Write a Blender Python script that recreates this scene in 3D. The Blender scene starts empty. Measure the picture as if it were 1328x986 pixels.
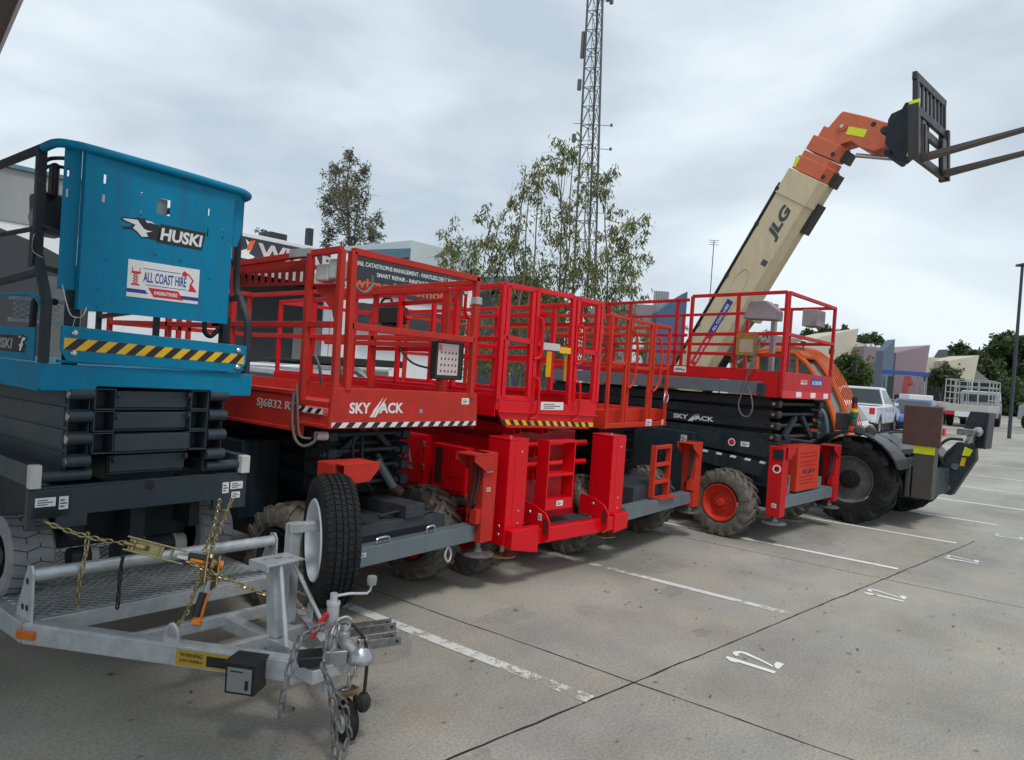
import bpy, math, random
from mathutils import Vector, Matrix
R = math.radians
PI = math.pi
random.seed(7)
scene = bpy.context.scene
col = scene.collection

# ------------------------------------------------------------------ camera
AZ, PITCH, ROLL, CH, FPX = R(36.8), R(-0.8), R(3.9), 1.85, 917.0
cF = Vector((math.cos(AZ)*math.cos(PITCH), math.sin(AZ)*math.cos(PITCH), math.sin(PITCH)))
cR0 = Vector((math.sin(AZ), -math.cos(AZ), 0))
cU0 = cR0.cross(cF)
cR = cR0*math.cos(ROLL) + cU0*math.sin(ROLL)
cU = -cR0*math.sin(ROLL) + cU0*math.cos(ROLL)
CP = Vector((0, 0, CH))
cam_data = bpy.data.cameras.new('camera')
cam = bpy.data.objects.new('camera', cam_data)
col.objects.link(cam)
m = Matrix((cR, cU, -cF)).transposed().to_4x4()
m.translation = CP
cam.matrix_world = m
cam_data.sensor_width = 36
cam_data.sensor_fit = 'HORIZONTAL'
cam_data.lens = FPX/1328*36
cam_data.clip_end = 3000
cam_data.clip_start = .05
scene.camera = cam

def at(px, py, depth):
    """a point of the place seen in direction (px,py), depth metres along the view"""
    return CP + (cF + cR*((px-664)/FPX) - cU*((py-493)/FPX))*depth

# ------------------------------------------------------------------ world (overcast)
SUN_EL, SUN_AZ = R(60), R(-125)       # sun azimuth measured from +X, counter-clockwise
w = bpy.data.worlds.new('World'); scene.world = w; w.use_nodes = True
nt = w.node_tree; N = nt.nodes; L = nt.links
for n in list(N): N.remove(n)
out = N.new('ShaderNodeOutputWorld'); bg = N.new('ShaderNodeBackground'); bg.inputs[1].default_value = .1
sky = N.new('ShaderNodeTexSky'); sky.sky_type = 'NISHITA'; sky.sun_disc = False
sky.sun_elevation = SUN_EL; sky.sun_rotation = R(90) - SUN_AZ
sky.air_density = 1.2; sky.dust_density = 2.0
tc = N.new('ShaderNodeTexCoord'); mp = N.new('ShaderNodeMapping'); mp.inputs['Scale'].default_value = (1.0, 1.0, 2.6)
L.new(tc.outputs['Generated'], mp.inputs[0])
nz = N.new('ShaderNodeTexNoise'); nz.inputs['Scale'].default_value = 2.1; nz.inputs['Detail'].default_value = 6; nz.inputs['Roughness'].default_value = .5
nz.inputs['Distortion'].default_value = .3
L.new(mp.outputs[0], nz.inputs['Vector'])
rp = N.new('ShaderNodeValToRGB')
rp.color_ramp.elements[0].position = .37; rp.color_ramp.elements[0].color = (.44, .515, .585, 1)
rp.color_ramp.elements[1].position = .64; rp.color_ramp.elements[1].color = (.72, .79, .84, 1)
L.new(nz.outputs['Fac'], rp.inputs[0])
sc = N.new('ShaderNodeVectorMath'); sc.operation = 'SCALE'; sc.inputs[3].default_value = 10.0
L.new(rp.outputs[0], sc.inputs[0])
mx = N.new('ShaderNodeMix'); mx.data_type = 'RGBA'; mx.inputs[0].default_value = .93
L.new(sky.outputs[0], mx.inputs[6]); L.new(sc.outputs[0], mx.inputs[7])
L.new(mx.outputs[2], bg.inputs[0]); L.new(bg.outputs[0], out.inputs[0])
sd = bpy.data.lights.new('sun', 'SUN'); sd.energy = 1.3; sd.angle = R(12); sd.color = (1, .97, .92)
so = bpy.data.objects.new('sun', sd); col.objects.link(so)
sdir = Vector((math.cos(SUN_EL)*math.cos(SUN_AZ), math.cos(SUN_EL)*math.sin(SUN_AZ), math.sin(SUN_EL)))
so.rotation_euler = sdir.to_track_quat('Z', 'Y').to_euler()
scene.view_settings.view_transform = 'Standard'
scene.view_settings.look = 'None'
scene.view_settings.gamma = 1
scene.view_settings.exposure = 0.34
scene.view_settings.use_curve_mapping = False

# ------------------------------------------------------------------ materials
MATS = {}
def mat(name, c, rough=.5, metal=0, var=.12, scale=6, dirt=0, dirtc=(.09, .075, .06), bump=0, bscale=60, coat=0, spec=.5, alpha=None):
    if name in MATS: return MATS[name]
    M = bpy.data.materials.new(name); M.use_nodes = True
    nt = M.node_tree; N = nt.nodes; L = nt.links
    b = N['Principled BSDF']
    b.inputs['Roughness'].default_value = rough; b.inputs['Metallic'].default_value = metal
    b.inputs['Coat Weight'].default_value = coat; b.inputs['Coat Roughness'].default_value = .15
    b.inputs['Specular IOR Level'].default_value = spec
    tc = N.new('ShaderNodeTexCoord')
    n1 = N.new('ShaderNodeTexNoise'); n1.inputs['Scale'].default_value = scale; n1.inputs['Detail'].default_value = 7; n1.inputs['Roughness'].default_value = .62
    L.new(tc.outputs['Object'], n1.inputs['Vector'])
    r1 = N.new('ShaderNodeValToRGB')
    r1.color_ramp.elements[0].position = .3; r1.color_ramp.elements[1].position = .7
    r1.color_ramp.elements[0].color = tuple(x*(1-var) for x in c)+(1,)
    r1.color_ramp.elements[1].color = tuple(min(1, x*(1+var)) for x in c)+(1,)
    L.new(n1.outputs['Fac'], r1.inputs[0]); last = r1.outputs[0]
    rr = N.new('ShaderNodeMapRange'); rr.inputs[1].default_value = .3; rr.inputs[2].default_value = .7
    rr.inputs[3].default_value = max(.02, rough-.08); rr.inputs[4].default_value = min(1, rough+.12)
    L.new(n1.outputs['Fac'], rr.inputs[0]); L.new(rr.outputs[0], b.inputs['Roughness'])
    if dirt:
        n2 = N.new('ShaderNodeTexNoise'); n2.inputs['Scale'].default_value = scale*2.3; n2.inputs['Detail'].default_value = 9; n2.inputs['Roughness'].default_value = .7
        L.new(tc.outputs['Object'], n2.inputs['Vector'])
        r2 = N.new('ShaderNodeValToRGB'); r2.color_ramp.elements[0].position = .52-.1*dirt; r2.color_ramp.elements[1].position = .78
        r2.color_ramp.elements[0].color = (0, 0, 0, 1); r2.color_ramp.elements[1].color = (min(1, dirt),)*3+(1,)
        L.new(n2.outputs['Fac'], r2.inputs[0])
        mx = N.new('ShaderNodeMix'); mx.data_type = 'RGBA'
        L.new(r2.outputs[0], mx.inputs[0]); L.new(last, mx.inputs[6]); mx.inputs[7].default_value = dirtc+(1,)
        last = mx.outputs[2]
    if dirt and 'paint' in name:
        mp = N.new('ShaderNodeMapping'); mp.inputs['Scale'].default_value = (18, 18, 1.3); L.new(tc.outputs['Object'], mp.inputs[0])
        n4 = N.new('ShaderNodeTexNoise'); n4.inputs['Scale'].default_value = 1.0; n4.inputs['Detail'].default_value = 5; L.new(mp.outputs[0], n4.inputs['Vector'])
        r4 = N.new('ShaderNodeValToRGB'); r4.color_ramp.elements[0].position = .52; r4.color_ramp.elements[1].position = .75; r4.color_ramp.elements[0].color = (0,0,0,1); r4.color_ramp.elements[1].color = (min(1, dirt*.9),)*3+(1,)
        L.new(n4.outputs['Fac'], r4.inputs[0]); m4 = N.new('ShaderNodeMix'); m4.data_type = 'RGBA'; L.new(r4.outputs[0], m4.inputs[0]); L.new(last, m4.inputs[6]); m4.inputs[7].default_value = tuple(.5*x+.03 for x in dirtc)+(1,); last = m4.outputs[2]
        n5 = N.new('ShaderNodeTexNoise'); n5.inputs['Scale'].default_value = 38; n5.inputs['Detail'].default_value = 4; n5.inputs['Roughness'].default_value = .75; L.new(tc.outputs['Object'], n5.inputs['Vector'])
        r5 = N.new('ShaderNodeValToRGB'); r5.color_ramp.elements[0].position = .68-.05*dirt; r5.color_ramp.elements[1].position = .71-.05*dirt; r5.color_ramp.elements[0].color = (0,0,0,1); r5.color_ramp.elements[1].color = (.8,.8,.8,1)
        L.new(n5.outputs['Fac'], r5.inputs[0]); m5 = N.new('ShaderNodeMix'); m5.data_type = 'RGBA'; L.new(r5.outputs[0], m5.inputs[0]); L.new(last, m5.inputs[6]); m5.inputs[7].default_value = (.10,.085,.075,1); last = m5.outputs[2]
    L.new(last, b.inputs['Base Color'])
    if not bump and 'paint' in name:
        nb = N.new('ShaderNodeTexNoise'); nb.inputs['Scale'].default_value = 2.2; nb.inputs['Detail'].default_value = 3; L.new(tc.outputs['Object'], nb.inputs['Vector'])
        bb_ = N.new('ShaderNodeBump'); bb_.inputs['Strength'].default_value = .35; bb_.inputs['Distance'].default_value = .02; L.new(nb.outputs['Fac'], bb_.inputs['Height']); L.new(bb_.outputs[0], b.inputs['Normal'])
    if bump:
        n3 = N.new('ShaderNodeTexNoise'); n3.inputs['Scale'].default_value = bscale; n3.inputs['Detail'].default_value = 5
        L.new(tc.outputs['Object'], n3.inputs['Vector'])
        bp = N.new('ShaderNodeBump'); bp.inputs['Strength'].default_value = bump; bp.inputs['Distance'].default_value = .01
        L.new(n3.outputs['Fac'], bp.inputs['Height']); L.new(bp.outputs[0], b.inputs['Normal'])
    if alpha is not None: b.inputs['Alpha'].default_value = alpha
    M.diffuse_color = c+(1,)
    MATS[name] = M
    return M

BLUE = mat('blue_paint', (.0, .205, .37), .5, var=.07, scale=3, dirt=.35, dirtc=(.01, .13, .22), spec=.2)
NAVY = mat('charcoal_paint', (.016, .026, .034), .48, spec=.25, var=.15, scale=4, dirt=.4, dirtc=(.07, .07, .07))
DGREY = mat('dark_grey_paint', (.034, .042, .050), .5, spec=.25, var=.15, scale=4, dirt=.4, dirtc=(.1, .095, .09))
MGREY = mat('mid_grey_paint', (.115, .15, .17), .45, var=.12, scale=4, dirt=.45, dirtc=(.16, .15, .14))
RED1 = mat('faded_orange_red_paint', (.50, .027, .017), .55, spec=.25, var=.14, scale=5, dirt=.4, dirtc=(.20, .045, .03))
RED2 = mat('bright_red_paint', (.66, .0, .008), .40, spec=.25, var=.06, scale=3, dirt=.15, dirtc=(.3, .01, .01), coat=.25)
RED3 = mat('orange_red_paint', (.56, .036, .016), .5, spec=.25, var=.12, scale=5, dirt=.35, dirtc=(.22, .04, .03))
RED4 = mat('signal_red_paint', (.50, .006, .008), .48, spec=.25, var=.1, scale=5, dirt=.3, dirtc=(.2, .02, .02))
GALV = mat('galvanised_steel', (.50, .53, .55), .38, metal=.4, var=.16, scale=14, dirt=.3, dirtc=(.25, .26, .27), bump=.12)
STEEL = mat('bright_steel', (.55, .55, .54), .3, metal=.9, var=.15, scale=20)
CASTM = mat('silver_cast_metal', (.36, .37, .38), .35, metal=.7, var=.15, scale=30, bump=.1)
RUBBER = mat('black_rubber', (.014, .014, .015), .8, spec=.25, var=.3, scale=8, dirt=.35, dirtc=(.07, .065, .06), bump=.2)
RTTYRE = mat('dusty_lugged_tyre', (.095, .085, .073), .88, var=.3, scale=7, dirt=.8, dirtc=(.235, .21, .175), bump=.3)
GTYRE = mat('grey_nonmarking_tyre', (.25, .26, .27), .75, var=.15, scale=9, dirt=.5, dirtc=(.15, .145, .14), bump=.15)
BLACK = mat('black_plastic', (.012, .012, .013), .45, var=.2, scale=10)
WHITE = mat('white_sticker', (.74, .74, .74), .45, var=.04, scale=8, dirt=.15, dirtc=(.4, .4, .4))
OFFW = mat('weathered_white_plastic', (.55, .54, .52), .5, var=.12, scale=8, dirt=.5, dirtc=(.3, .28, .25))
YEL = mat('yellow_tape', (.80, .47, .008), .42, var=.08, scale=8, dirt=.2)
FLUO = mat('fluorescent_yellow_tape', (.72, .80, .02), .4, var=.05, scale=8)
SBLUE = mat('sign_blue', (.015, .035, .26), .45, var=.05)
SRED = mat('sign_red', (.60, .012, .02), .45, var=.05)
ORANGE = mat('orange_paint', (.80, .125, .008), .4, var=.08, scale=4, dirt=.2, dirtc=(.4, .08, .02), coat=.2)
JORANGE = mat('faded_orange_boom_paint', (.60, .135, .055), .48, var=.1, scale=4, dirt=.25, dirtc=(.35, .1, .05))
SAND = mat('sand_boom_paint', (.60, .51, .33), .45, var=.06, scale=2, dirt=.22, dirtc=(.3, .24, .14))
HANDLE = mat('orange_rubber', (.80, .24, .01), .5, var=.05)
GCHAIN = mat('gold_zinc_chain', (.38, .32, .16), .32, metal=.8, var=.3, scale=40)
CHAINM = mat('dull_steel_chain', (.20,.20,.20), .42, metal=.7, var=.3, scale=30)
SCP = mat('dark_scissor_shade_paint', (.017, .023, .029), .5, spec=.3, var=.2, scale=5, dirt=.35, dirtc=(.06, .06, .06))  # scissor colour, also used to colour in shade on a chassis and rim
SLATE = mat('slate_blue_grey_paint', (.030, .046, .058), .42, spec=.4, var=.12, scale=4, dirt=.3, dirtc=(.07, .075, .08))
BROWN = mat('rusty_brown_steel', (.085, .042, .033), .75, var=.25, scale=8, dirt=.5, dirtc=(.16, .07, .04), bump=.15)
GLASS = mat('dark_glass', (.03, .045, .05), .06, var=.1, spec=.8)
TGLASS = mat('green_tinted_glass', (.06, .10, .095), .08, var=.1, spec=.8)
CREAM = mat('cream_render', (.52, .48, .385), .85, var=.06, scale=.6, bump=.05)
MAUVE = mat('mauve_render', (.27, .205, .225), .85, var=.06, scale=.6, bump=.05)
FINB = mat('slate_blue_cladding', (.105, .150, .205), .6, var=.08, scale=.6)
WALLW = mat('white_painted_wall', (.80, .82, .84), .7, var=.04, scale=.7, dirt=.1, dirtc=(.45, .46, .47))
CHAR = mat('charcoal_cladding', (.042, .045, .050), .6, var=.1, scale=1.5)
SHUT = mat('grey_roller_door', (.17, .175, .17), .55, var=.06, scale=2)
PALE = mat('pale_green_grey_cladding', (.50, .56, .545), .6, var=.04, scale=1)
SIGNB = mat('dark_sign_board', (.028, .040, .052), .5, var=.08, scale=2)
SIGNO = mat('sign_orange', (.75, .13, .03), .5)
CARW = mat('white_car_paint', (.72, .74, .76), .22, var=.03, coat=.6)
CARB = mat('blue_car_paint', (.012, .05, .22), .22, var=.05, coat=.6)
CARS = mat('silver_car_paint', (.40, .42, .44), .28, metal=.3, var=.04, coat=.5)
ALLOY = mat('alloy_wheel', (.35, .35, .36), .3, metal=.8, var=.1)
BARK = mat('grey_brown_bark', (.16, .135, .115), .9, var=.3, scale=12, bump=.3)
FENCEM = mat('black_mesh_panel', (.010, .010, .012), .8, var=.1)
AMBER = mat('amber_lens', (.55, .14, .01), .25, var=.05)
PAINTW = None

# ------------------------------------------------------------------ mesh builder
class MB:
    def __init__(s): s.v = []; s.f = []; s.mi = []; s.m = 0; s.pc = []
    def add(s, vs, fs):
        o = len(s.v); s.v += [tuple(v) for v in vs]; s.pc.append((o, len(s.v), len(s.f), len(s.f)+len(fs)))
        for f in fs: s.f.append(tuple(i+o for i in f)); s.mi.append(s.m)
        return s
    def box(s, a, b):
        x0, y0, z0 = a; x1, y1, z1 = b
        return s.add([(x0,y0,z0),(x1,y0,z0),(x1,y1,z0),(x0,y1,z0),(x0,y0,z1),(x1,y0,z1),(x1,y1,z1),(x0,y1,z1)],
              [(0,3,2,1),(4,5,6,7),(0,1,5,4),(1,2,6,5),(2,3,7,6),(3,0,4,7)])
    def frame(s, p, q, up=(0,0,1)):
        d = (Vector(q)-Vector(p)); l = d.length; d.normalize(); up = Vector(up)
        if abs(d.dot(up)) > .98: up = Vector((1,0,0)) if abs(d.x) < .9 else Vector((0,1,0))
        a = d.cross(up).normalized(); b = a.cross(d).normalized()
        return d, a, b, l
    def beam(s, p, q, w, h, up=(0,0,1)):
        d, a, b, l = s.frame(p, q, up); p = Vector(p); q = Vector(q); vs = []
        for e in (p, q):
            for i, j in ((-1,-1),(1,-1),(1,1),(-1,1)): vs.append(e+a*(i*w/2)+b*(j*h/2))
        return s.add(vs, [(0,1,2,3),(7,6,5,4),(0,4,5,1),(1,5,6,2),(2,6,7,3),(3,7,4,0)])
    def hbeam(s, p, q, w, h, t=.006, up=(0,0,1)):
        """hollow rectangular tube with open ends"""
        d, a, b, l = s.frame(p, q, up); p = Vector(p); q = Vector(q)
        for (c, ww, hh) in ((b*(h/2-t/2), w, t), (-b*(h/2-t/2), w, t), (a*(w/2-t/2), t, h-2*t), (-a*(w/2-t/2), t, h-2*t)):
            s.beam(p+c, q+c, ww, hh, up)
        mid = p+d*min(.12, l*.3)
        s.beam(mid, mid+d*.01, w-2*t, h-2*t, up)
        mid = q-d*min(.12, l*.3)
        return s.beam(mid, mid-d*.01, w-2*t, h-2*t, up)
    def tube(s, p, q, r, n=12, r2=None):
        r2 = r if r2 is None else r2
        d, a, b, l = s.frame(p, q); p = Vector(p); q = Vector(q); vs = []
        for e, rr in ((p, r), (q, r2)):
            for i in range(n): t = 2*PI*i/n; vs.append(e+a*(rr*math.cos(t))+b*(rr*math.sin(t)))
        fs = [(i, (i+1)%n, n+(i+1)%n, n+i) for i in range(n)]+[tuple(range(n))[::-1], tuple(range(n, 2*n))]
        return s.add(vs, fs)
    def path(s, pts, r, n=8, smooth=True, closed=False, taper=None):
        P = [Vector(p) for p in pts]
        if smooth and len(P) > 2:
            Q = []; m_ = len(P)
            rng = range(m_) if closed else range(m_-1)
            for i in rng:
                p0 = P[(i-1) % m_] if closed or i > 0 else P[0]; p1 = P[i]; p2 = P[(i+1) % m_]; p3 = P[(i+2) % m_] if closed or i+2 < m_ else P[-1]
                for k in range(6):
                    t = k/6; Q.append(.5*((2*p1)+(p2-p0)*t+(2*p0-5*p1+4*p2-p3)*t*t+(3*p1-p0-3*p2+p3)*t**3))
            if not closed: Q.append(P[-1])
            P = Q
        m_ = len(P); a = None; rings = []
        for i, p in enumerate(P):
            if closed: d = P[(i+1) % m_]-P[i-1]
            else: d = P[min(i+1, m_-1)]-P[max(i-1, 0)]
            if d.length < 1e-9: d = Vector((0,0,1))
            d.normalize()
            if a is None:
                u = Vector((0,0,1)) if abs(d.z) < .9 else Vector((1,0,0)); a = d.cross(u).normalized()
            else:
                a = (a-d*a.dot(d)); a = a.normalized() if a.length > 1e-6 else d.orthogonal().normalized()
            b = d.cross(a)
            rr = r if taper is None else r+(taper-r)*i/(m_-1)
            rings.append([p+a*(rr*math.cos(2*PI*k/n))+b*(rr*math.sin(2*PI*k/n)) for k in range(n)])
        vs = [v for rg in rings for v in rg]; fs = []
        for i in range(m_ if closed else m_-1):
            j = (i+1) % m_
            for k in range(n): fs.append((i*n+k, i*n+(k+1)%n, j*n+(k+1)%n, j*n+k))
        if not closed: fs += [tuple(range(n))[::-1], tuple(range((m_-1)*n, m_*n))]
        return s.add(vs, fs)
    def prism(s, pts, axis, a, b):
        """2-D outline extruded along axis from a to b; axis 0: pts=(y,z), 1: pts=(x,z), 2: pts=(x,y)"""
        n = len(pts)
        def P(p, t): return (t, p[0], p[1]) if axis == 0 else (p[0], t, p[1]) if axis == 1 else (p[0], p[1], t)
        vs = [P(p, a) for p in pts]+[P(p, b) for p in pts]
        fs = [tuple(range(n))[::-1], tuple(range(n, 2*n))]+[(i, (i+1)%n, n+(i+1)%n, n+i) for i in range(n)]
        return s.add(vs, fs)
    def lathe(s, c, axis, prof, n=32):
        """prof: (offset along axis, radius)"""
        c = Vector(c); ax = Vector(axis).normalized(); a = ax.orthogonal().normalized(); b = ax.cross(a)
        vs = []; m_ = len(prof)
        for (h, r) in prof:
            for k in range(n): t = 2*PI*k/n; vs.append(c+ax*h+a*(r*math.cos(t))+b*(r*math.sin(t)))
        fs = []
        for i in range(m_-1):
            for k in range(n): fs.append((i*n+k, i*n+(k+1)%n, (i+1)*n+(k+1)%n, (i+1)*n+k))
        if prof[0][1] < .004: fs.append(tuple(range(n))[::-1])
        if prof[-1][1] < .004: fs.append(tuple(range((m_-1)*n, m_*n)))
        return s.add(vs, fs)
    def obox(s, c, X, Y, Z):
        c, X, Y, Z = Vector(c), Vector(X), Vector(Y), Vector(Z); vs = []
        for k in (-1, 1):
            for i, j in ((-1,-1),(1,-1),(1,1),(-1,1)): vs.append(c+X*i+Y*j+Z*k)
        return s.add(vs, [(0,3,2,1),(4,5,6,7),(0,1,5,4),(1,2,6,5),(2,3,7,6),(3,0,4,7)])
    def grid_plate(s, us, vs_, holes, fn, t):
        """plate split into cells, cells inside holes left out. fn(u,v,t)->point"""
        U = sorted(set(us)|{h[0] for h in holes}|{h[1] for h in holes}); V = sorted(set(vs_)|{h[2] for h in holes}|{h[3] for h in holes})
        ok = lambda i, j: 0 <= i < len(U)-1 and 0 <= j < len(V)-1 and not any(h[0] < (U[i]+U[i+1])/2 < h[1] and h[2] < (V[j]+V[j+1])/2 < h[3] for h in holes)
        idx = {}; vs = []; fs = []
        def vid(i, j, k):
            if (i,j,k) not in idx: idx[(i,j,k)] = len(vs); vs.append(fn(U[i], V[j], t*k))
            return idx[(i,j,k)]
        for i in range(len(U)-1):
            for j in range(len(V)-1):
                if not ok(i, j): continue
                a, b, c, d = (i,j), (i+1,j), (i+1,j+1), (i,j+1)
                fs.append(tuple(vid(*p, 0) for p in (a,d,c,b))); fs.append(tuple(vid(*p, 1) for p in (a,b,c,d)))
                for (p, q, ni, nj) in ((a,b,i,j-1),(b,c,i+1,j),(c,d,i,j+1),(d,a,i-1,j)):
                    if not ok(ni, nj): fs.append((vid(*p,0), vid(*q,0), vid(*q,1), vid(*p,1)))
        s.add(vs, fs)
        return s
    def clusters(s, tol=.006):
        """pieces that touch each other belong together"""
        bb = []
        for a, b, c, d in s.pc:
            xs, ys, zs = zip(*s.v[a:b]); bb.append((min(xs)-tol,max(xs)+tol,min(ys)-tol,max(ys)+tol,min(zs)-tol,max(zs)+tol))
        n = len(bb); par = list(range(n))
        def find(i):
            while par[i] != i: par[i] = par[par[i]]; i = par[i]
            return i
        for i in range(n):
            for j in range(i+1, n):
                A, B = bb[i], bb[j]
                if A[0] < B[1] and B[0] < A[1] and A[2] < B[3] and B[2] < A[3] and A[4] < B[5] and B[4] < A[5]: par[find(i)] = find(j)
        g = {}
        for i in range(n): g.setdefault(find(i), []).append(i)
        return list(g.values())
    def build(s, name, m, parent=None, bevel=.003, loc=None, rot=None, smooth=True, split=True):
        if split and parent is not None and 1 < len(s.pc) <= 90:
            cl = s.clusters()
            if len(cl) > 1:
                first = None
                for c in cl:
                    q = MB()
                    for i in c:
                        a, b, f0, f1 = s.pc[i]; q.m = s.mi[f0]
                        k = len(q.v); q.v += s.v[a:b]; q.pc.append((k, len(q.v), len(q.f), len(q.f)+f1-f0))
                        for f, mi in zip(s.f[f0:f1], s.mi[f0:f1]): q.f.append(tuple(v-a+k for v in f)); q.mi.append(mi)
                    o = q.build(name, m, parent, bevel, loc, rot, smooth, False); first = first or o
                return first
        me = bpy.data.meshes.new(name); me.from_pydata(s.v, [], s.f)
        ms = m if isinstance(m, (list, tuple)) else [m]
        for x in ms: me.materials.append(x)
        if len(ms) > 1: me.polygons.foreach_set('material_index', s.mi)
        me.update()
        if smooth:
            me.shade_smooth(); me.set_sharp_from_angle(angle=R(34))
        o = bpy.data.objects.new(name, me); col.objects.link(o)
        if parent: o.parent = parent
        if loc: o.location = loc
        if rot: o.rotation_euler = rot
        if bevel:
            b = o.modifiers.new('bevel', 'BEVEL'); b.width = bevel; b.segments = 2; b.limit_method = 'ANGLE'; b.angle_limit = R(50); b.harden_normals = True
        return o

def tag(o, label=None, cat=None, group=None, kind=None):
    if label: o['label'] = label
    if cat: o['category'] = cat
    if group: o['group'] = group
    if kind: o['kind'] = kind
    return o
def thing(name, label, cat, loc=(0,0,0), rz=0, group=None, scale=1):
    o = bpy.data.objects.new(name, None); col.objects.link(o); o.empty_display_size = .2
    o.location = loc; o.rotation_euler = (0,0,R(rz)); o.scale = (scale,)*3
    return tag(o, label, cat, group)
def copy_tree(o, parent=None, loc=None):
    c = o.copy(); col.objects.link(c); c.parent = parent
    for ch in list(o.children): copy_tree(ch, c)
    if loc: c.location = loc
    return c

def text_mesh(body, o, xd, yd, width, height, depth=.0015, bold=0.0, shear=0.0, space=1.0):
    """letters fitted into width x height, lower left corner o, reading along xd, up yd; returns (verts, faces)"""
    cu = bpy.data.curves.new('lettering', 'FONT'); cu.body = body; cu.offset = bold; cu.shear = shear; cu.space_character = space
    cu.resolution_u = 3; cu.extrude = 0.5
    ob = bpy.data.objects.new('lettering', cu); col.objects.link(ob)
    dg = bpy.context.evaluated_depsgraph_get(); dg.update()
    me = bpy.data.meshes.new_from_object(ob.evaluated_get(dg))
    vs = [v.co.copy() for v in me.vertices]; fs = [tuple(p.vertices) for p in me.polygons]
    bpy.data.objects.remove(ob); bpy.data.curves.remove(cu); bpy.data.meshes.remove(me)
    x0 = min(v.x for v in vs); x1 = max(v.x for v in vs); y0 = min(v.y for v in vs); y1 = max(v.y for v in vs)
    o = Vector(o); xd = Vector(xd).normalized(); yd = Vector(yd).normalized(); nd = xd.cross(yd)
    return [o+xd*((v.x-x0)/(x1-x0)*width)+yd*((v.y-y0)/(y1-y0)*height)+nd*(depth if v.z > 0 else 0) for v in vs], fs
def lettering(parent, body, o, xd, yd, width, height, m, name='lettering', **k):
    mb = MB(); mb.add(*text_mesh(body, o, xd, yd, width, height, **k))
    return mb.build(name, m, parent, bevel=0, smooth=False)
def flat(mb, o, xd, yd, pts, t=.0015):
    """thin sticker outline in the plane (xd,yd)"""
    o = Vector(o); xd = Vector(xd).normalized(); yd = Vector(yd).normalized(); nd = xd.cross(yd); n = len(pts)
    vs = [o+xd*p[0]+yd*p[1] for p in pts]; vs += [v+nd*t for v in vs]
    return mb.add(vs, [tuple(range(n))[::-1], tuple(range(n, 2*n))]+[(i, (i+1)%n, n+(i+1)%n, n+i) for i in range(n)])
def sticker(parent, o, xd, yd, w_, h_, m=None, lines=True, name='sticker', frame=None):
    mb = MB(); flat(mb, o, xd, yd, [(0,0),(w_,0),(w_,h_),(0,h_)], .001)
    nd = Vector(xd).normalized().cross(Vector(yd).normalized()); mb.m = 1
    if lines:
        oo = Vector(o)+nd*.001; k = 3
        for i in range(k):
            y = h_*(.18+.24*i); e = w_*(.85 if i % 2 else .6)
            flat(mb, oo, xd, yd, [(w_*.12,y),(e,y),(e,y+h_*.1),(w_*.12,y+h_*.1)], .0006)
    return mb.build(name, [m or WHITE, BLACK], parent, bevel=0, smooth=False)
def hazard(parent, o, xd, yd, length, h, n, ma, mb_, slant=1.0, name='hazard_strip'):
    mb = MB(); flat(mb, o, xd, yd, [(0,0),(length,0),(length,h),(0,h)], .001)
    mb.m = 1; nd = Vector(xd).normalized().cross(Vector(yd).normalized()); oo = Vector(o)+nd*.001; p = length/n
    for i in range(n):
        a = i*p; b = a+p*.5; s = h*slant
        pts = [(a,0),(min(b,length),0),(min(b+s,length),h),(min(a+s,length),h)]
        flat(mb, oo, xd, yd, pts, .0008)
    return mb.build(name, [ma, mb_], parent, bevel=0, smooth=False)
def hire_sign(parent, o, xd, yd, w_, h_):
    """white hire sign: blue words between two lines, red number ribbon, little red lift and boom emblem"""
    P = lambda u, v: Vector(o)+Vector(xd).normalized()*(u*w_)+Vector(yd).normalized()*(v*h_)
    nd = Vector(xd).normalized().cross(Vector(yd).normalized())
    mb = MB(); flat(mb, o, xd, yd, [(0,0),(w_,0),(w_,h_),(0,h_)], .002)
    s = mb.build('hire_sign', WHITE, parent, bevel=0, smooth=False)
    o2 = Vector(o)+nd*.002
    F = lambda mb, pts: flat(mb, o2, xd, yd, [(u*w_, v*h_) for u, v in pts], .0012)
    b = MB()
    F(b, [(0,.12),(.28,.12),(.24,.22),(0,.22)]); F(b, [(.76,.09),(1,.09),(1,.19),(.72,.19)])
    F(b, [(.2,.80),(.72,.80),(.72,.815),(.2,.815)]); F(b, [(.24,.36),(.82,.36),(.82,.375),(.24,.375)])
    b.add(*text_mesh('ALL COAST HIRE', P(.21,.44)+nd*.002, xd, yd, w_*.6, h_*.28, bold=.012))
    b.build('lettering', SBLUE, s, bevel=0, smooth=False)
    r = MB()
    F(r, [(.28,.30),(.70,.30),(.78,.06),(.36,.06)])
    for k in range(4):
        y = .36+k*.07
        F(r, [(.065,y),(.085,y),(.145,y+.07),(.125,y+.07)]); F(r, [(.125,y),(.145,y),(.085,y+.07),(.065,y+.07)])
    F(r, [(.05,.32),(.16,.32),(.16,.36),(.05,.36)]); F(r, [(.05,.64),(.17,.64),(.17,.70),(.05,.70)]); F(r, [(.055,.70),(.065,.70),(.065,.8),(.055,.8)]); F(r, [(.155,.70),(.165,.70),(.165,.8),(.155,.8)])
    F(r, [(.75,.74),(.81,.74),(.82,.80),(.80,.88),(.77,.9),(.74,.82)]); F(r, [(.81,.84),(.83,.85),(.92,.66),(.90,.65)]); F(r, [(.90,.68),(.92,.67),(.88,.5),(.86,.52)])
    F(r, [(.86,.54),(.90,.52),(.95,.40),(.97,.34),(.84,.34),(.86,.42)])
    r.build('emblem', SRED, s, bevel=0, smooth=False)
    t = MB(); t.add(*text_mesh('0408679000', P(.36,.12)+nd*.0035, xd, yd, w_*.33, h_*.11, bold=.015))
    t.build('lettering', WHITE, s, bevel=0, smooth=False)
    return s

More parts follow.
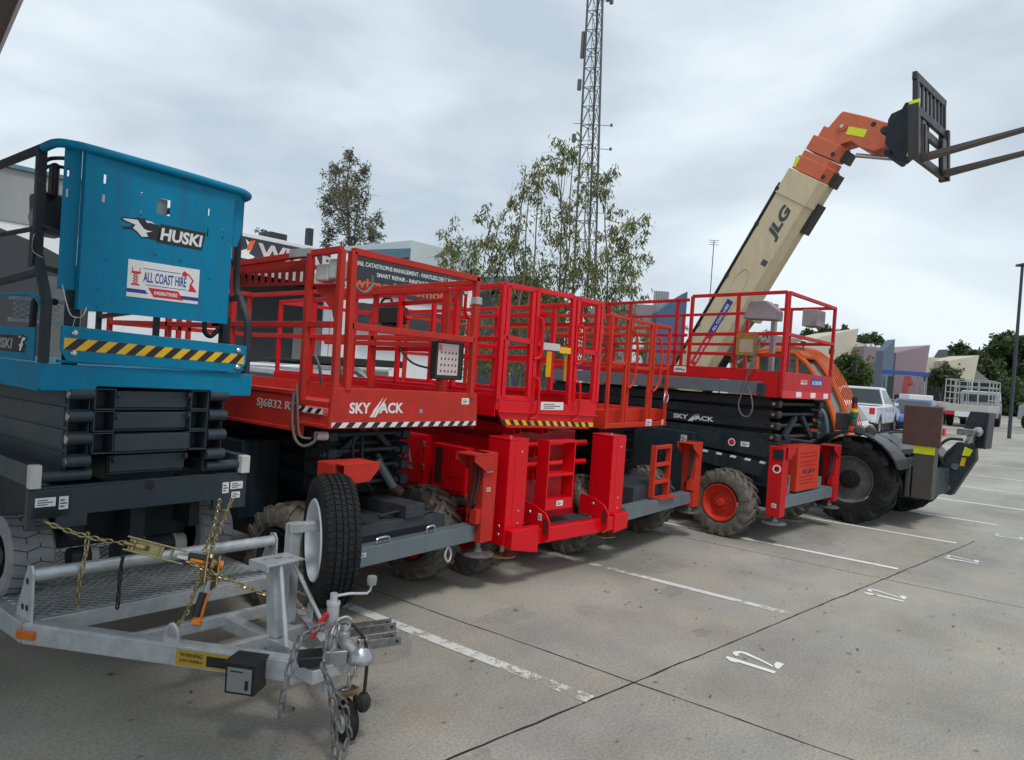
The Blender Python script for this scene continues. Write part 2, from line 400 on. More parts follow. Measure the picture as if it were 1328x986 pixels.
# ------------------------------------------------------------------ shared lift parts
def lug_tyre_mesh(r=.40, w_=.30, nl=18, rim=.22, lug=.028):
    mb = MB(); h = w_/2
    mb.lathe((0,0,0), (1,0,0), [(-h*.55,rim),(-h*.9,rim+.02),(-h,(r+rim)/2),(-h*.92,r-lug-.02),(-h*.75,r-lug),(h*.75,r-lug),(h*.92,r-lug-.02),(h,(r+rim)/2),(h*.9,rim+.02),(h*.55,rim)], 40)
    for sgn in (-1, 1):
        for k in range(nl):
            t0 = 2*PI*(k+(.5 if sgn > 0 else 0))/nl
            # a chevron lug: inner segment + outer segment wrapping over the shoulder
            def P(x, t, rr): return Vector((x*sgn, rr*math.cos(t), rr*math.sin(t)))
            dt = 2*PI/nl
            a0, a1, a2 = t0, t0+dt*.55, t0+dt*.85
            wdt = dt*.24
            sec = [(-h*.08, a0, r), (h*.55, a1, r), (h*.93, a2, r-.012), (h*1.02, a2+dt*.05, r-.07)]
            vs = []
            for (x, t, rr) in sec:
                vs += [P(x, t-wdt, rr-lug-.03), P(x, t+wdt, rr-lug-.03), P(x, t+wdt*.75, rr), P(x, t-wdt*.75, rr)]
            fs = []
            for i in range(3):
                a = i*4
                for q in range(4): fs.append((a+q, a+(q+1)%4, a+4+(q+1)%4, a+4+q))
            fs += [(0,1,2,3), (15,14,13,12)]
            if sgn < 0: fs = [f[::-1] for f in fs]
            mb.add(vs, fs)
    return mb
def rim_mesh(r=.22, w_=.26, out=-1, n=8, deep=.06):
    """wheel centre whose outer face looks along out*X"""
    mb = MB(); h = w_/2*out
    mb.lathe((0,0,0), (1,0,0), [(h*1.0,r),(h*1.0,r-.018),(h*.85,r-.03),(h*.5,r-.045),(h*.42,r-.06),(h*.5,.11),(h*.62,.10),(h*.62,.055),(h*.9,.05),(h*.92,.001)], 36)
    mb.lathe((0,0,0), (1,0,0), [(-h*.9,r-.001),(h*.4,r-.001)], 36)
    for k in range(n):
        t = 2*PI*k/n; mb.tube((h*.48, .078*math.cos(t), .078*math.sin(t)), (h*.74, .078*math.cos(t), .078*math.sin(t)), .012, 6)
    return mb
_wc = {}
def rt_wheel(parent, x, y, z, r=.40, w_=.30, out=-1, rm=RED4, tm=RTTYRE):
    key = (r, w_, out, rm.name)
    if key not in _wc:
        a = lug_tyre_mesh(r, w_, rim=r*.56).build('tyre', tm, bevel=0); b = rim_mesh(r*.56, w_*.9, out).build('wheel', rm, bevel=.002)
        col.objects.unlink(a); col.objects.unlink(b)
        _wc[key] = (a, b)
    a, b = _wc[key]
    wb = b.copy(); col.objects.link(wb); wb.parent = parent; wb.location = (x, y, z); wb.rotation_euler = (random.random()*6, 0, 0)
    ta = a.copy(); col.objects.link(ta); ta.parent = wb
    return wb
def outrigger(parent, x, y, m, out=1, top=1.16, bot=.42, foot=.30, hood=.26):
    """upright jack leg; hood overhangs inwards on the side -out"""
    mb = MB()
    mb.prism([(x-.08,bot),(x+.08,bot),(x+.09,top-.12),(x+.09,top),(x-.09,top),(x-.085,top-.14)], 1, y-.1, y+.07)
    o = mb.build('outrigger', m, parent, bevel=.005)
    hb = MB(); s = -out
    xe = x+s*hood
    a, b = sorted((x+.0*s, xe))
    hb.box((a, y-.125, top-.015), (b, y+.085, top+.0))
    pts = [(x, top-.15), (x+s*.085, top-.15), (xe, top-.06), (xe, top-.016), (x, top-.016)]
    hb.prism(pts, 1, y-.125, y-.112); hb.prism(pts, 1, y+.072, y+.085)
    hb.build('hood', m, o, bevel=.003)
    br = MB(); br.box((x+s*.08, y-.09, .58), (x+s*.14, y-.02, .70)); br.build('bracket', m, o)
    h = MB(); h.path([(x+s*.12, y-.06, top-.08), (x+s*.11, y-.07, top-.2), (x+s*.15, y-.06, top-.4), (x+s*.12, y-.05, .75), (x+s*.1, y+.02, .62)], .011, 7)
    h.path([(x+s*.15, y-.04, top-.08), (x+s*.14, y-.05, top-.22), (x+s*.17, y-.04, top-.42), (x+s*.14, y-.03, .72)], .009, 7)
    h.build('hose', BLACK, o, bevel=0)
    f = MB(); f.tube((x,y-.01,bot+.05), (x,y-.01,foot+.02), .028, 12); f.lathe((x,y-.01,foot), (0,0,1), [(0,.001),(0,.14),(.012,.145),(.022,.13),(.03,.05),(.06,.04),(.06,.001)], 28)
    f.build('foot', CHAINM, o, bevel=0)
    return o
def scissor(parent, x0, x1, y0, y1, z0, z1, n, m, arm_h=.10, arm_w=.05, ends=True):
    """folded scissor stack: n levels of crossed arms on each side with cross tubes"""
    dz = (z1-z0)/n; s = dz*.5-.004
    for k in range(n):
        zc = z0+dz*(k+.5)
        for xi, sg in ((x0, 1), (x0+arm_w+.012, -1), (x1-arm_w-.012, -1), (x1, 1)):
            mb = MB(); d = dz*.30
            mb.hbeam((xi, y0+(.05 if sg > 0 else 0), zc+sg*d), (xi, y1-(0 if sg > 0 else .05), zc-sg*d), arm_w, min(arm_h, dz*.92), .005)
            mb.build('scissor_arm', m, parent, bevel=.002)
        mb = MB(); mb.tube((x0-.04, y0+.06, zc+dz*.3), (x1+.04, y0+.06, zc+dz*.3), .024, 12)
        mb.tube((x0-.04, y1-.06, zc-dz*.3), (x1+.04, y1-.06, zc-dz*.3), .024, 12); mb.tube((x0-.05,(y0+y1)/2,zc), (x1+.05,(y0+y1)/2,zc), .028, 12)
        for xx in (x0-.05, x1+.05-.012): mb.lathe((xx, y0+.06, zc+dz*.3), (1,0,0), [(0,.001),(0,.03),(.012,.03),(.012,.001)], 12)
        mb.build('cross_tube', m, parent, bevel=0)
def bars(parent, name, m, segs, w_=.035, h=None, bevel=.003, kind='beam'):
    mb = MB()
    for p, q in segs:
        if kind == 'beam': mb.beam(p, q, w_, h or w_)
        else: mb.tube(p, q, w_/2, 12)
    return mb.build(name, m, parent, bevel=bevel)

# ================================================================== THE SETTING
def tz(x, y):
    """height of the paved ground: level under the machines, rising gently far away along the row"""
    t = max(0, min(1, (x-15)/16)); t = t*t*(3-2*t)
    return .34*t+.006*max(0, min(60, x-30))
def ground_mat():
    M = bpy.data.materials.new('concrete'); M.use_nodes = True
    nt = M.node_tree; N = nt.nodes; L = nt.links; b = N['Principled BSDF']; tc = N.new('ShaderNodeTexCoord')
    def noise(sc, det=6, ro=.6, st=(1,1,1), rot=0):
        mp = N.new('ShaderNodeMapping'); mp.inputs['Scale'].default_value = st; mp.inputs['Rotation'].default_value = (0,0,rot); L.new(tc.outputs['Object'], mp.inputs[0])
        n = N.new('ShaderNodeTexNoise'); n.inputs['Scale'].default_value = sc; n.inputs['Detail'].default_value = det; n.inputs['Roughness'].default_value = ro
        L.new(mp.outputs[0], n.inputs['Vector']); return n.outputs['Fac']
    def ramp(src, p0, c0, p1, c1):
        r = N.new('ShaderNodeValToRGB'); r.color_ramp.elements[0].position = p0; r.color_ramp.elements[1].position = p1
        r.color_ramp.elements[0].color = c0+(1,); r.color_ramp.elements[1].color = c1+(1,); L.new(src, r.inputs[0]); return r.outputs[0]
    def mix(kind, f, a, c):
        m_ = N.new('ShaderNodeMix'); m_.data_type = 'RGBA'; m_.blend_type = kind
        if isinstance(f, float): m_.inputs[0].default_value = f
        else: L.new(f, m_.inputs[0])
        L.new(a, m_.inputs[6]); L.new(c, m_.inputs[7]); return m_.outputs[2]
    base = ramp(noise(.45, 8, .62), .32, (.235,.226,.203), .68, (.42,.405,.36))
    warm = ramp(noise(1.3, 6), .35, (.95,.96,.99), .68, (1.04,1.0,.92))
    c = mix('MULTIPLY', 1.0, base, warm)
    streak = ramp(noise(.8, 7, .68, (.6, 1.3, 1), R(-12)), .35, (.84,.84,.85), .66, (1.10,1.09,1.08))
    c = mix('MULTIPLY', .7, c, streak)
    stain = ramp(noise(.9, 5, .7), .58, (1,1,1), .72, (.74,.72,.70)); c = mix('MULTIPLY', .6, c, stain)
    grit = ramp(noise(55, 4, .75), .34, (.50,.49,.48), .60, (1.25,1.24,1.22)); c = mix('MULTIPLY', .55, c, grit)
    speck = ramp(noise(11, 3, .9), .68, (1,1,1), .74, (.45,.44,.43)); c = mix('MULTIPLY', .55, c, speck)
    L.new(c, b.inputs['Base Color']); b.inputs['Roughness'].default_value = .78; b.inputs['Specular IOR Level'].default_value = .35
    rr = N.new('ShaderNodeMapRange'); rr.inputs[1].default_value = .35; rr.inputs[2].default_value = .7; rr.inputs[3].default_value = .55; rr.inputs[4].default_value = .9
    L.new(noise(1.1, 5), rr.inputs[0]); L.new(rr.outputs[0], b.inputs['Roughness'])
    bp = N.new('ShaderNodeBump'); bp.inputs['Strength'].default_value = .35; bp.inputs['Distance'].default_value = .004; L.new(noise(90, 5, .7), bp.inputs['Height']); L.new(bp.outputs[0], b.inputs['Normal'])
    return M
def line_mat(name, c, wear0, wear1):
    """worn road paint: bare where the noise wears it through"""
    M = bpy.data.materials.new(name); M.use_nodes = True; nt = M.node_tree; N = nt.nodes; L = nt.links; b = N['Principled BSDF']
    tc = N.new('ShaderNodeTexCoord'); n = N.new('ShaderNodeTexNoise'); n.inputs['Scale'].default_value = 9; n.inputs['Detail'].default_value = 9; n.inputs['Roughness'].default_value = .8
    L.new(tc.outputs['Object'], n.inputs['Vector']); n2 = N.new('ShaderNodeTexNoise'); n2.inputs['Scale'].default_value = 1.1; n2.inputs['Detail'].default_value = 3; L.new(tc.outputs['Object'], n2.inputs['Vector'])
    ad = N.new('ShaderNodeMath'); ad.operation = 'MULTIPLY_ADD'; ad.inputs[1].default_value = .55; L.new(n2.outputs['Fac'], ad.inputs[0]); sb_ = N.new('ShaderNodeMath'); sb_.operation = 'SUBTRACT'; L.new(n.outputs['Fac'], sb_.inputs[0]); sb_.inputs[1].default_value = .275; L.new(sb_.outputs[0], ad.inputs[2])
    r = N.new('ShaderNodeValToRGB'); r.color_ramp.elements[0].position = wear0; r.color_ramp.elements[1].position = wear1
    L.new(ad.outputs[0], r.inputs[0]); L.new(r.outputs[0], b.inputs['Alpha']); b.inputs['Base Color'].default_value = c+(1,); b.inputs['Roughness'].default_value = .7
    return M
xs = [-400,-60,-20,-5,0,5,10,13,15,17,19,21,23,25,27,29,31,35,40,50,60,75,90,140,300,900]
ys = [-600,-100,-40,-15,-5,0,5,10,15,25,40,100,900]
V = [(x,y,tz(x,y)) for y in ys for x in xs]; nx = len(xs)
F = [(j*nx+i, j*nx+i+1, (j+1)*nx+i+1, (j+1)*nx+i) for j in range(len(ys)-1) for i in range(nx-1)]
gm = bpy.data.meshes.new('ground'); gm.from_pydata(V, [], F); gm.materials.append(ground_mat()); gm.shade_smooth()
go = bpy.data.objects.new('ground', gm); col.objects.link(go); tag(go, kind='structure')
def strip(mb, p, q, w_, z):
    p = Vector((p[0],p[1])); q = Vector((q[0],q[1])); d = (q-p).normalized(); n = Vector((-d.y,d.x))*w_/2; k = max(1, int((q-p).length/2)); vs = []
    for i in range(k+1):
        c = p+(q-p)*i/k; h = tz(c.x,c.y)+z; vs += [(c.x-n.x,c.y-n.y,h),(c.x+n.x,c.y+n.y,h)]
    mb.add(vs, [(2*i,2*i+2,2*i+3,2*i+1) for i in range(k)])
# bay lines: (x, y of the lane end, y of the wall end)
LW = line_mat('worn_white_paint', (.62,.62,.58), .40, .50); LW2 = line_mat('white_road_paint', (.74,.74,.72), .30, .40)
faded = line_mat('faded_white_paint', (.50,.50,.47), .42, .60)
for k, (x, ye) in enumerate([(3.56,1.95),(6.09,1.53),(8.62,1.11),(10.86,.76),(13.1,.42),(15.45,.05),(17.9,-.3),(20.3,-.7),(22.9,-1.1),(25.5,-1.5)]):
    mb = MB(); 
    strip(mb, (x, ye), (x, ye+5.6), .085 if k else .10, .004)
    tag(mb.build('parking_line', [LW, LW, LW2, LW2, LW2, LW2, LW2, LW2, LW2, LW2][k], bevel=0, smooth=False), kind='structure')
# concrete joints
JM = mat('joint_sealant', (.012,.011,.010), .8, var=.3, scale=30)
def jline(p, q, w_, seed):
    rnd = random.Random(seed); mb = MB(); p = Vector(p+(0,)); q = Vector(q+(0,)); d = (q-p); L_ = d.length; d.normalize(); n = Vector((-d.y,d.x,0)); t = 0; off = 0
    pts = []
    while t < L_:
        pts.append((p+d*t+n*off, w_*rnd.uniform(.55,1.3))); off = off*.7+rnd.uniform(-.006,.006)*(w_/.018); t += .09
    vs = []
    for c, ww in pts: vs += [tuple((c-n*ww/2)[:2])+(tz(c.x,c.y)+.0022,), tuple((c+n*ww/2)[:2])+(tz(c.x,c.y)+.0022,)]
    mb.add(vs, [(2*i,2*i+2,2*i+3,2*i+1) for i in range(len(pts)-1)])
    tag(mb.build('pavement_joint', JM, bevel=0, smooth=False), kind='structure')
jd = Vector((7.877-.0,-1.392,0)).normalized()     # direction of the long joint
jp = Vector((3.957,1.871,0))
jline(tuple((jp-jd*5)[:2]), tuple((jp+jd*7.45)[:2]), .013, 1)
jline((3.957,1.0-5), (3.945,9), .010, 2); jline((8.03,-4), (8.02,9), .008, 3)
for (x, a, b) in ((14.2,-4,.1),): jline((x,a),(x,b), .012, 5)
# repaired patch of cleaner concrete beyond the joint
# bay numbers, read from the lane
def number(x, y, body, rz, wdt=.34, hgt=.52, m=LW2):
    mb = MB(); c, s = math.cos(rz), math.sin(rz)
    vs, fs = text_mesh(body, (x,y,.0), (c,s,0), (-s,c,0), wdt, hgt, depth=.0, bold=.02)
    vs = [(v.x, v.y, tz(v.x,v.y)+.0045+(.0008 if i % 2 else .0008)) for i, v in enumerate(vs)]
    # keep the upper sheet only
    o = Vector((0,0,0)); mb.add(vs, fs); return tag(mb.build('bay_number', m, bevel=0, smooth=False), kind='structure')

def paint_number(x, y, rz=0, m=LW2, k=1.0):
    """stencilled 1 and 2 as flat painted shapes; x,y lower left corner, height along +Y"""
    mb = MB(); c, s = math.cos(rz), math.sin(rz)
    def poly(pts, z=.0045):
        mb.add([(x+(c*u-s*v)*k, y+(s*u+c*v)*k, tz(x,y)+z) for u, v in pts], [tuple(range(len(pts)))])
    poly([(.0,0),(.07,0),(.075,.25),(.075,.5),(.03,.5),(-.03,.43),(-.02,.36),(.005,.37)])
    poly([(.15,0),(.33,0),(.33,.075),(.235,.075),(.15,.03)])
    A = []; B = []
    for i in range(8):
        t = R(160-i*25); A.append((.235+.095*math.cos(t), .40+.095*math.sin(t))); B.append((.235+.035*math.cos(t), .40+.04*math.sin(t)))
    A += [(.26,.20),(.20,.075)]; B += [(.215,.20),(.15,.05)]
    for i in range(9): poly([A[i],A[i+1],B[i+1],B[i]], .0047)
    return tag(mb.build('bay_number', m, bevel=0, smooth=False), kind='structure')
for i, (px, py, d, rz) in enumerate([]): pass
for (x, y) in ((4.74,1.27),(7.28,.88),(9.70,.46),(12.0,.08),(14.4,-.3)): paint_number(x, y, R(-1), LW2, .66)
XD, YD, ZD = (1,0,0), (0,1,0), (0,0,1)

# ================================================================== TRAILER
T = thing('plant_trailer', 'galvanised single machine trailer with mesh deck, pointing its ball coupling at the lane', 'trailer', (0,0,0))
# frame is laid out in metres on the ground of the bay
LFc, RFc = Vector((1.42,4.0,.37)), Vector((2.76,3.86,.37))
LA, RA = Vector((2.09,2.74,.37)), Vector((2.33,2.76,.37))
fm = MB()
fm.beam(LFc, LA, .05, .10); fm.beam(RFc, RA, .05, .10)
fm.beam((1.42,4.0,.37), (1.42,7.2,.37), .05, .10); fm.beam((2.76,3.86,.37), (2.76,7.2,.37), .05, .10)
fm.beam((1.46,4.0,.385), (2.73,3.90,.385), .05, .085)
fm.beam((1.42,7.2,.37), (2.76,7.2,.37), .05, .1)
fm.beam((1.70,3.53,.385), (2.57,3.45,.385), .04, .06); fm.beam((1.92,3.10,.385), (2.46,3.08,.385), .04, .06)
for yy in (4.6,5.3,6.0,6.6): fm.beam((1.44,yy,.36), (2.74,yy,.36), .04, .06)
fm.beam((2.21,3.5,.37),(2.21,2.7,.37), .06, .07)
fm.build('trailer_frame', GALV, T, bevel=.004)
# flange along the arm top
fl = MB()
fl.beam(LFc+Vector((.01,0,.053)), LA+Vector((.01,0,.053)), .06, .006); fl.beam(RFc+Vector((-.01,0,.053)), RA+Vector((-.01,0,.053)), .06, .006)
fl.beam((1.43,4.0,.423), (1.43,7.1,.423), .07, .006)
fl.build('flange', GALV, T, bevel=.002)
# expanded metal deck
dk = MB(); rows = 0; y = 3.99
def deckz(u): return .428
yy = 4.02
while yy < 6.4:
    pts = []
    for i in range(0, 46):
        x = 1.46+i*(1.27/45); pts.append((x, yy+(.014 if (i+rows) % 2 else -.014)+.000*i-(x-1.46)*.075, .427+(.003 if (i % 2) else 0)))
    for a, b in zip(pts[:-1], pts[1:]): dk.beam(a, b, .008, .005)
    yy += .031 if yy < 5.2 else .06; rows += 1
dk.build('mesh_deck', GALV, T, bevel=0, smooth=False)
# front tube and its two end plates
mb = MB(); mb.tube((1.44,4.0,.655), (2.745,3.88,.655), .034, 20); mb.build('front_tube', GALV, T, bevel=0)
for (x, y) in ((1.432,4.0),(2.755,3.875)):
    mb = MB(); mb.prism([(y-.035,.42),(y+.16,.42),(y+.13,.50),(y+.04,.70),(y-.005,.705),(y-.03,.67)], 0, x-.006, x+.006)
    pl = mb.build('end_plate', GALV, T, bevel=.002)
    h = MB()
    for (yy, zz, rr) in ((y+.03,.62,.018),(y+.075,.48,.017),(y+.02,.485,.017)): h.tube((x-.0075,yy,zz),(x+.0075,yy,zz), rr, 14)
    h.build('bolt_hole', BLACK, pl, bevel=0)
# left side plates: marker lamp and compliance sticker on the arm
d = (LA-LFc).normalized(); nrm = Vector((d.y,-d.x,0)); nrm = -nrm if nrm.x > 0 else nrm
mb = MB(); c = LFc+d*.03+nrm*.028; mb.obox(c+Vector((0,0,.0)), d*.05, nrm*.012, Vector((0,0,.022))); mb.build('marker_lamp', AMBER, T, bevel=.004)
base = LFc+d*.845+nrm*.0262+Vector((0,0,-.042)); mb = MB(); flat(mb, base, d, ZD, [(0,0),(.29,0),(.29,.078),(0,.078)], .001); mb.m = 1
o2 = base-nrm*0+Vector(d.cross(Vector(ZD)))*.001
flat(mb, o2, d, ZD, [(.16,.012),(.28,.012),(.28,.062),(.16,.062)], .001)
mb.build('compliance_sticker', [mat('ochre_sticker', (.42,.28,.03), .45), BLACK], T, bevel=0, smooth=False)
t_ = MB(); t_.add(*text_mesh('WARNING', base+d*.02+d.cross(Vector(ZD))*.001+Vector((0,0,.045)), d, ZD, .12, .018)); t_.add(*text_mesh('ATM 3500KG', base+d*.02+d.cross(Vector(ZD))*.001+Vector((0,0,.02)), d, ZD, .12, .013)); t_.build('lettering', BLACK, T, bevel=0, smooth=False)
# battery box hung under the arm
bx = LFc+d*1.235+nrm*.03
mb = MB(); mb.obox(bx+Vector((0,0,-.02))+nrm*.04, d*.073, nrm*.060, Vector((0,0,.070))); mb.obox(bx+Vector((0,0,.054))+nrm*.04, d*.080, nrm*.067, Vector((0,0,.008))); bb = mb.build('battery_box', BLACK, T, bevel=.006)
mb = MB(); mb.obox(bx+Vector((0,0,-.022))+nrm*.1015, d*.060, nrm*.002, Vector((0,0,.056))); fp = mb.build('front_panel', mat('grey_plastic', (.20,.21,.21), .5), bb, bevel=.003)
mb = MB(); mb.obox(bx+Vector((0,0,-.04))+nrm*.105+d*.038, d*.008, nrm*.002, Vector((0,0,.022)));
mb.obox(bx+Vector((0,0,.018))+nrm*.1045-d*.015, d*.030, nrm*.001, Vector((0,0,.003))); mb.build('latch', BLACK, bb, bevel=.001)
# shackle lug on the left arm
mb = MB(); sc_ = LFc+d*.80+Vector((0,0,.055)); mb.path([sc_+d*-.03, sc_+d*-.028+Vector((0,0,.05)), sc_+Vector((0,0,.085)), sc_+d*.028+Vector((0,0,.05)), sc_+d*.03], .009, 8)
mb.obox(sc_+Vector((0,0,.01)), d*.042, nrm*.006, Vector((0,0,.014))); mb.build('tie_down_lug', GALV, T, bevel=0)
mb = MB(); dR = (RA-RFc).normalized(); sc2_ = RFc+dR*.80+Vector((0,0,.055)); mb.path([sc2_+dR*-.03, sc2_+dR*-.028+Vector((0,0,.05)), sc2_+Vector((0,0,.085)), sc2_+dR*.028+Vector((0,0,.05)), sc2_+dR*.03], .009, 8)
mb.obox(sc2_+Vector((0,0,.01)), dR*.042, nrm*.006, Vector((0,0,.014))); mb.build('tie_down_lug', GALV, T, bevel=0)
# bucket stand: post, head plate, two struts
px_, py_ = 2.22, 3.06
mb = MB(); mb.beam((px_,py_,.41), (px_-.03,py_,.79), .065, .07, up=(0,1,0)); sp = mb.build('stand_post', GALV, T, bevel=.004)
mb = MB(); us = [px_-.13, px_+.09]; vs_ = [py_-.08, py_+.08]; hz_ = .80
mb.grid_plate(us, vs_, [(px_-.09,px_-.06,py_+.02,py_+.035),(px_-.03,px_+.02,py_+.0,py_+.03),(px_+.035,px_+.06,py_-.03,py_-.01),(px_-.09,px_-.05,py_-.05,py_-.04)], lambda u,v,t: (u,v,hz_+t), .007)
mb.box((px_-.13,py_-.08,.775),(px_-.122,py_+.08,.80)); mb.box((px_+.03,py_+.073,.77),(px_+.09,py_+.08,.80))
mb.build('head_plate', GALV, T, bevel=0)
for a, b in (((px_-.04,py_-.06,.79),(2.14,2.86,.43)),((px_+.07,py_-.0,.79),(2.40,2.88,.43))):
    mb = MB(); mb.tube(a, b, .011, 10); mb.build('strut', GALV, T, bevel=0)
# drawbar plates between the arms
mb = MB(); mb.box((2.10,2.60,.335),(2.34,2.82,.40)); mb.box((2.06,2.70,.315),(2.36,2.82,.335)); mb.build('drawbar_plate', GALV, T, bevel=.004)
mb = MB(); mb.obox((2.13,2.66,.44), (.05,-.03,0), (.03,.05,0), (0,0,.022)); mb.build('cable_box', BLACK, T, bevel=.006)
# coupling
cx_, cy_ = 2.335, 2.545
cp = MB()
cp.lathe((cx_,cy_,.395), (0,0,1), [(0,.001),(0,.062),(.012,.066),(.03,.062),(.055,.05),(.075,.03),(.08,.001)], 28)
cp.path([(cx_-.02,cy_+.03,.445),(cx_-.05,cy_+.06,.49),(cx_-.055,cy_+.065,.54)], .036, 16, taper=.026)
cp.obox((cx_-.07,cy_+.11,.425), (.045,-.03,0), (.04,.06,0), (0,0,.035))
cpo = cp.build('coupling', CASTM, T, bevel=.004)
mb = MB(); mb.tube((cx_+.01,cy_,.47),(cx_+.01,cy_,.50), .018, 12); mb.tube((cx_+.01,cy_,.50),(cx_+.01,cy_,.51), .026, 6); mb.tube((cx_-.055,cy_+.065,.535),(cx_-.057,cy_+.067,.575), .018, 12); mb.build('bolt', STEEL, cpo, bevel=.001)
mb = MB(); mb.path([(cx_-.10,cy_+.12,.46),(cx_-.115,cy_+.1,.54),(cx_-.10,cy_+.07,.60),(cx_-.06,cy_+.05,.615),(cx_-.035,cy_+.04,.59),(cx_-.05,cy_+.05,.55)], .007, 8); mb.build('brake_handle', STEEL, T, bevel=0)
mb = MB(); mb.obox((cx_-.155,cy_+.13,.575), Vector((.032,-.012,.055)), Vector((.014,.006,-.006)), Vector((.003,.015,0))); mb.build('red_grip', SRED, T, bevel=.006)
# jockey wheel
jx, jy = 2.245, 2.66
mb = MB(); mb.tube((jx,jy,.24),(jx,jy,.665), .029, 20); mb.tube((jx,jy,.665),(jx,jy,.68), .033, 20); mb.tube((jx,jy,.68),(jx,jy,.72), .018, 16)
mb.path([(jx,jy,.705),(jx+.07,jy-.03,.71),(jx+.155,jy-.06,.70)], .007, 8, smooth=False); mb.path([(jx+.155,jy-.06,.70),(jx+.172,jy-.066,.715),(jx+.176,jy-.068,.745)], .006, 8, smooth=False)
jo = mb.build('jockey_stand', GALV, T, bevel=0)
mb = MB(); mb.lathe((jx+.176,jy-.068,.742), (0,0,1), [(0,.001),(0,.022),(.03,.026),(.042,.022),(.045,.001)], 16); mb.build('crank_knob', mat('grey_plastic', (.2,.2,.2)), jo, bevel=0)
wx, wy = 2.315, 2.60
mb = MB(); mb.lathe((wx,wy,.10), (1,-.25,0), [(-.028,.055),(-.03,.085),(-.02,.098),(.02,.098),(.03,.085),(.028,.055)], 28); jw = mb.build('jockey_wheel', RUBBER, T, bevel=0)
mb = MB(); mb.lathe((wx,wy,.10), (1,-.25,0), [(-.024,.056),(-.01,.045),(-.03,.02),(.03,.02),(.01,.045),(.024,.056)], 24); mb.build('rim', OFFW, jw, bevel=0)
mb = MB(); mb.beam((wx-.045,wy+.02,.09),(wx-.045,wy+.02,.23), .03, .006, up=(1,0,0)); mb.beam((wx+.045,wy-.01,.09),(wx+.045,wy-.01,.23), .03, .006, up=(1,0,0)); mb.box((wx-.055,wy-.03,.225),(wx+.055,wy+.04,.25)); mb.build('fork', GCHAIN, jw, bevel=.002)
# electrical plug lead
mb = MB(); mb.path([(cx_-.04,cy_+.03,.58),(cx_-.0,cy_-.01,.52),(cx_+.015,cy_-.03,.43),(cx_+.005,cy_-.04,.30),(cx_+.0,cy_-.04,.25)], .0085, 8); mb.build('plug_lead', BLACK, T, bevel=0)
mb = MB(); mb.lathe((cx_+.0,cy_-.04,.17), (0,0,1), [(0,.001),(0,.022),(.02,.035),(.06,.036),(.085,.02),(.09,.001)], 8); mb.build('plug', BLACK, T, bevel=.002)
# clevis brackets beside the coupling
for i, (a, l_) in enumerate((((2.42,2.77,.46), .27), ((2.40,2.63,.44), .21))):
    mb = MB(); a = Vector(a); dd = Vector((.93,-.36,0)).normalized(); n_ = Vector((-dd.y,dd.x,0))
    for sgn in (-1, 1):
        q = a+n_*sgn*.032; mb.obox(q+dd*l_*.5, dd*l_*.5, n_*.0035, Vector((0,0,.022)))
    mb.obox(a+dd*(l_*.28)+Vector((0,0,.020)), dd*l_*.28, n_*.030, Vector((0,0,.003)))
    br = mb.build('clevis_bracket', CHAINM, T, bevel=.002)
    h = MB()
    for sgn in (-1, 1):
        q = a+n_*sgn*.032+dd*(l_-.025); h.tube(q-n_*.0045, q+n_*.0045, .009, 10)
    h.build('pin_hole', BLACK, br, bevel=0)
# spare wheel bracket on the right arm, spare wheel is a thing of its own
mb = MB(); mb.beam((2.36,3.16,.42), (2.36,3.16,.95), .06, .06, up=(0,1,0)); mb.beam((2.33,3.16,.93), (2.50,3.10,.93), .06, .05); mb.build('spare_bracket', GALV, T, bevel=.004)

SW = thing('spare_wheel', 'black road tyre on a white steel rim, standing on the trailer drawbar', 'wheel', (2.54,3.07,.855), -27)
mb = MB(); r_, h_ = .355, .105
mb.lathe((0,0,0), (1,0,0), [(-.07,.20),(-.095,.215),(-.112,.26),(-.114,.295),(-.100,.335),(-.088,.347),(-.062,.352)]+[(-.06,.344),(-.052,.344),(-.050,.354),(-.022,.356),(-.020,.346),(-.012,.346),(-.010,.357),(.010,.357),(.012,.346),(.020,.346),(.022,.356),(.050,.354),(.052,.344),(.060,.344)]+[(.062,.352),(.088,.347),(.100,.335),(.114,.295),(.112,.26),(.095,.215),(.07,.20)], 96)
for k in range(64):
    t = 2*PI*k/64
    for sgn in (-1, 1):
        def P(x, rr, tt): return Vector((x, rr*math.cos(tt), rr*math.sin(tt)))
        # shoulder blocks
        mb.add([P(sgn*.066,.345,t-.030),P(sgn*.066,.345,t+.030),P(sgn*.103,.331,t+.034),P(sgn*.103,.331,t-.026),P(sgn*.066,.3585,t-.030),P(sgn*.066,.3585,t+.030),P(sgn*.101,.343,t+.034),P(sgn*.101,.343,t-.026)],
               [(0,3,2,1),(4,5,6,7),(0,1,5,4),(1,2,6,5),(2,3,7,6),(3,0,4,7)])
    for x0, x1, ph in ((-.050,-.022,0),(-.010,.010,.02),(.022,.050,0)):
        t2 = t+ph; mb.add([P(x0,.352,t2-.033),P(x0,.352,t2+.021),P(x1,.352,t2+.033),P(x1,.352,t2-.021),P(x0,.3605,t2-.033),P(x0,.3605,t2+.021),P(x1,.3605,t2+.033),P(x1,.3605,t2-.021)],
               [(0,3,2,1),(4,5,6,7),(0,1,5,4),(1,2,6,5),(2,3,7,6),(3,0,4,7)])
mb.v = [(v[0]*.86,v[1],v[2]) for v in mb.v]; mb.build('tyre', RUBBER, SW, bevel=0, split=False)
mb = MB(); mb.lathe((0,0,0), (1,0,0), [(-.09,.225),(-.098,.218),(-.088,.205),(-.06,.195),(.0,.19),(.02,.12),(-.005,.09),(.0,.04),(.01,.001)], 48); mb.lathe((0,0,0), (1,0,0), [(.02,.19),(.07,.20),(.09,.222)], 48)
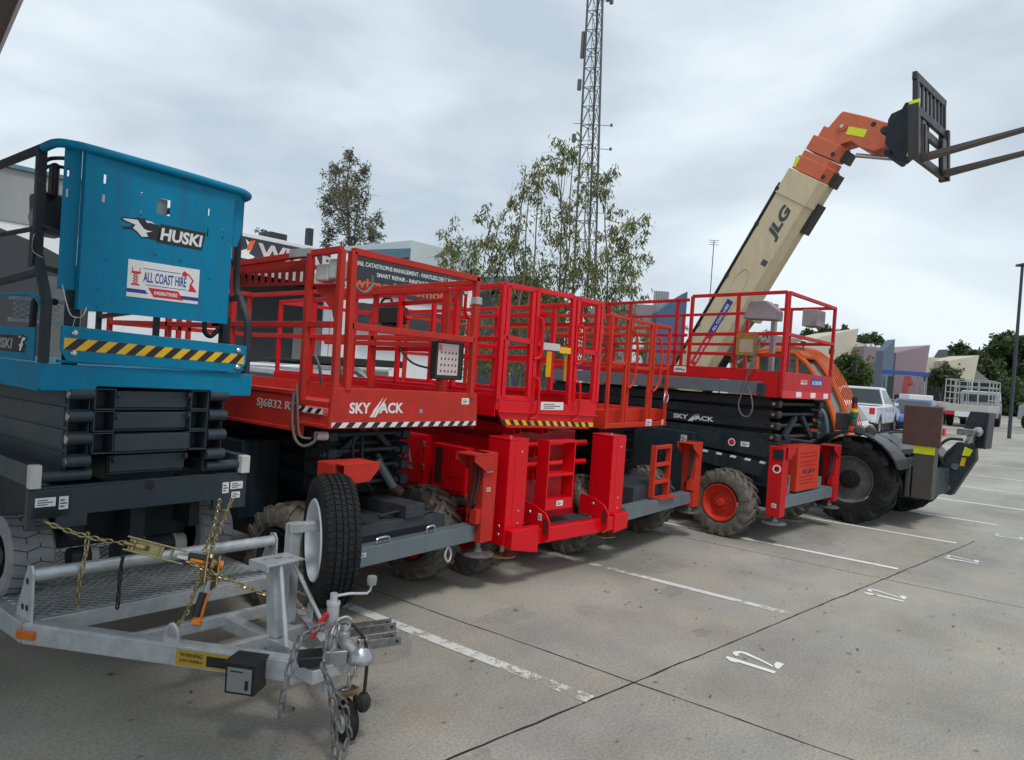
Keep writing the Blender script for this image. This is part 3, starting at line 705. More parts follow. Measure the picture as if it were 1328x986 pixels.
mb.build('rim', mat('white_steel_rim', (.62,.65,.68), .4, var=.05), SW, bevel=0)
mb = MB()
for k in range(5): t = 2*PI*k/5; mb.tube((-.02,.075*math.cos(t),.075*math.sin(t)),(.02,.075*math.cos(t),.075*math.sin(t)), .012, 6)
mb.build('wheel_nut', STEEL, SW, bevel=0)

# ------------------------------------------------------------------ chains and binders
def chain(name, label, pts, m, link=.045, wdt=.028, r=.005, group=None, cat='chain'):
    P = [Vector(p) for p in pts]; segs = [(P[i+1]-P[i]).length for i in range(len(P)-1)]; Ltot = sum(segs); pitch = link-2*r-.002; n = int(Ltot/pitch)
    mb = MB()
    def pos(t):
        for i, s_ in enumerate(segs):
            if t <= s_ or i == len(segs)-1: return P[i]+(P[i+1]-P[i])*(t/s_ if s_ else 0), (P[i+1]-P[i]).normalized()
            t -= s_
    for k in range(n):
        c, d_ = pos((k+.5)*pitch); a = d_.cross(Vector((0,0,1))) if abs(d_.z) < .9 else d_.cross(Vector((1,.3,0))); a.normalize(); b = d_.cross(a)
        ang = (PI/2 if k % 2 else 0)+.25*math.sin(k*1.7); s = a*math.cos(ang)+b*math.sin(ang); hl = link/2-wdt/2; hw = wdt/2-r; ring = []
        for q in range(5): t = -PI/2+PI*q/4; ring.append(c+d_*(hl+hw*math.cos(t))+s*(hw*math.sin(t)))
        for q in range(5): t = PI/2+PI*q/4; ring.append(c+d_*(-hl+hw*math.cos(t))+s*(hw*math.sin(t)))
        mb.path(ring, r, 6, smooth=False, closed=True)
    return tag(mb.build(name, m, bevel=0), label, cat, group)
def sag(p, q, s, n=8):
    p, q = Vector(p), Vector(q); return [p+(q-p)*i/n-Vector((0,0,4*s*(i/n)*(1-i/n))) for i in range(n+1)]
CG = 'gold tie down chains on the trailer'
chain('chain', 'gold lashing chain from the left corner of the blue lift down to the ratchet binder', sag((1.47,3.99,.925),(1.80,3.80,.80),.02), GCHAIN, group=CG)
chain('chain', 'short loose gold chain end hanging over the trailer front tube', [(1.655,3.93,.855),(1.65,3.925,.75),(1.63,3.93,.62),(1.63,3.945,.45)], GCHAIN, group=CG)
chain('chain', 'short dark chain end hanging beside the ratchet binder on the trailer', [(1.80,3.83,.80),(1.79,3.84,.65),(1.79,3.85,.44)], mat('dark_steel_chain', (.05,.045,.04), .4, metal=.6), .042, .026, .005, group=CG)
chain('chain', 'gold lashing chain running from the orange handle to the right drawbar arm', sag((2.04,3.65,.70),(2.46,3.12,.47),.012), GCHAIN, .04, .026, .005, group=CG)
chain('chain', 'gold lashing chain from the blue lift right corner down to the left drawbar lug', [(2.515,4.0,.93),(2.36,3.84,.82),(2.19,3.68,.69),(2.03,3.50,.60),(1.90,3.36,.52),(1.81,3.31,.46)], GCHAIN, .042, .027, .005, group=CG)
chain('chain', 'second strand of gold chain beside the right corner lashing', [(2.44,4.01,.93),(2.31,3.84,.81),(2.17,3.70,.70)], GCHAIN, .042, .027, .005, group=CG)
SG = 'safety chains hanging at the trailer coupling'
chain('chain', 'silver safety chain looping over the drawbar and hanging left of the coupling', [(2.20,2.60,.60),(2.07,2.57,.615),(1.97,2.55,.60),(1.92,2.53,.50),(1.885,2.52,.40),(1.875,2.51,.27)], CHAINM, .072, .042, .007, group=SG)
chain('chain', 'long silver safety chain hanging to the concrete below the coupling', [(2.17,2.53,.62),(2.12,2.51,.56),(2.07,2.49,.46),(2.10,2.47,.38),(2.12,2.46,.25),(2.13,2.45,.10),(2.13,2.44,.012),(2.20,2.40,.012)], CHAINM, .072, .042, .007, group=SG)
chain('chain', 'silver safety chain looped under the coupling beside the jockey wheel', [(2.28,2.53,.40),(2.23,2.50,.32),(2.13,2.47,.34),(2.19,2.47,.26),(2.22,2.46,.12),(2.17,2.44,.03)], CHAINM, .066, .04, .006, group=SG)
# binders
def binder(label, a, b, c, side, gv=(0,0,.014)):
    """ratchet body a->b, coloured handle b->c"""
    t = thing('load_binder', label, 'load binder', a, 0, 'ratchet load binders on the trailer chains')
    a, b, c = Vector((0,0,0)), Vector(b)-Vector(a), Vector(c)-Vector(a); d = (b-a).normalized(); s = Vector(side).normalized(); s = (s-d*s.dot(d)).normalized(); u = d.cross(s)
    mb = MB(); l = (b-a).length
    for sg in (-1, 1): mb.obox(a+d*l*.5+s*sg*.034, d*l*.55, s*.004, u*.036)
    mb.obox(a+d*l*.32-u*.032, d*l*.30, s*.034, u*.003); mb.tube(a+d*.03-s*.03, a+d*.03+s*.03, .009, 8); mb.tube(a+d*l*.62-s*.03, a+d*l*.62+s*.03, .008, 8); mb.tube(a+d*l*.8-s*.03, a+d*l*.8+s*.03, .008, 8)
    mb.lathe(a+d*l*.25-s*.012, s, [(0,.001),(0,.036),(.004,.04),(.02,.04),(.024,.036),(.024,.001)], 14)
    mb.tube(a-d*.02, a+d*l*.2, .013, 10)
    mb.build('ratchet_body', GCHAIN, t, bevel=.002)
    mb = MB(); mb.obox(b+(c-b)*.1, (c-b)*.22, s*.011, u*.008); mb.build('lever', STEEL, t, bevel=.002)
    e = (c-b); mb = MB(); mb.path([b+e*.2, b+e*.5, b+e*.85, c], .023, 10, smooth=False); mb.tube(c-e*.1, c+e*.03, .029, 12); mb.build('handle', HANDLE, t, bevel=.002)
    mb = MB(); mb.path([b+e*.16+Vector(gv), b+e*.5+Vector(gv)*1.2, b+e*.80+Vector(gv)], .021, 10, smooth=False); mb.build('grip', BLACK, t, bevel=.004)
    return t
binder('gold ratchet load binder with orange handle lying across the trailer front tube', (1.80,3.80,.80), (2.03,3.67,.715), (2.21,3.58,.655), (0,.3,1))
binder('ratchet load binder with orange handle hanging down between the drawbar arms', (2.16,3.60,.70), (2.10,3.52,.58), (2.03,3.49,.40), (1,0,0), (-.016,-.006,0))

# ================================================================== BLUE SCISSOR LIFT ON THE TRAILER
H = thing('scissor_lift', 'blue and charcoal scissor lift with a wolf head badge, chained down on the trailer', 'scissor lift', (1.427,4.089,-.0925), -2, 'scissor lifts parked in the row', 1.05)
# wheels
def slick_wheel(x, y, out):
    mb = MB(); mb.lathe((x,y,.71), (1,0,0), [(-.10,.12),(-.105,.19),(-.09,.205),(.09,.205),(.105,.19),(.10,.12)], 40)
    wv = MB(); o_ = out; wv.lathe((x,y,.71), (1,0,0), [(o_*.1,.125),(o_*.1,.115),(o_*.05,.10),(o_*.05,.05),(o_*.09,.045),(o_*.09,.001)], 28); wv.lathe((x,y,.71), (1,0,0), [(-.095,.122),(.095,.122)], 28)
    w_ = wv.build('wheel', BLACK, H, bevel=0); mb.build('tyre', GTYRE, w_, bevel=0)
    g = MB()
    for k in range(18):
        t = 2*PI*k/18
        P = lambda xx, tt: (x+xx, y+.2062*math.cos(tt), .71+.2062*math.sin(tt))
        for a, b in (((-.09,t),(-.03,t+.09)),((-.03,t+.09),(.03,t)),((.03,t),(.09,t+.09)),((-.03,t+.09),(-.03,t+.25)),((.03,t),(.03,t-.10))): g.beam(P(*a), P(*b), .004, .003)
    g.build('tread_groove', BLACK, w_, bevel=0, smooth=False)
slick_wheel(.09, .36, -1); slick_wheel(1.08, .36, 1); slick_wheel(.09, 1.75, -1); slick_wheel(1.08, 1.75, 1)
# chassis
mb = MB(); z0, z1 = .905, 1.105
holes = [(.035,.135,.925,.962)]
mb.grid_plate([0,.20,1.0,1.155], [z0,.965,z1], holes+[(.27,.95,z0,.965)], lambda u,v,t: (u,t,v), .035)
mb.prism([(.20,.905),(.27,.905),(.27,.966),(.20,.966)], 1, .002, .034)
mb.prism([(0.0,z1),(1.155,z1),(1.14,z1+.012),(.015,z1+.012)], 1, .004, .05)
mb.build('front_plate', SLATE, H, bevel=.003)
mb = MB(); mb.lathe((.575,-.001,1.085), (0,1,0), [(0,.001),(0,.028),(.004,.028),(.004,.001)], 20); mb.build('pull_hole', BLACK, H, bevel=0)
mb = MB(); mb.box((.22,.30,.72),(.94,2.1,1.06)); mb.box((.24,.10,.80),(.30,.35,1.0)); mb.box((.86,.10,.80),(.92,.35,1.0)); mb.box((.52,.08,.62),(.60,.34,.98)); mb.build('chassis', SCP, H, bevel=.006)  # near-black colour puts the shade of the cavity below the plate into the chassis
mb = MB(); mb.tube((.30,.3,.66),(.40,.3,.66), .055, 16); mb.tube((.72,.3,.66),(.86,.3,.66), .06, 16); mb.build('wheel_motor', DGREY, H, bevel=0)
mb = MB(); mb.tube((.86,.3,.66),(.93,.3,.66), .058, 16); mb.tube((.40,.3,.66),(.44,.3,.66), .05, 16); mb.build('motor_collar', OFFW, H, bevel=0)
for x in (0.0, 1.09):
    mb = MB(); mb.box((x,.02,1.12),(x+.06,2.2,1.225)); mb.build('side_rail', SLATE, H, bevel=.004)
mb = MB(); mb.box((-.006,-.03,1.115),(.045,.02,1.232)); mb.build('end_cap', OFFW, H, bevel=.006)
mb = MB(); mb.box((1.10,-.03,1.115),(1.155,.02,1.222)); mb.build('end_cap', OFFW, H, bevel=.006)
mb = MB(); mb.tube((.05,.03,1.165),(.28,.03,1.165), .03, 14); mb.tube((.90,.03,1.165),(1.10,.03,1.165), .03, 14); mb.build('slide_tube', SLATE, H, bevel=0)
# scissor stack
for k in range(4):
    zc = 1.165+.115*k+.02
    for x, yo, dz, hh in ((.212,.03,-.012,.072),(.322,-.005,.025,.110),(.828,-.005,.025,.110),(.938,.03,-.012,.072)):
        if k == 0 and abs(x-.575) < .3: continue
        mb = MB(); mb.hbeam((x,yo,zc+dz), (x,2.1,zc+dz-.02), .104, hh, .006); mb.build('scissor_arm', SLATE, H, bevel=.002)
    for x in (.16,.99):
        mb = MB(); mb.beam((x,.05,zc+.045),(x,2.1,zc+.0), .02, .10); mb.build('side_arm', SLATE, H, bevel=.003)
    for x0_, x1_ in ((.155,.265),(.885,.995)):
        mb = MB(); mb.tube((x0_,.010,zc+.052),(x1_,.010,zc+.052), .031, 16); mb.box((x0_,.03,zc+.02),(x1_,.06,zc+.085)); mb.build('cross_tube', SLATE, H, bevel=0, split=False)
    for x0_, dr, rr in ((.150,1,.022),(1.0,-1,.022),(.388,-1,.020),(.762,1,.020)):
        mb = MB(); mb.lathe((x0_,.010,zc+.050), (dr,0,0), [(0,.001),(0,rr),(.010,rr),(.014,.001)], 10); mb.build('pin', STEEL if x0_ < .2 or x0_ > .9 else DGREY, H, bevel=0)
    mb = MB(); f = -.012 if k == 1 else .03; mb.box((.375,f,zc-.022),(.775,f+.05,zc+.070)); mb.box((.375,f+.012,zc-.036),(.775,f+.05,zc-.022)); mb.build('cross_channel', SLATE, H, bevel=.006)
mb = MB(); mb.box((.39,.12,1.10),(.77,2.1,1.57)); mb.box((.17,1.0,1.12),(.98,2.1,1.58)); mb.build('lift_cylinder_bay', SCP, H, bevel=.01)
# platform frame
mb = MB()
mb.prism([(.025,1.595),(.265,1.595),(.275,1.622),(.885,1.612),(.895,1.583),(1.135,1.583),(1.142,1.60),(1.142,1.715),(.015,1.728),(.015,1.61)], 1, -.012, .02)
mb.box((.015,.022,1.59),(.05,2.25,1.726)); mb.box((1.105,.022,1.59),(1.142,2.25,1.713)); mb.box((.05,.022,1.66),(1.105,2.2,1.71))
mb.build('platform_frame', BLUE, H, bevel=.005)
mb = MB(); mb.prism([(.09,1.92),(.09,1.80),(.125,1.742),(1.05,1.722),(1.085,1.78),(1.085,1.885)], 1, -.030, -.018); mb.box((.09,-.0178,1.735),(1.085,.02,1.75)); mb.build('kick_plate', BLUE, H, bevel=.004)
hazard(H, (.105,-.0305,1.802), (1,0,-.028), ZD, .965, .058, 10, YEL, BLACK, 1.0)
mb = MB()
for (x, z) in ((.15,1.885),(.15,1.785),(1.03,1.855),(1.03,1.755)): mb.lathe((x,-.031,z), (0,-1,0), [(0,.016),(.006,.016),(.012,.009),(.013,.001)], 14)
mb.build('bolt', STEEL, H, bevel=0)
mb = MB(); mb.box((.005,.06,1.735),(.014,2.2,1.90)); mb.build('toe_board', BLUE, H, bevel=.003)
mb = MB(); mb.box((1.13,.06,1.72),(1.14,2.2,1.88)); mb.build('toe_board', BLUE, H, bevel=.003)
# badge on the toe board (dark patch with grey words and wolf head)
o_ = (.0045,.56,1.775)
mb = MB(); flat(mb, (.0045,.90,1.77), (0,-1,0), ZD, [(0,0),(.72,0),(.70,.085),(0,.085)], .001); sb = mb.build('badge_panel', BLACK, H, bevel=0, smooth=False)
lettering(sb, 'HUSKI', (.003,.74,1.785), (0,-1,0), ZD, .38, .055, mat('grey_vinyl', (.33,.34,.36), .5), bold=.03, shear=.15)
WOLF = [(.0,.80),(.06,.88),(.30,.90),(.42,1.0),(.52,.97),(.62,1.02),(.60,.90),(.95,.78),(1.0,.0),(.60,.05),(.50,.0),(.42,.20),(.28,.35),(.10,.28),(.02,.38),(.22,.46),(.30,.60),(.05,.68)]
WOLFG = [(.04,.80),(.28,.84),(.40,.86),(.46,.70),(.56,.48),(.66,.42),(.78,.44),(.62,.30),(.68,.12),(.52,.06),(.42,.26),(.30,.42),(.36,.60),(.10,.72)]
def wolf(parent, o, xd, w_, h_, flip=False, off=.0005):
    P = lambda L_: [((1-u if flip else u)*w_, v*h_) for u, v in (L_[::-1] if flip else L_)]
    mb = MB(); flat(mb, o, xd, ZD, P(WOLF), .0012); nd = Vector(xd).cross(Vector(ZD)); mb.m = 1; flat(mb, Vector(o)+nd*.0012, xd, ZD, P(WOLFG), .001); flat(mb, Vector(o)+nd*.0012, xd, ZD, P([(.58,.92),(.64,.80),(.72,.84),(.84,.80),(.74,.90)]), .001)
    return mb.build('wolf_emblem', [BLACK, WHITE], parent, bevel=0, smooth=False)
wolf(sb, (.003,.30,1.772), (0,-1,0), .14, .09, True)
# guard panel at the platform end
mb = MB(); X0, X1, Z0, Z1 = .16, .955, 2.005, 2.80
zt = lambda u: 0
hl = [(.245,.256,2.655,2.70),(.243,.256,2.56,2.60),(.43,.437,2.62,2.655),(.432,.437,2.53,2.56),(.80,.807,2.61,2.65),(.80,.807,2.49,2.54),(.895,.90,2.53,2.55),(.892,.897,2.49,2.505)]
mb.grid_plate([X0,X1],[Z0,Z1], hl+[(.515,.585,2.56,2.645)], lambda u,v,t: (u, -.02+t, v), .004)
mb.box((X0,-.018,Z0),(X0+.004,.03,Z1)); mb.box((X1-.004,-.018,Z0),(X1,.03,Z1))
mb.grid_plate([.085,X0],[2.10,Z1], [(.10,.108,2.66,2.70),(.10,.108,2.56,2.60)], lambda u,v,t: (u, .045-(u-.085)*.2+t, v), .004)
mb.prism([(.955,2.47),(1.01,2.47),(1.035,2.56),(1.035,2.78),(.955,2.80)], 1, .024, .029)
mb.build('guard_panel', BLUE, H, bevel=.0015)
mb = MB(); mb.box((.505,.03,2.55),(.595,.05,2.655)); mb.build('handle_recess', OFFW, H, bevel=.006)
mb = MB(); mb.path([(.03,.16,2.80),(.05,.05,2.812),(.11,.0,2.812),(.20,-.025,2.808),(.575,-.035,2.80),(.95,-.025,2.79),(1.03,.0,2.788),(1.075,.05,2.785),(1.085,.16,2.78)], .022, 14); mb.build('top_tube', BLUE, H, bevel=0)
mb = MB()
for (x, z) in ((.52,2.345),(.66,2.335),(.83,2.26),(.28,2.28),(.25,2.12),(.255,2.03)): mb.lathe((x,-.0205,z), (0,-1,0), [(0,.009),(.003,.008),(.004,.001)], 10)
mb.build('rivet', BLUE, H, bevel=0)
# badge: wolf head and name
wolf(H, (.335,-.0207,2.415), XD, .21, .105)
mb = MB(); flat(mb, (.53,-.0207,2.41), XD, ZD, [(-.008,-.003),(.245,-.003),(.262,.098),(.01,.098)], .0012); nb = mb.build('name_badge', BLACK, H, bevel=0, smooth=False)
lettering(nb, 'HUSKI', (.540,-.0222,2.422), XD, ZD, .235, .068, WHITE, bold=.035, shear=.12)
hire_sign(H, (.385,-.0207,2.10), XD, ZD, .385, .195)
# posts and rails
rp_ = MB()
def post_path(x, mb, r=.021):
    mb.path([(x,.17,2.80),(x,.165,2.35),(x,.16,2.28),(x,.02,2.08),(x,-.0,2.02),(x,.0,1.73)], r, 12, smooth=False)
mb = MB(); mb.beam((.03,.19,2.80),(.03,.17,2.24), .042, .042, up=YD); mb.beam((.03,.165,2.27),(.03,-.005,2.02), .04, .04, up=YD); mb.beam((.03,-.0,2.04),(.03,.0,1.73), .04, .04, up=YD)
mb.box((.0,.14,2.20),(.008,.2,2.38)); mb.build('folding_post', NAVY, H, bevel=.006)
mb = MB(); mb.path([(1.10,.17,2.78),(1.10,.165,2.28),(1.105,.10,2.16),(1.112,.03,2.04),(1.115,.02,1.92),(1.115,.02,1.72)], .022, 14); mb.build('folding_post', DGREY, H, bevel=0)
mb = MB(); mb.beam((.165,.06,2.22),(.165,.06,1.72), .06, .05, up=YD); mb.beam((.985,.06,2.05),(.985,.06,1.72), .05, .05, up=YD); mb.build('panel_post', NAVY, H, bevel=.005)
mb = MB()
for x in (.03, 1.10):
    for z in (2.80,): mb.tube((x,.17,z),(x,2.2,z), .022, 14)
    mb.tube((x,.18,2.40),(x,2.2,2.42), .013, 10); mb.beam((x,.10,2.18),(x,2.2,2.05), .03, .03); mb.beam((x,2.2,2.80),(x,2.2,1.7), .035, .035, up=YD); mb.beam((x,1.2,2.80),(x,1.2,1.7), .035, .035, up=YD)
mb.build('guard_rail', NAVY, H, bevel=0)
mb = MB(); mb.beam((.03,.17,2.42),(.16,.06,2.36), .02, .02); mb.beam((.05,.10,2.20),(.17,.06,2.17), .025, .025); mb.path([(.13,.5,1.75),(.13,.5,2.0),(.13,.44,2.06),(.13,.2,2.04)], .018, 10); mb.build('rail_brace', NAVY, H, bevel=0)
mb = MB(); mb.path([(.035,.9,2.075),(.035,.4,2.075),(.035,.2,2.065),(.035,.10,2.02),(.035,.06,1.95),(.035,.05,1.74)], .011, 10); mb.build('blue_hand_bar', BLUE, H, bevel=0)
# control box with hoses behind the panel corner
mb = MB(); mb.obox((.105,.30,2.50), (.06,0,0), (0,.09,0), (0,.02,.10)); mb.obox((.10,.22,2.66), (.02,0,0), (0,.035,.0), (0,0,.09)); ctl = mb.build('control_box', BLACK, H, bevel=.02)
mb = MB(); mb.lathe((.045,.24,2.46), (-1,-.3,0), [(0,.05),(.015,.05),(.03,.03),(.035,.001)], 18); mb.obox((.105,.28,2.40), (.055,0,0), (0,.07,0), (0,0,.02)); mb.build('grey_cover', mat('mid_grey_plastic', (.22,.22,.23), .4), ctl, bevel=.004)
mb = MB(); mb.path([(.08,.26,2.58),(.06,.28,2.70),(.07,.22,2.76),(.14,.12,2.77)], .010, 8); mb.path([(.10,.32,2.56),(.07,.33,2.66),(.08,.25,2.73),(.15,.13,2.72)], .009, 8); mb.path([(.06,.2,2.45),(.03,.19,2.42),(.03,.18,2.5)], .007, 8); mb.build('hose', BLACK, H, bevel=0)
mb = MB(); mb.path([(.02,.15,2.37),(-.01,.1,2.35),(.0,.14,2.28),(.04,.12,2.25)], .0018, 5); mb.path([(.10,.02,2.12),(.12,.0,2.02),(.14,-.01,1.97),(.18,-.02,1.97),(.20,-.02,2.02)], .003, 6); mb.path([(.155,-.015,1.97),(.14,-.02,1.88),(.15,-.03,1.80)], .0015, 5); mb.build('wire_lanyard', STEEL, H, bevel=0)
# expanded mesh gate plate seen beside the post
mb = MB()
for i in range(5):
    for j in range(3):
        cx, cz = .07+i*.045, 1.97+j*.03
        mb.beam((cx,.62,cz),(cx+.022,.62,cz+.015), .004,.004); mb.beam((cx+.022,.62,cz+.015),(cx+.045,.62,cz), .004,.004); mb.beam((cx,.62,cz),(cx+.022,.62,cz-.015), .004,.004); mb.beam((cx+.022,.62,cz-.015),(cx+.045,.62,cz), .004,.004)
mb.beam((.05,.62,1.94),(.32,.62,1.94), .02,.02); mb.beam((.05,.62,2.06),(.32,.62,2.06), .02,.02); mb.build('mesh_panel', GALV, H, bevel=0, smooth=False)
for (x, z, a, b) in ((.022,.972,.085,.05),(.115,.972,.035,.07)): pass
sticker(H, (.03,-.0008,1.02), XD, ZD, .09, .045); sticker(H, (.135,-.0008,1.0), XD, ZD, .042, .065); sticker(H, (1.0,-.0008,1.0), XD, ZD, .04, .065); sticker(H, (1.05,-.0008,1.02), XD, ZD, .08, .045); sticker(H, (1.06,-.0008,.965), XD, ZD, .055, .038)
mb = MB(); mb.path([(.86,.06,2.02),(.87,.07,1.95),(.91,.07,1.93),(.95,.06,1.98)], .014, 8); mb.build('hose', BLACK, H, bevel=0)

OILM = line_mat('oil_stain', (.06,.056,.052), .30, .80)
for n_ in OILM.node_tree.nodes:
    if n_.type == 'VALTORGB': n_.color_ramp.elements[1].color = (.20,.20,.20,1)
rg = random.Random(5)
for (x, y, r_) in ((2.62,2.02,.10),(4.3,3.1,.22),(5.9,2.5,.16),(3.2,3.3,.30),(6.6,2.9,.25),(5.1,1.9,.09),(7.1,2.2,.12),(9.4,2.1,.30),(4.9,2.75,.12)):
    mb = MB(); pts = []; n = 14
    for i in range(n): t = 2*PI*i/n; k = r_*rg.uniform(.6,1.2); pts.append((x+k*1.3*math.cos(t), y+k*.8*math.sin(t), tz(x,y)+.0012+.0002*rg.random()))
    mb.add(pts, [tuple(range(n))]); tag(mb.build('oil_stain', OILM, bevel=0, smooth=False), kind='structure')
LM = mat('dry_leaf_litter', (.12,.085,.05), .8, var=.4, scale=20)
mb = MB()
for i in range(420):
    x, y = rg.uniform(1.5,13), rg.uniform(-1.5,4.5); z = tz(x,y)+.006; a = rg.uniform(0,6.3); l = rg.uniform(.008,.03); w_ = l*rg.uniform(.15,.35); c, s_ = math.cos(a), math.sin(a)
    mb.add([(x-c*l,y-s_*l,z),(x+s_*w_,y-c*w_,z+.004),(x+c*l,y+s_*l,z+.002),(x-s_*w_,y+c*w_,z+.003)], [(0,1,2,3)])
tag(mb.build('leaf_litter', LM, bevel=0, smooth=False), kind='stuff')

# ================================================================== ROUGH TERRAIN SCISSOR LIFTS
SG2 = 'scissor lifts parked in the row'
def sky_name(parent, o, xd, w_, h_, m=WHITE):
    """the maker's word with its swept double stroke on the J"""
    P = lambda u, v: Vector(o)+Vector(xd).normalized()*(u*w_)+Vector((0,0,v*h_))
    mb = MB()
    mb.add(*text_mesh('SKY', P(0,0), xd, ZD, w_*.37, h_, bold=.03)); mb.add(*text_mesh('ACK', P(.54,0), xd, ZD, w_*.46, h_, bold=.03))
    for du in (0, .06):
        flat(mb, o, xd, ZD, [((.365+du)*w_,-.30*h_),((.41+du)*w_,-.38*h_),((.465+du)*w_,.10*h_),((.60+du)*w_,1.5*h_),((.43+du)*w_,.30*h_),((.40+du)*w_,-.08*h_)], .0015)
    return mb.build('lettering', m, parent, bevel=0, smooth=False)
def rails(parent, m, segs, w_=.036, name='guard_rail'):
    for p, q in segs:
        mb = MB(); mb.beam(p, q, w_, w_, up=(0,1,0) if abs(Vector(p).z-Vector(q).z) > .3 else (0,0,1)); mb.build(name, m, parent, bevel=.004)
def lug_plate(parent, m, x, y0, y1, z0, z1):
    mb = MB(); mb.prism([(y1,z0),(y0,z0),(y0-.05,z0+.04),(y0-.05,z1-.05),(y0+.02,z1),(y1,z1)], 0, x-.006, x+.006); return mb.build('lug_plate', m, parent)

# ---- first red lift ------------------------------------------------
A = thing('scissor_lift', 'weathered orange red platform scissor lift numbered SJ6832, right behind the trailer spare wheel', 'scissor lift', (2.98,3.70,0), 0, SG2)
outrigger(A, .08, -.0, RED1, -1, 1.17, .42, .30, .0)
mb = MB(); 
for (a, b) in (((0.0,-.19,1.165),(.30,.02,1.175)), ((0.0,-.19,1.05),(.22,.02,1.056)), ((0.0,-.19,1.056),(.22,-.183,1.165)), ((0.0,.013,1.056),(.22,.02,1.165))): mb.box(a, b)
mb.prism([(.22,1.05),(.30,1.13),(.30,1.165),(.22,1.165)], 1, -.19, .02)
mb.build('hood', RED1, A, bevel=.003)
outrigger(A, 1.60, -.02, RED1, 1, 1.16, .42, .30, .24)
mb = MB(); mb.box((.15,-.06,.43),(1.52,.06,.565)); mb.build('cross_beam', MGREY, A, bevel=.006)
mb = MB(); mb.box((.30,.0,.62),(1.1,.5,.70)); mb.box((.75,-.02,.70),(.95,.4,.80)); mb.box((.35,.06,.38),(1.28,3.0,.66)); mb.build('chassis', DGREY, A, bevel=.008)
mb = MB(); mb.path([(.95,-.05,.575),(.95,-.06,.62),(1.02,-.06,.625),(1.04,-.05,.575)], .008, 8); mb.path([(.45,-.05,.575),(.45,-.06,.61),(.55,-.06,.61),(.57,-.05,.575)], .008, 8); mb.build('tie_ring', STEEL, A, bevel=0)
mb = MB(); mb.path([(1.22,-.03,.42),(1.19,-.04,.36),(1.22,-.05,.31),(1.26,-.04,.36),(1.24,-.03,.42)], .011, 8, closed=True); mb.build('shackle', STEEL, A, bevel=0)
mb = MB(); mb.path([(.6,.1,.72),(.75,.05,.75),(.9,.02,.73),(1.05,.02,.72),(1.2,.1,.74)], .014, 8); mb.path([(.8,.1,.71),(.9,0,.72),(1.1,.04,.70)], .012, 8); mb.build('hydraulic_hose', BLACK, A, bevel=0)
rt_wheel(A, .17, .52, .40, .40, .30, -1, SCP); rt_wheel(A, 1.50, .55, .40, .40, .30, 1, RED4); rt_wheel(A, .17, 2.7, .40, .40, .30, -1, RED4); rt_wheel(A, 1.50, 2.7, .40, .40, .30, 1, RED4)  # left front rim coloured dark for its shade, the other rims stay red
mb = MB(); mb.tube((.3,.52,.40),(1.4,.55,.40), .06, 14); mb.build('axle', DGREY, A, bevel=0)
mb = MB(); mb.box((.02,.98,.60),(.36,2.3,1.20)); mb.build('side_tray', NAVY, A, bevel=.02)
mb = MB(); mb.box((1.30,.98,.60),(1.62,2.3,1.15)); mb.build('side_tray', NAVY, A, bevel=.02)
_before = set(A.children)
# scissor stack with open hinges at the front
scissor(A, .50, 1.22, .14, 2.9, .84, 1.36, 4, SCP, .085, .05)
for k in range(4):
    z = .90+.125*k
    mb = MB(); mb.tube((.44,.11,z+.01),(1.30,.11,z+.01), .017, 12); mb.build('cross_tube', DGREY, A, bevel=0)
    for x0_ in (.46, 1.20):
        mb = MB(); mb.prism([(.06,z-.03),(.10,z-.05),(.34,z-.05),(.34,z+.05),(.10,z+.055),(.06,z+.03)], 0, x0_, x0_+.08); o_ = mb.build('hinge_block', DGREY, A, bevel=.008)
        mb = MB(); mb.tube((x0_-.012,.12,z),(x0_+.092,.12,z), .026, 12); mb.build('hinge_pin', MGREY, o_, bevel=0)
for (x0_, z0_, x1_, z1_) in ((.56,.86,.84,1.10),(1.18,.90,.98,1.12),(.60,1.12,.86,1.34),(1.16,1.14,.92,1.34)):
    mb = MB(); mb.beam((x0_,.16,z0_),(x1_,.14,z1_), .045, .055, up=YD); mb.build('link_arm', DGREY, A, bevel=.006)
mb = MB(); mb.tube((.96,.10,1.08),(1.10,.04,.86), .034, 14); mb.build('lift_cylinder', MGREY, A, bevel=0)
mb = MB(); mb.tube((1.10,.05,.86),(1.18,.04,.81), .042, 12); mb.build('cylinder_foot', BROWN, A, bevel=0)
mb = MB(); mb.path([(.72,.10,1.30),(.70,.08,1.15),(.74,.07,1.0),(.70,.06,.86)], .010, 8); mb.path([(.80,.10,1.28),(.79,.07,1.1),(.83,.07,.95),(.90,.06,.84)], .010, 8); mb.build('hydraulic_hose', BLACK, A, bevel=0)
mb = MB(); mb.box((.56,.30,.78),(1.16,2.8,1.34)); mb.build('stack_core', SCP, A, bevel=.01)
for _o in set(A.children)-_before: _o.location.y += .33; _o.location.x -= .12      # the folded stack stands back from the front beam
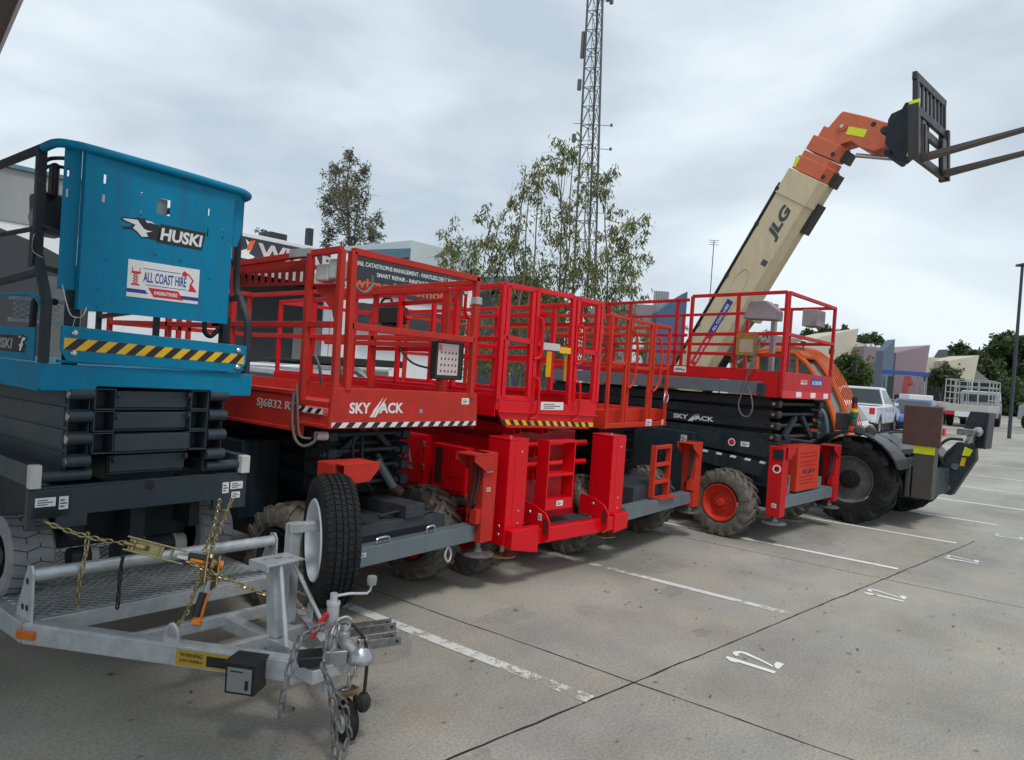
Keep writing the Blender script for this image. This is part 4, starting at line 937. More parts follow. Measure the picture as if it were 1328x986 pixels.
# platform
mb = MB(); mb.prism([(0.0,1.385),(1.51,1.37),(1.49,1.64),(.02,1.66)], 1, -.012, .02); mb.box((.0,.02,1.385),(1.50,.36,1.41)); fp = mb.build('front_panel', RED1, A, bevel=.006)
sky_name(A, (.16,-.0125,1.485), XD, .50, .075)
hazard(A, (.02,-.0125,1.392), (1,0,-.009), ZD, 1.47, .035, 13, WHITE, BLACK, 1.0)
sticker(A, (.83,-.0125,1.485), XD, ZD, .028,.028, mat('blue_sticker', (.2,.3,.5)), False)
mb = MB(); mb.box((.0,.34,1.345),(.012,3.3,1.61)); mb.box((-.006,.34,1.58),(.05,3.3,1.612)); mb.box((-.01,.34,1.335),(.05,3.3,1.36)); mb.box((.012,.34,1.42),(1.5,3.3,1.45)); mb.build('platform_side', RED1, A, bevel=.004)
mb = MB(); mb.box((1.49,.02,1.345),(1.502,3.3,1.60)); mb.build('platform_side', RED1, A, bevel=.004)
mb = MB(); mb.box((0.01,.03,1.38),(.05,.34,1.47)); mb.box((0.01,.03,1.52),(.05,.34,1.56)); mb.build('deck_slide', RED1, A, bevel=.004)
hazard(A, (.0,.32,1.475), (0,-1,0), ZD, .26, .035, 3, WHITE, BLACK, 1.0)
lettering(A, 'SJ6832 RT', (-.0015,.80,1.455), (0,-1,0), ZD, .46, .075, OFFW, bold=.01)
zf, zm = 2.565, 2.07
rails(A, RED1, [((.115,.0,zf),(1.415,.0,zf)), ((.115,.0,zf),(.135,.0,1.64)), ((1.40,.0,2.58),(1.41,.0,1.60)), ((.13,.0,zm),(1.40,.0,zm)), ((.55,.02,zm),(.55,.02,1.9))][:4], .046)
rails(A, RED1, [((.04,.02,zf),(.04,1.25,2.51)), ((.04,.02,zf),(.05,.02,1.66)), ((.03,.33,2.55),(.03,.33,1.30)), ((.04,.05,2.07),(.04,1.5,2.05)), ((.04,1.25,2.51),(.04,1.25,1.6)), ((.04,1.25,2.50),(.04,3.28,2.47)), ((.04,2.2,2.50),(.04,2.2,1.6)), ((.04,3.28,2.50),(.04,3.28,1.6)), ((.04,1.25,2.04),(.04,3.28,2.04)),
 ((1.47,.02,2.55),(1.47,1.25,2.51)), ((1.47,1.25,2.51),(1.47,3.28,2.47)), ((1.47,.35,2.50),(1.47,.35,1.60)), ((1.47,1.25,2.51),(1.47,1.25,1.6)), ((1.47,2.2,2.5),(1.47,2.2,1.6)), ((1.47,3.28,2.5),(1.47,3.28,1.6)), ((1.47,.05,2.07),(1.47,3.28,2.04)), ((1.44,.36,2.49),(1.44,1.9,2.46)), ((1.44,.36,2.02),(1.44,1.9,2.00)),
 ((.04,3.28,2.48),(.70,3.28,2.48)), ((.80,3.28,2.48),(1.47,3.28,2.48)), ((.70,3.28,2.48),(.70,3.28,1.55)), ((.80,3.28,2.48),(.80,3.28,1.55)), ((.04,3.28,2.04),(1.47,3.28,2.04))], .042)
for z in (2.40, 1.80):
    for x in (.70,.80):
        mb = MB(); mb.box((x-.024,3.255,z),(x+.024,3.305,z+.10)); mb.build('tape_wrap', mat('silver_tape', (.42,.42,.42), .5, metal=.2), A, bevel=0)
mb = MB(); mb.box((1.378,-.032,2.36),(1.45,.03,2.42)); mb.build('tape_wrap', MATS['silver_tape'], A, bevel=.006)
mb = MB(); mb.box((.017,.32,2.528),(.064,.56,2.586)); mb.build('tape_wrap', MATS['silver_tape'], A, bevel=.004)
# slotted comb plate under the left top rail
mb = MB()
hs = [(.40+i*.085,.435+i*.085,2.37,2.44) for i in range(12)]
mb.grid_plate([.36,1.5],[2.345,2.52], hs, lambda u,v,t: (.09+t,u,v), .003); mb.build('slotted_plate', RED1, A, bevel=0)
mb = MB(); mb.prism([(.06,2.33),(.30,2.33),(.12,2.18),(.06,2.16)], 0, .05, .056); mb.box((.03,.06,2.33),(.12,.30,2.345)); mb.build('control_bracket', RED1, A, bevel=.002)
mb = MB(); mb.box((.045,.05,2.37),(.145,.16,2.51)); mb.box((.05,.16,2.36),(.14,.30,2.48)); mb.build('control_box', OFFW, A, bevel=.018)
mb = MB(); mb.path([(.09,.10,2.36),(.08,.12,2.2),(.12,.10,2.0),(.10,.06,1.85),(.13,.05,1.70)], .012, 8); mb.path([(.08,.30,1.80),(.05,.25,1.86),(.06,.20,1.78),(.10,.22,1.66)], .010, 8); mb.path([(-.01,.36,1.60),(-.03,.34,1.45),(-.03,.30,1.30),(-.02,.22,1.25),(.02,.16,1.28),(.04,.15,1.34)], .010, 8); mb.path([(-.01,.34,1.66),(-.02,.30,1.5),(-.02,.26,1.32),(.03,.2,1.30)], .008, 8)
mb.build('cable', mat('grey_brown_cable', (.12,.11,.10), .6), A, bevel=0)
mb = MB(); mb.tube((.04,.17,1.32),(.12,.15,1.32), .03, 12); mb.build('roller', OFFW, A, bevel=0)
mb = MB(); mb.path([(.18,.04,2.42),(.19,.04,2.34),(.27,.04,2.31),(.33,.04,2.36),(.33,.04,2.44)], .010, 10); mb.build('hand_grip', mat('grey_steel_grip', (.15,.15,.15), .5), A, bevel=0)
mb = MB(); mb.box((1.02,.03,1.74),(1.34,.10,2.04)); db = mb.build('document_box', BLACK, A, bevel=.01)
mb = MB(); flat(mb, (1.035,.029,1.775), XD, ZD, [(0,0),(.235,0),(.235,.245),(0,.245)], .001); mb.m = 1
for i in range(4):
    for j in range(5):
        u, v = .03+j*.042, .022+i*.048; flat(mb, (1.035,.028,1.775), XD, ZD, [(u,v),(u+.018,v+.003),(u+.014,v+.02),(u+.004,v+.018)], .001)
mb.m = 2; flat(mb, (1.035,.028,1.775), XD, ZD, [(.005,.19),(.04,.19),(.04,.235),(.005,.235)], .001); mb.build('instruction_sheet', [mat('pale_pink_sheet', (.60,.48,.47), .5), BLACK, SIGNO], db, bevel=0, smooth=False)
mb = MB(); mb.tube((1.16,.12,1.75),(1.16,.12,1.60), .025, 10); mb.box((1.1,.08,1.60),(1.22,.16,1.64)); mb.build('box_post', RED1, A, bevel=0)

sticker(A, (1.545,-.126,1.0), XD, ZD, .07, .05)
sticker(A, (1.555,-.123,.84), XD, ZD, .05, .035, OFFW)
sticker(A, (.30,-.0605,.50), XD, ZD, .05, .03, OFFW)
sticker(A, (1.30,-.0125,1.55), XD, ZD, .09, .05)
# ---- second lift: bright red, high body -----------------------------
B_ = thing('scissor_lift', 'bright glossy red scissor lift with a yellow and black striped step above its ladder', 'scissor lift', (5.063,3.471,.2405), -8, SG2, .87)
def tower(x0, x1):
    mb = MB(); mb.box((x0,.0,.15),(x1,.30,1.185)); mb.box((x0-.004,-.004,1.175),(x1+.004,.304,1.19)); o = mb.build('outrigger_tower', RED2, B_, bevel=.005)
    mb = MB(); mb.box((x0+.085,-.0035,.34),(x1-.0,.0,1.165)); mb.build('cover', RED2, o, bevel=.002)
    mb = MB()
    for z in (1.06,.48,.36): mb.lathe((x1-.09,-.004,z), (0,-1,0), [(0,.012),(.006,.010),(.007,.001)], 10)
    mb.tube(((x0+x1)/2,.12,1.19),((x0+x1)/2,.12,1.205), .014, 8); mb.build('bolt', STEEL, o, bevel=0)
    mb = MB(); c = ((x0+x1)/2); mb.tube((c,.15,.16),(c,.15,.05), .03, 12); mb.lathe((c,.15,.02), (0,0,1), [(0,.001),(0,.15),(.012,.155),(.03,.05),(.04,.001)], 28); mb.build('foot', GCHAIN, o, bevel=0)
tower(-.38,-.12); tower(1.27,1.51)
mb = MB(); mb.prism([(-.36,.31),(-.36,.13),(-.12,.085),(.02,.06),(.02,.33)], 1, -.09, -.0045); mb.prism([(1.30,.31),(1.30,.10),(1.55,.13),(1.57,.31)], 1, -.07, -.0045); mb.build('foot_guard', RED2, B_, bevel=.006)
mb = MB(); mb.box((.02,-.06,.13),(1.30,.02,.285)); mb.build('bumper', RED2, B_, bevel=.012)
mb = MB(); mb.box((.30,.03,.27),(1.0,.28,.29)); mb.build('step_plate', DGREY, B_, bevel=.003)
for x in (.10, 1.06):
    mb = MB(); ear = [(.25,.52),(.05,.50),(-.10,.44),(-.16,.36),(-.16,.20),(-.08,.14),(-.02,.13),(-.02,.30),(.25,.30)]
    mb.prism(ear, 0, x-.008, x+.008); o = mb.build('lashing_ear', RED2, B_, bevel=.004)
    mb = MB(); mb.prism([(-.135,.24),(-.085,.22),(-.07,.26),(-.07,.36),(-.10,.40),(-.135,.36)], 0, x-.009, x+.009); mb.build('lashing_slot', mat('dark_red_shadow_steel', (.10,.012,.015), .6), o, bevel=0)
sticker(B_, (.091,.0,.36), (0,-1,0), ZD, .05, .07)
mb = MB(); mb.lathe((1.051,.06,.43), (-1,0,0), [(0,.02),(.008,.016),(.009,.001)], 10); mb.lathe((.091,.12,.42), (-1,0,0), [(0,.02),(.008,.016),(.009,.001)], 10); mb.build('bolt', STEEL, B_, bevel=0)
# ladder
for x in (.19,.60):
    mb = MB(); mb.box((x,-.0,.44),(x+.018,.16,1.16)); mb.build('ladder_side', RED2, B_, bevel=.003)
for z in (.44,.785,1.13):
    mb = MB(); mb.box((.208,-.0,z),(.60,.15 if z < 1 else .10,z+(.11 if z < .5 else .03))); mb.build('ladder_step', RED2, B_, bevel=.004)
sticker(B_, (.36,-.001,.475), XD, ZD, .10, .055)
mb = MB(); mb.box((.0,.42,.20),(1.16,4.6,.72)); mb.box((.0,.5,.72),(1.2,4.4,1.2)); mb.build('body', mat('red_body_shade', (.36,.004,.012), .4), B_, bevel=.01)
for (x, zs) in ((.0,(.62,.80,.98)), (.42,(.70,.95))):
    for z in zs:
        mb = MB(); mb.hbeam((x,.36,z+.06),(x,3.8,z+.05), .10, .16, .008); mb.build('scissor_arm', RED2, B_, bevel=.003)
mb = MB(); mb.tube((-.12,.34,.86),(1.2,.34,.86), .03, 14); mb.tube((-.12,.34,1.08),(1.2,.34,1.08), .03, 14); mb.build('cross_tube', RED2, B_, bevel=0)
mb = MB(); mb.hbeam((.02,.30,1.24),(.02,3.8,1.24), .10, .10, .008); mb.hbeam((.45,.30,1.24),(.45,3.8,1.24), .10, .10, .008); mb.build('scissor_arm', RED2, B_, bevel=.003)
# cabinets on the near side
mb = MB(); mb.box((-.37,1.30,.50),(.05,2.3,1.08)); cab = mb.build('cabinet', RED2, B_, bevel=.01)
mb = MB(); mb.box((-.378,1.34,.54),(-.371,2.25,1.06)); mb.build('door', RED2, cab, bevel=.003)
mb = MB(); 
flat(mb, (-.3785,1.70,.75), (0,-1,0), ZD, [(0,0),(.04,0),(.075,.10),(.10,.16),(.125,.16),(.19,0),(.15,0),(.11,.10),(.085,.06),(.06,.0)], .0015)
mb.add(*text_mesh('CMG', (-.380,1.66,.675), (0,-1,0), ZD, .17, .05, bold=.02)); mb.build('maker_badge', mat('badge_grey', (.38,.30,.31), .4), cab, bevel=0, smooth=False, split=False)
mb = MB()
for z in (.70,.95): mb.box((-.386,1.30,z),(-.37,1.335,z+.06))
mb.build('hinge', STEEL, cab, bevel=.002)
mb = MB(); mb.box((-.37,.62,.52),(.05,1.16,1.02)); cab2 = mb.build('cabinet', RED2, B_, bevel=.01)
mb = MB(); mb.grid_plate([.64,.96],[.56,.98], [(.66+i*.05,.685+i*.05,.80,.92) for i in range(6)]+[(.66+i*.05,.685+i*.05,.60,.70) for i in range(6)], lambda u,v,t: (-.376+t,u,v), .003); mb.build('vent_grille', RED2, cab2, bevel=0)
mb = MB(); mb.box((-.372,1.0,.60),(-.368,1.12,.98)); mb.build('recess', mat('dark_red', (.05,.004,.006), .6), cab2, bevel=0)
rt_wheel(B_, -.20, .64, .161, .437, .32, -1, RED4); rt_wheel(B_, 1.36, .64, .161, .437, .32, 1, RED4); rt_wheel(B_, -.20, 3.6, .161, .437, .32, -1, RED4); rt_wheel(B_, 1.36, 3.6, .161, .437, .32, 1, RED4)
sticker(B_, (-.3805,.25,.50), (0,-1,0), ZD, .07, .10); sticker(B_, (-.3805,.26,.43), (0,-1,0), ZD, .05, .03)
mb = MB()
for z in (.25,.33): mb.lathe((-.381,.08,z), (-1,0,0), [(0,.018),(.006,.016),(.007,.001)], 10)
mb.build('bolt', STEEL, B_, bevel=0)
# platform
yP = .25
mb = MB(); mb.prism([(-.34,1.545),(-.34,1.41),(-.21,1.27),(1.10,1.245),(1.20,1.37),(1.20,1.50)], 1, yP-.02, yP+.02); mb.prism([(-.36,1.425),(1.22,1.385),(1.22,1.40),(-.36,1.44)], 1, yP-.045, yP+.0); mb.build('front_step_panel', RED2, B_, bevel=.006)
mb = MB(); mb.prism([(-.37,1.545),(-.37,1.59),(.14,1.575),(.14,1.54)], 1, yP-.018, yP+.018); mb.build('toe_panel', RED2, B_, bevel=.004)
mb = MB(); mb.prism([(-.37,1.45),(-.37,1.60),(.12,1.59),(.12,1.44)], 1, yP-.012, yP+.012); mb.prism([(.74,1.43),(.74,1.58),(1.22,1.57),(1.22,1.41)], 1, yP-.012, yP+.012); mb.build('corner_panel', RED2, B_, bevel=.004)
hazard(B_, (-.27,yP-.0215,1.303), (1,0,-.026), ZD, 1.44, .05, 12, YEL, BLACK, -.8)
sticker(B_, (.27,yP-.0215,1.455), XD, ZD, .36, .085)
mb = MB(); mb.box((-.38,yP,1.38),(-.365,4.9,1.60)); mb.build('platform_side', RED2, B_, bevel=.004)
mb = MB(); mb.box((1.215,yP,1.38),(1.23,4.9,1.60)); mb.build('platform_side', RED2, B_, bevel=.004)
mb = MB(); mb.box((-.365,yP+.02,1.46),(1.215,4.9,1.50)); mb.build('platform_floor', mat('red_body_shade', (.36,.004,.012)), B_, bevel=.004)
zf = 2.685
rails(B_, RED2, [((-.36,yP,zf),(-.36,yP,1.55)), ((-.30,yP,zf),(-.29,yP,1.57)), ((.06,yP,zf),(.08,yP,1.57)), ((.13,yP,2.69),(.14,yP,1.50)), ((.70,yP,2.69),(.73,yP,1.50)), ((.78,yP,zf),(.80,yP,1.57)), ((1.14,yP,2.67),(1.15,yP,1.55)), ((1.21,yP,2.68),(1.21,yP,1.55)),
 ((-.36,yP,zf),(.09,yP,zf)), ((.13,yP,2.69),(.70,yP,2.69)), ((.78,yP,2.68),(1.21,yP,2.67)), ((-.34,yP,2.17),(.07,yP,2.15)), ((.14,yP,2.14),(.71,yP,2.11)), ((.79,yP,2.12),(1.2,yP,2.10))], .05)
for (x, z) in ((.17,2.36),(.84,2.34)):
    for dz in (0, -.62):
        mb = MB(); mb.path([(x-.03,yP-.04,z+dz+.05),(x+.0,yP-.06,z+dz+.02),(x+.01,yP-.065,z+dz-.1),(x+.01,yP-.065,z+dz-.3),(x-.01,yP-.06,z+dz-.36),(x-.06,yP-.03,z+dz-.38)], .014, 10); mb.build('gate_handle', RED2, B_, bevel=0)
mb = MB(); mb.box((.24,yP-.034,2.085),(.50,yP-.027,2.16)); mb.build('white_plate', OFFW, B_, bevel=.004)
mb = MB(); mb.box((.50,yP-.034,2.065),(.68,yP-.027,2.13)); mb.build('yellow_plate', YEL, B_, bevel=.004)
mb = MB(); mb.box((.56,yP+.2,1.80),(.64,yP+.21,2.08)); mb.box((.86,yP+.2,1.78),(.94,yP+.21,2.05)); mb.build('yellow_bracket', YEL, B_, bevel=.004)
S_ = []
for x in (-.35, 1.20):
    S_ += [((x,yP,2.68),(x,1.9,2.64)), ((x,1.95,2.64),(x,4.85,2.60)), ((x,yP,2.15),(x,4.85,2.12)), ((x,.95,2.66),(x,.95,1.6)), ((x,1.15,2.66),(x,1.15,1.6)), ((x,1.95,2.64),(x,1.95,1.6)), ((x,2.9,2.62),(x,2.9,1.6)), ((x,3.9,2.62),(x,3.9,1.6)), ((x,4.85,2.62),(x,4.85,1.6)), ((x,yP,1.62),(x,4.85,1.60))]
S_ += [((-.35,4.85,2.60),(1.2,4.85,2.60)), ((-.35,4.85,2.12),(1.2,4.85,2.12)), ((-.30,1.0,2.56),(-.30,2.6,2.52)), ((1.15,1.0,2.56),(1.15,2.6,2.52)), ((-.30,1.0,2.02),(-.30,2.6,2.0)), ((1.15,1.0,2.02),(1.15,2.6,2.0)), ((.1,1.9,2.62),(.1,1.9,1.6)), ((.8,1.9,2.62),(.8,1.9,1.6)), ((-.35,1.9,2.14),(1.2,1.9,2.14))]
rails(B_, RED2, S_, .05)
for (x, y) in ((-.28,.9),(.95,.32),(-.27,2.0)):
    mb = MB(); mb.path([(x,y,2.62),(x,y,2.45),(x+.04,y,2.38),(x+.12,y,2.37)], .018, 10); mb.build('hook_bar', RED2, B_, bevel=0)
mb = MB(); mb.box((-.36,2.0,2.30),(-.20,2.45,2.50)); mb.box((-.34,2.1,2.20),(-.22,2.35,2.30)); cb = mb.build('control_box', BLACK, B_, bevel=.02)
mb = MB(); mb.path([(-.3,2.1,2.2),(-.35,1.9,2.0),(-.38,1.6,1.85),(-.3,1.3,1.8)], .012, 8); mb.path([(-.3,2.2,2.52),(-.28,2.25,2.6),(-.28,2.4,2.6),(-.3,2.45,2.5)], .015, 8); mb.build('cable', BLACK, cb, bevel=0)

# ---- third lift: gates and ladder -----------------------------------
C_ = thing('scissor_lift', 'orange red gated scissor lift with a grey beam, right of the bright red one', 'scissor lift', (8.06,3.30,0), 0, SG2)
outrigger(C_, .03, .0, RED3, 1, 1.145, .38, .30, .24); outrigger(C_, -1.60, .30, RED3, -1, 1.145, .38, .30, .24)
mb = MB(); mb.box((-1.68,-.06,.42),(-.05,.06,.555)); mb.build('cross_beam', MGREY, C_, bevel=.006)
mb = MB(); mb.box((-1.3,.06,.38),(-.35,3.0,.70)); mb.build('chassis', DGREY, C_, bevel=.008)
mb = MB(); mb.box((-.95,-.10,.558),(-.55,.03,.572)); mb.build('step_plate', RED3, C_, bevel=.004)
for x in (-1.02,-.64):
    mb = MB(); mb.box((x,-.03,.575),(x+.035,.03,1.14)); mb.build('ladder_side', RED3, C_, bevel=.004)
for z in (.72,.91,1.10):
    mb = MB(); mb.box((-.985,-.03,z),(-.64,.03,z+.035)); mb.build('ladder_step', RED3, C_, bevel=.004)
rt_wheel(C_, -.15, .52, .40, .40, .30, 1, RED4); rt_wheel(C_, -1.62, .52, .40, .40, .30, -1, RED4); rt_wheel(C_, -.15, 2.7, .40, .40, .30, 1, RED4); rt_wheel(C_, -1.50, 2.7, .40, .40, .30, -1, RED4)
scissor(C_, -1.25, -.45, .5, 2.9, .78, 1.28, 4, SCP, .085, .05)
mb = MB(); mb.box((-1.12,.6,.72),(-.55,2.8,1.26)); mb.build('stack_core', NAVY, C_, bevel=.01)
mb = MB(); mb.box((-.32,.90,.60),(.02,2.4,1.20)); mb.build('side_tray', NAVY, C_, bevel=.02)
yP = .33
mb = MB(); mb.box((-1.55,yP-.02,1.305),(-.06,yP+.02,1.36)); mb.box((-1.55,yP+.10,1.36),(-.06,yP+.14,1.50)); mb.box((-1.55,yP+.02,1.32),(-.06,3.4,1.35)); mb.box((-1.56,yP-.02,1.30),(-1.545,3.4,1.50)); mb.box((-.07,yP-.0,1.30),(-.055,3.4,1.50)); mb.build('platform_frame', RED3, C_, bevel=.005)
sticker(C_, (-.62,yP-.021,1.315), XD, ZD, .15, .075); sticker(C_, (-.20,yP-.021,1.32), XD, ZD, .05, .06)
zt_ = 2.49
rails(C_, RED3, [((x,yP,zt_),(x,yP,1.34)) for x in (-1.53,-1.17,-1.10,-.58,-.51,-.09)]+[((-1.53,yP,zt_),(-1.17,yP,zt_)), ((-1.10,yP,zt_),(-.58,yP,zt_)), ((-.51,yP,zt_),(-.09,yP,zt_)), ((-1.53,yP,2.0),(-1.17,yP,2.0)), ((-1.10,yP,1.97),(-.58,yP,1.97)), ((-.51,yP,1.99),(-.09,yP,1.99)),
 ((-1.53,yP,zt_),(-1.53,3.35,2.45)), ((-.08,yP,zt_),(-.08,3.35,2.45)), ((-1.53,yP,1.98),(-1.53,3.35,1.98)), ((-.08,yP,1.98),(-.08,3.35,1.98)), ((-1.53,1.3,2.48),(-1.53,1.3,1.4)), ((-.08,1.3,2.48),(-.08,1.3,1.4)), ((-1.53,2.3,2.48),(-1.53,2.3,1.4)), ((-.08,2.3,2.48),(-.08,2.3,1.4)), ((-1.53,3.35,2.48),(-1.53,3.35,1.4)), ((-.08,3.35,2.48),(-.08,3.35,1.4)), ((-1.53,3.35,2.45),(-.08,3.35,2.45)), ((-1.53,3.35,1.98),(-.08,3.35,1.98)), ((-.13,.5,2.40),(-.13,1.9,2.38)), ((-1.48,.5,2.40),(-1.48,1.9,2.38))], .036)
for (x, z) in ((-1.06,2.30),(-.44,2.28)):
    mb = MB(); mb.path([(x-.05,yP-.03,z+.07),(x+.0,yP-.05,z+.03),(x+.03,yP-.06,z-.1),(x+.03,yP-.06,z-.3),(x-.0,yP-.05,z-.50),(x-.08,yP-.03,z-.56)], .014, 10); mb.build('gate_handle', RED3, C_, bevel=0)
mb = MB(); mb.path([(-.16,yP-.03,1.72),(-.12,yP-.05,1.66),(-.16,yP-.05,1.59),(-.24,yP-.05,1.60),(-.22,yP-.05,1.68)], .007, 7, closed=True); mb.build('latch_ring', STEEL, C_, bevel=0)

# ---- fourth lift: tall, wide, nearest the telehandler ----------------
D_ = thing('scissor_lift', 'tall red and charcoal scissor lift standing beside the telehandler front wheel', 'scissor lift', (8.82,2.42,0), -6, SG2)
for (x, o_) in ((-.10,1),(1.70,-1)):
    pass
outrigger(D_, -.17, .02, RED4, -1, 1.165, .33, .24, .24)
outrigger(D_, 1.67, .02, RED4, 1, 1.13, .36, .26, .24)
mb = MB(); mb.box((-.262,-.085,1.01),(-.2535,.04,1.13)); mb.build('slot_cover', BLACK, D_, bevel=0)
mb = MB(); mb.lathe((-.2555,-.015,.90), (-1,0,0), [(0,.05),(.001,.05),(.0015,.001)], 24); w1 = mb.build('warning_disc', WHITE, D_, bevel=0)
mb = MB(); mb.lathe((-.257,-.015,.90), (-1,0,0), [(0,.036),(.001,.001)], 20); mb.m = 1
flat(mb, (-.2585,.01,.885), (0,-1,0), ZD, [(0,.0),(.03,0),(.05,.02),(.04,.045),(.02,.03),(.0,.03)], .0006); mb.build('warning_ring', [SRED, BLACK], w1, bevel=0, split=False)
sticker(D_, (-.2545,.02,.44), (0,-1,0), ZD, .06, .05, OFFW)
mb = MB(); mb.box((-.06,-.06,.42),(1.58,.06,.565)); mb.build('cross_beam', MGREY, D_, bevel=.006)
# red engine cover with punched holes
mb = MB(); px0, px1, pz0, pz1 = .28, 1.02, .59, 1.14
hs = []
for r_i, zc in enumerate((1.06,1.015,.95,.90,.76,.72,.68)):
    for c_ in range(14 if r_i < 4 else 12): hs.append((px0+.10+c_*.04, px0+.118+c_*.04, zc-.009, zc+.009))
mb.grid_plate([px0,px1],[pz0,pz1], hs, lambda u,v,t: (u,-.05+t,v), .004); mb.box((px0,-.046,pz0),(px0+.004,.20,pz1)); mb.box((px1-.004,-.046,pz0),(px1,.20,pz1)); mb.box((px0,-.05,pz1+.0005),(px1,.20,pz1+.006)); mb.build('engine_cover', RED3, D_, bevel=.001)
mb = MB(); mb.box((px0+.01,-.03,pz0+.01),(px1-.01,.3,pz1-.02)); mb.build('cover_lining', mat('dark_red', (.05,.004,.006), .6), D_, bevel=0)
sky_name(D_, (.48,-.0505,.805), XD, .40, .05, mat('dark_vinyl', (.03,.01,.01), .5))
mb = MB(); mb.box((.02,-.03,.57),(.10,.10,.68)); mb.box((.13,-.02,.57),(.17,.05,.80)); mb.box((1.10,-.03,.57),(1.22,.08,.72)); mb.build('pedestal', MGREY, D_, bevel=.01)
wheel_L = rt_wheel(D_, -.27, .60, .41, .41, .32, -1, RED3); rt_wheel(D_, 1.72, .62, .41, .41, .32, 1, RED3); rt_wheel(D_, -.27, 3.1, .41, .41, .32, -1, RED3); rt_wheel(D_, 1.72, 3.1, .41, .41, .32, 1, RED3)
mb = MB(); mb.box((.1,.08,.36),(1.4,3.5,.62)); mb.build('chassis', NAVY, D_, bevel=.01)
mb = MB(); mb.box((-.08,.35,.55),(-.06,1.9,.86)); mb.build('side_plate', NAVY, D_, bevel=.006)
# near side beams
mb = MB(); mb.hbeam((-.12,.05,1.10),(-.12,1.5,1.16), .05, .20, .01); mb.build('side_beam', NAVY, D_, bevel=.004)
mb = MB(); mb.beam((-.13,.07,.84),(-.13,1.5,.97), .04, .18); mb.build('side_beam', NAVY, D_, bevel=.008)
mb = MB()
for i in range(6): y = .18+i*.19; flat(mb, (-.152,y+.07,.92+.09*(y/1.5)), (0,-1,-.09), (0,-.09,1), [(0,0),(.075,0),(.088,.03),(.013,.03)], .001)
mb.build('white_dash', WHITE, D_, bevel=0, smooth=False)
mb = MB(); mb.lathe((-.147,.62,1.14), (-1,0,0), [(0,.048),(.001,.048),(.0015,.001)], 22); mb.m = 1; mb.lathe((-.149,.62,1.14), (-1,0,0), [(0,.036),(.001,.001)], 18); mb.build('warning_disc', [WHITE, SRED], D_, bevel=0, split=False)
sticker(D_, (-.147,.50,1.105), (0,-1,0), ZD, .11, .06)
mb = MB(); mb.box((-.20,1.10,.40),(.1,2.2,1.21)); tb = mb.build('power_cabinet', NAVY, D_, bevel=.012)
sticker(tb, (-.2015,1.30,1.06), (0,-1,0), ZD, .09, .10, OFFW)
mb = MB(); mb.box((-.203,1.46,.78),(-.2005,1.54,.90)); mb.box((-.203,1.47,.66),(-.2005,1.52,.70)); mb.build('latch', BLACK, tb, bevel=.002)
# scissor stack on the near side: five long dark arms
for k, z in enumerate((1.25,1.39,1.53,1.66)):
    for x in (-.10,-.03,1.25,1.32):
        d_ = .035 if k % 2 else -.035
        mb = MB(); mb.hbeam((x,.18,z+d_*(1 if x in (-.10,1.32) else -1)*.6),(x,3.6,z-d_*(1 if x in (-.10,1.32) else -1)*.6), .055, .115, .007); mb.build('scissor_arm', SCP, D_, bevel=.005)
    mb = MB(); mb.box((-.13,.06,z-.05),(-.02,.26,z+.05)); mb.box((1.24,.06,z-.05),(1.35,.26,z+.05)); mb.build('hinge_block', BLACK, D_, bevel=.025)
    mb = MB(); mb.lathe((-.131,.13,z), (-1,0,0), [(0,.022),(.012,.018),(.013,.001)], 12); mb.build('pin', STEEL, D_, bevel=0)
    mb = MB(); mb.tube((-.02,.15,z),(1.24,.15,z), .024, 12); mb.build('cross_tube', SCP, D_, bevel=0)
mb = MB(); mb.beam((.2,.12,1.24),(.55,.12,1.5), .05, .07); mb.beam((.75,.12,1.5),(1.1,.12,1.24), .05, .07); mb.build('cross_brace', NAVY, D_, bevel=.006)
mb = MB(); mb.box((.15,.7,.62),(1.1,3.5,1.7)); mb.build('stack_core', BLACK, D_, bevel=.01)
sky_name(D_, (-.13,1.47,1.365), (0,-1,0), .58, .06)
# platform
mb = MB(); mb.box((-.22,.0,1.735),(1.44,.012,2.05)); mb.box((-.22,.0,1.735),(-.205,.30,2.05)); mb.box((1.425,.0,1.735),(1.44,.30,2.05)); mb.build('front_panel', RED4, D_, bevel=.004)
mb = MB(); flat(mb, (-.215,-.0005,1.74), XD, ZD, [(0,0),(1.65,-.0),(1.65,.09),(0,.09)], .001); mb.m = 1
for x in (.30,.78,1.24): flat(mb, (x-.1,-.0015,1.755), XD, ZD, [(0,0),(.17,0),(.17,.065),(0,.065)], .001)
mb.build('reflective_band', [SRED, WHITE], D_, bevel=0, smooth=False)
mb = MB(); flat(mb, (.68,-.0005,1.90), XD, ZD, [(0,0),(.36,-.0),(.42,.11),(-.02,.11)], .001); hb_ = mb.build('hire_sticker', SBLUE, D_, bevel=0); lettering(hb_, 'ALL COAST HIRE', (.71,-.002,1.925), XD, ZD, .32, .05, WHITE, bold=.02)
lettering(D_, '0408 679', (.32,-.0005,1.915), XD, ZD, .22, .03, WHITE, bold=.02); lettering(D_, 'ALL COAST', (.32,-.0005,1.955), XD, ZD, .22, .018, WHITE, bold=.02)
mb = MB(); mb.box((-.24,.30,1.93),(-.225,3.6,2.065)); mb.box((-.24,3.6,1.93),(1.45,3.61,2.05)); mb.box((1.435,.3,1.93),(1.45,3.6,2.06)); mb.build('kick_board', RED4, D_, bevel=.004)
mb = MB(); mb.box((-.235,.26,1.76),(-.20,3.6,1.915)); mb.box((1.41,.26,1.76),(1.445,3.6,1.915)); mb.box((-.2,.05,1.78),(1.41,3.6,1.80)); mb.build('platform_frame', MGREY, D_, bevel=.005)
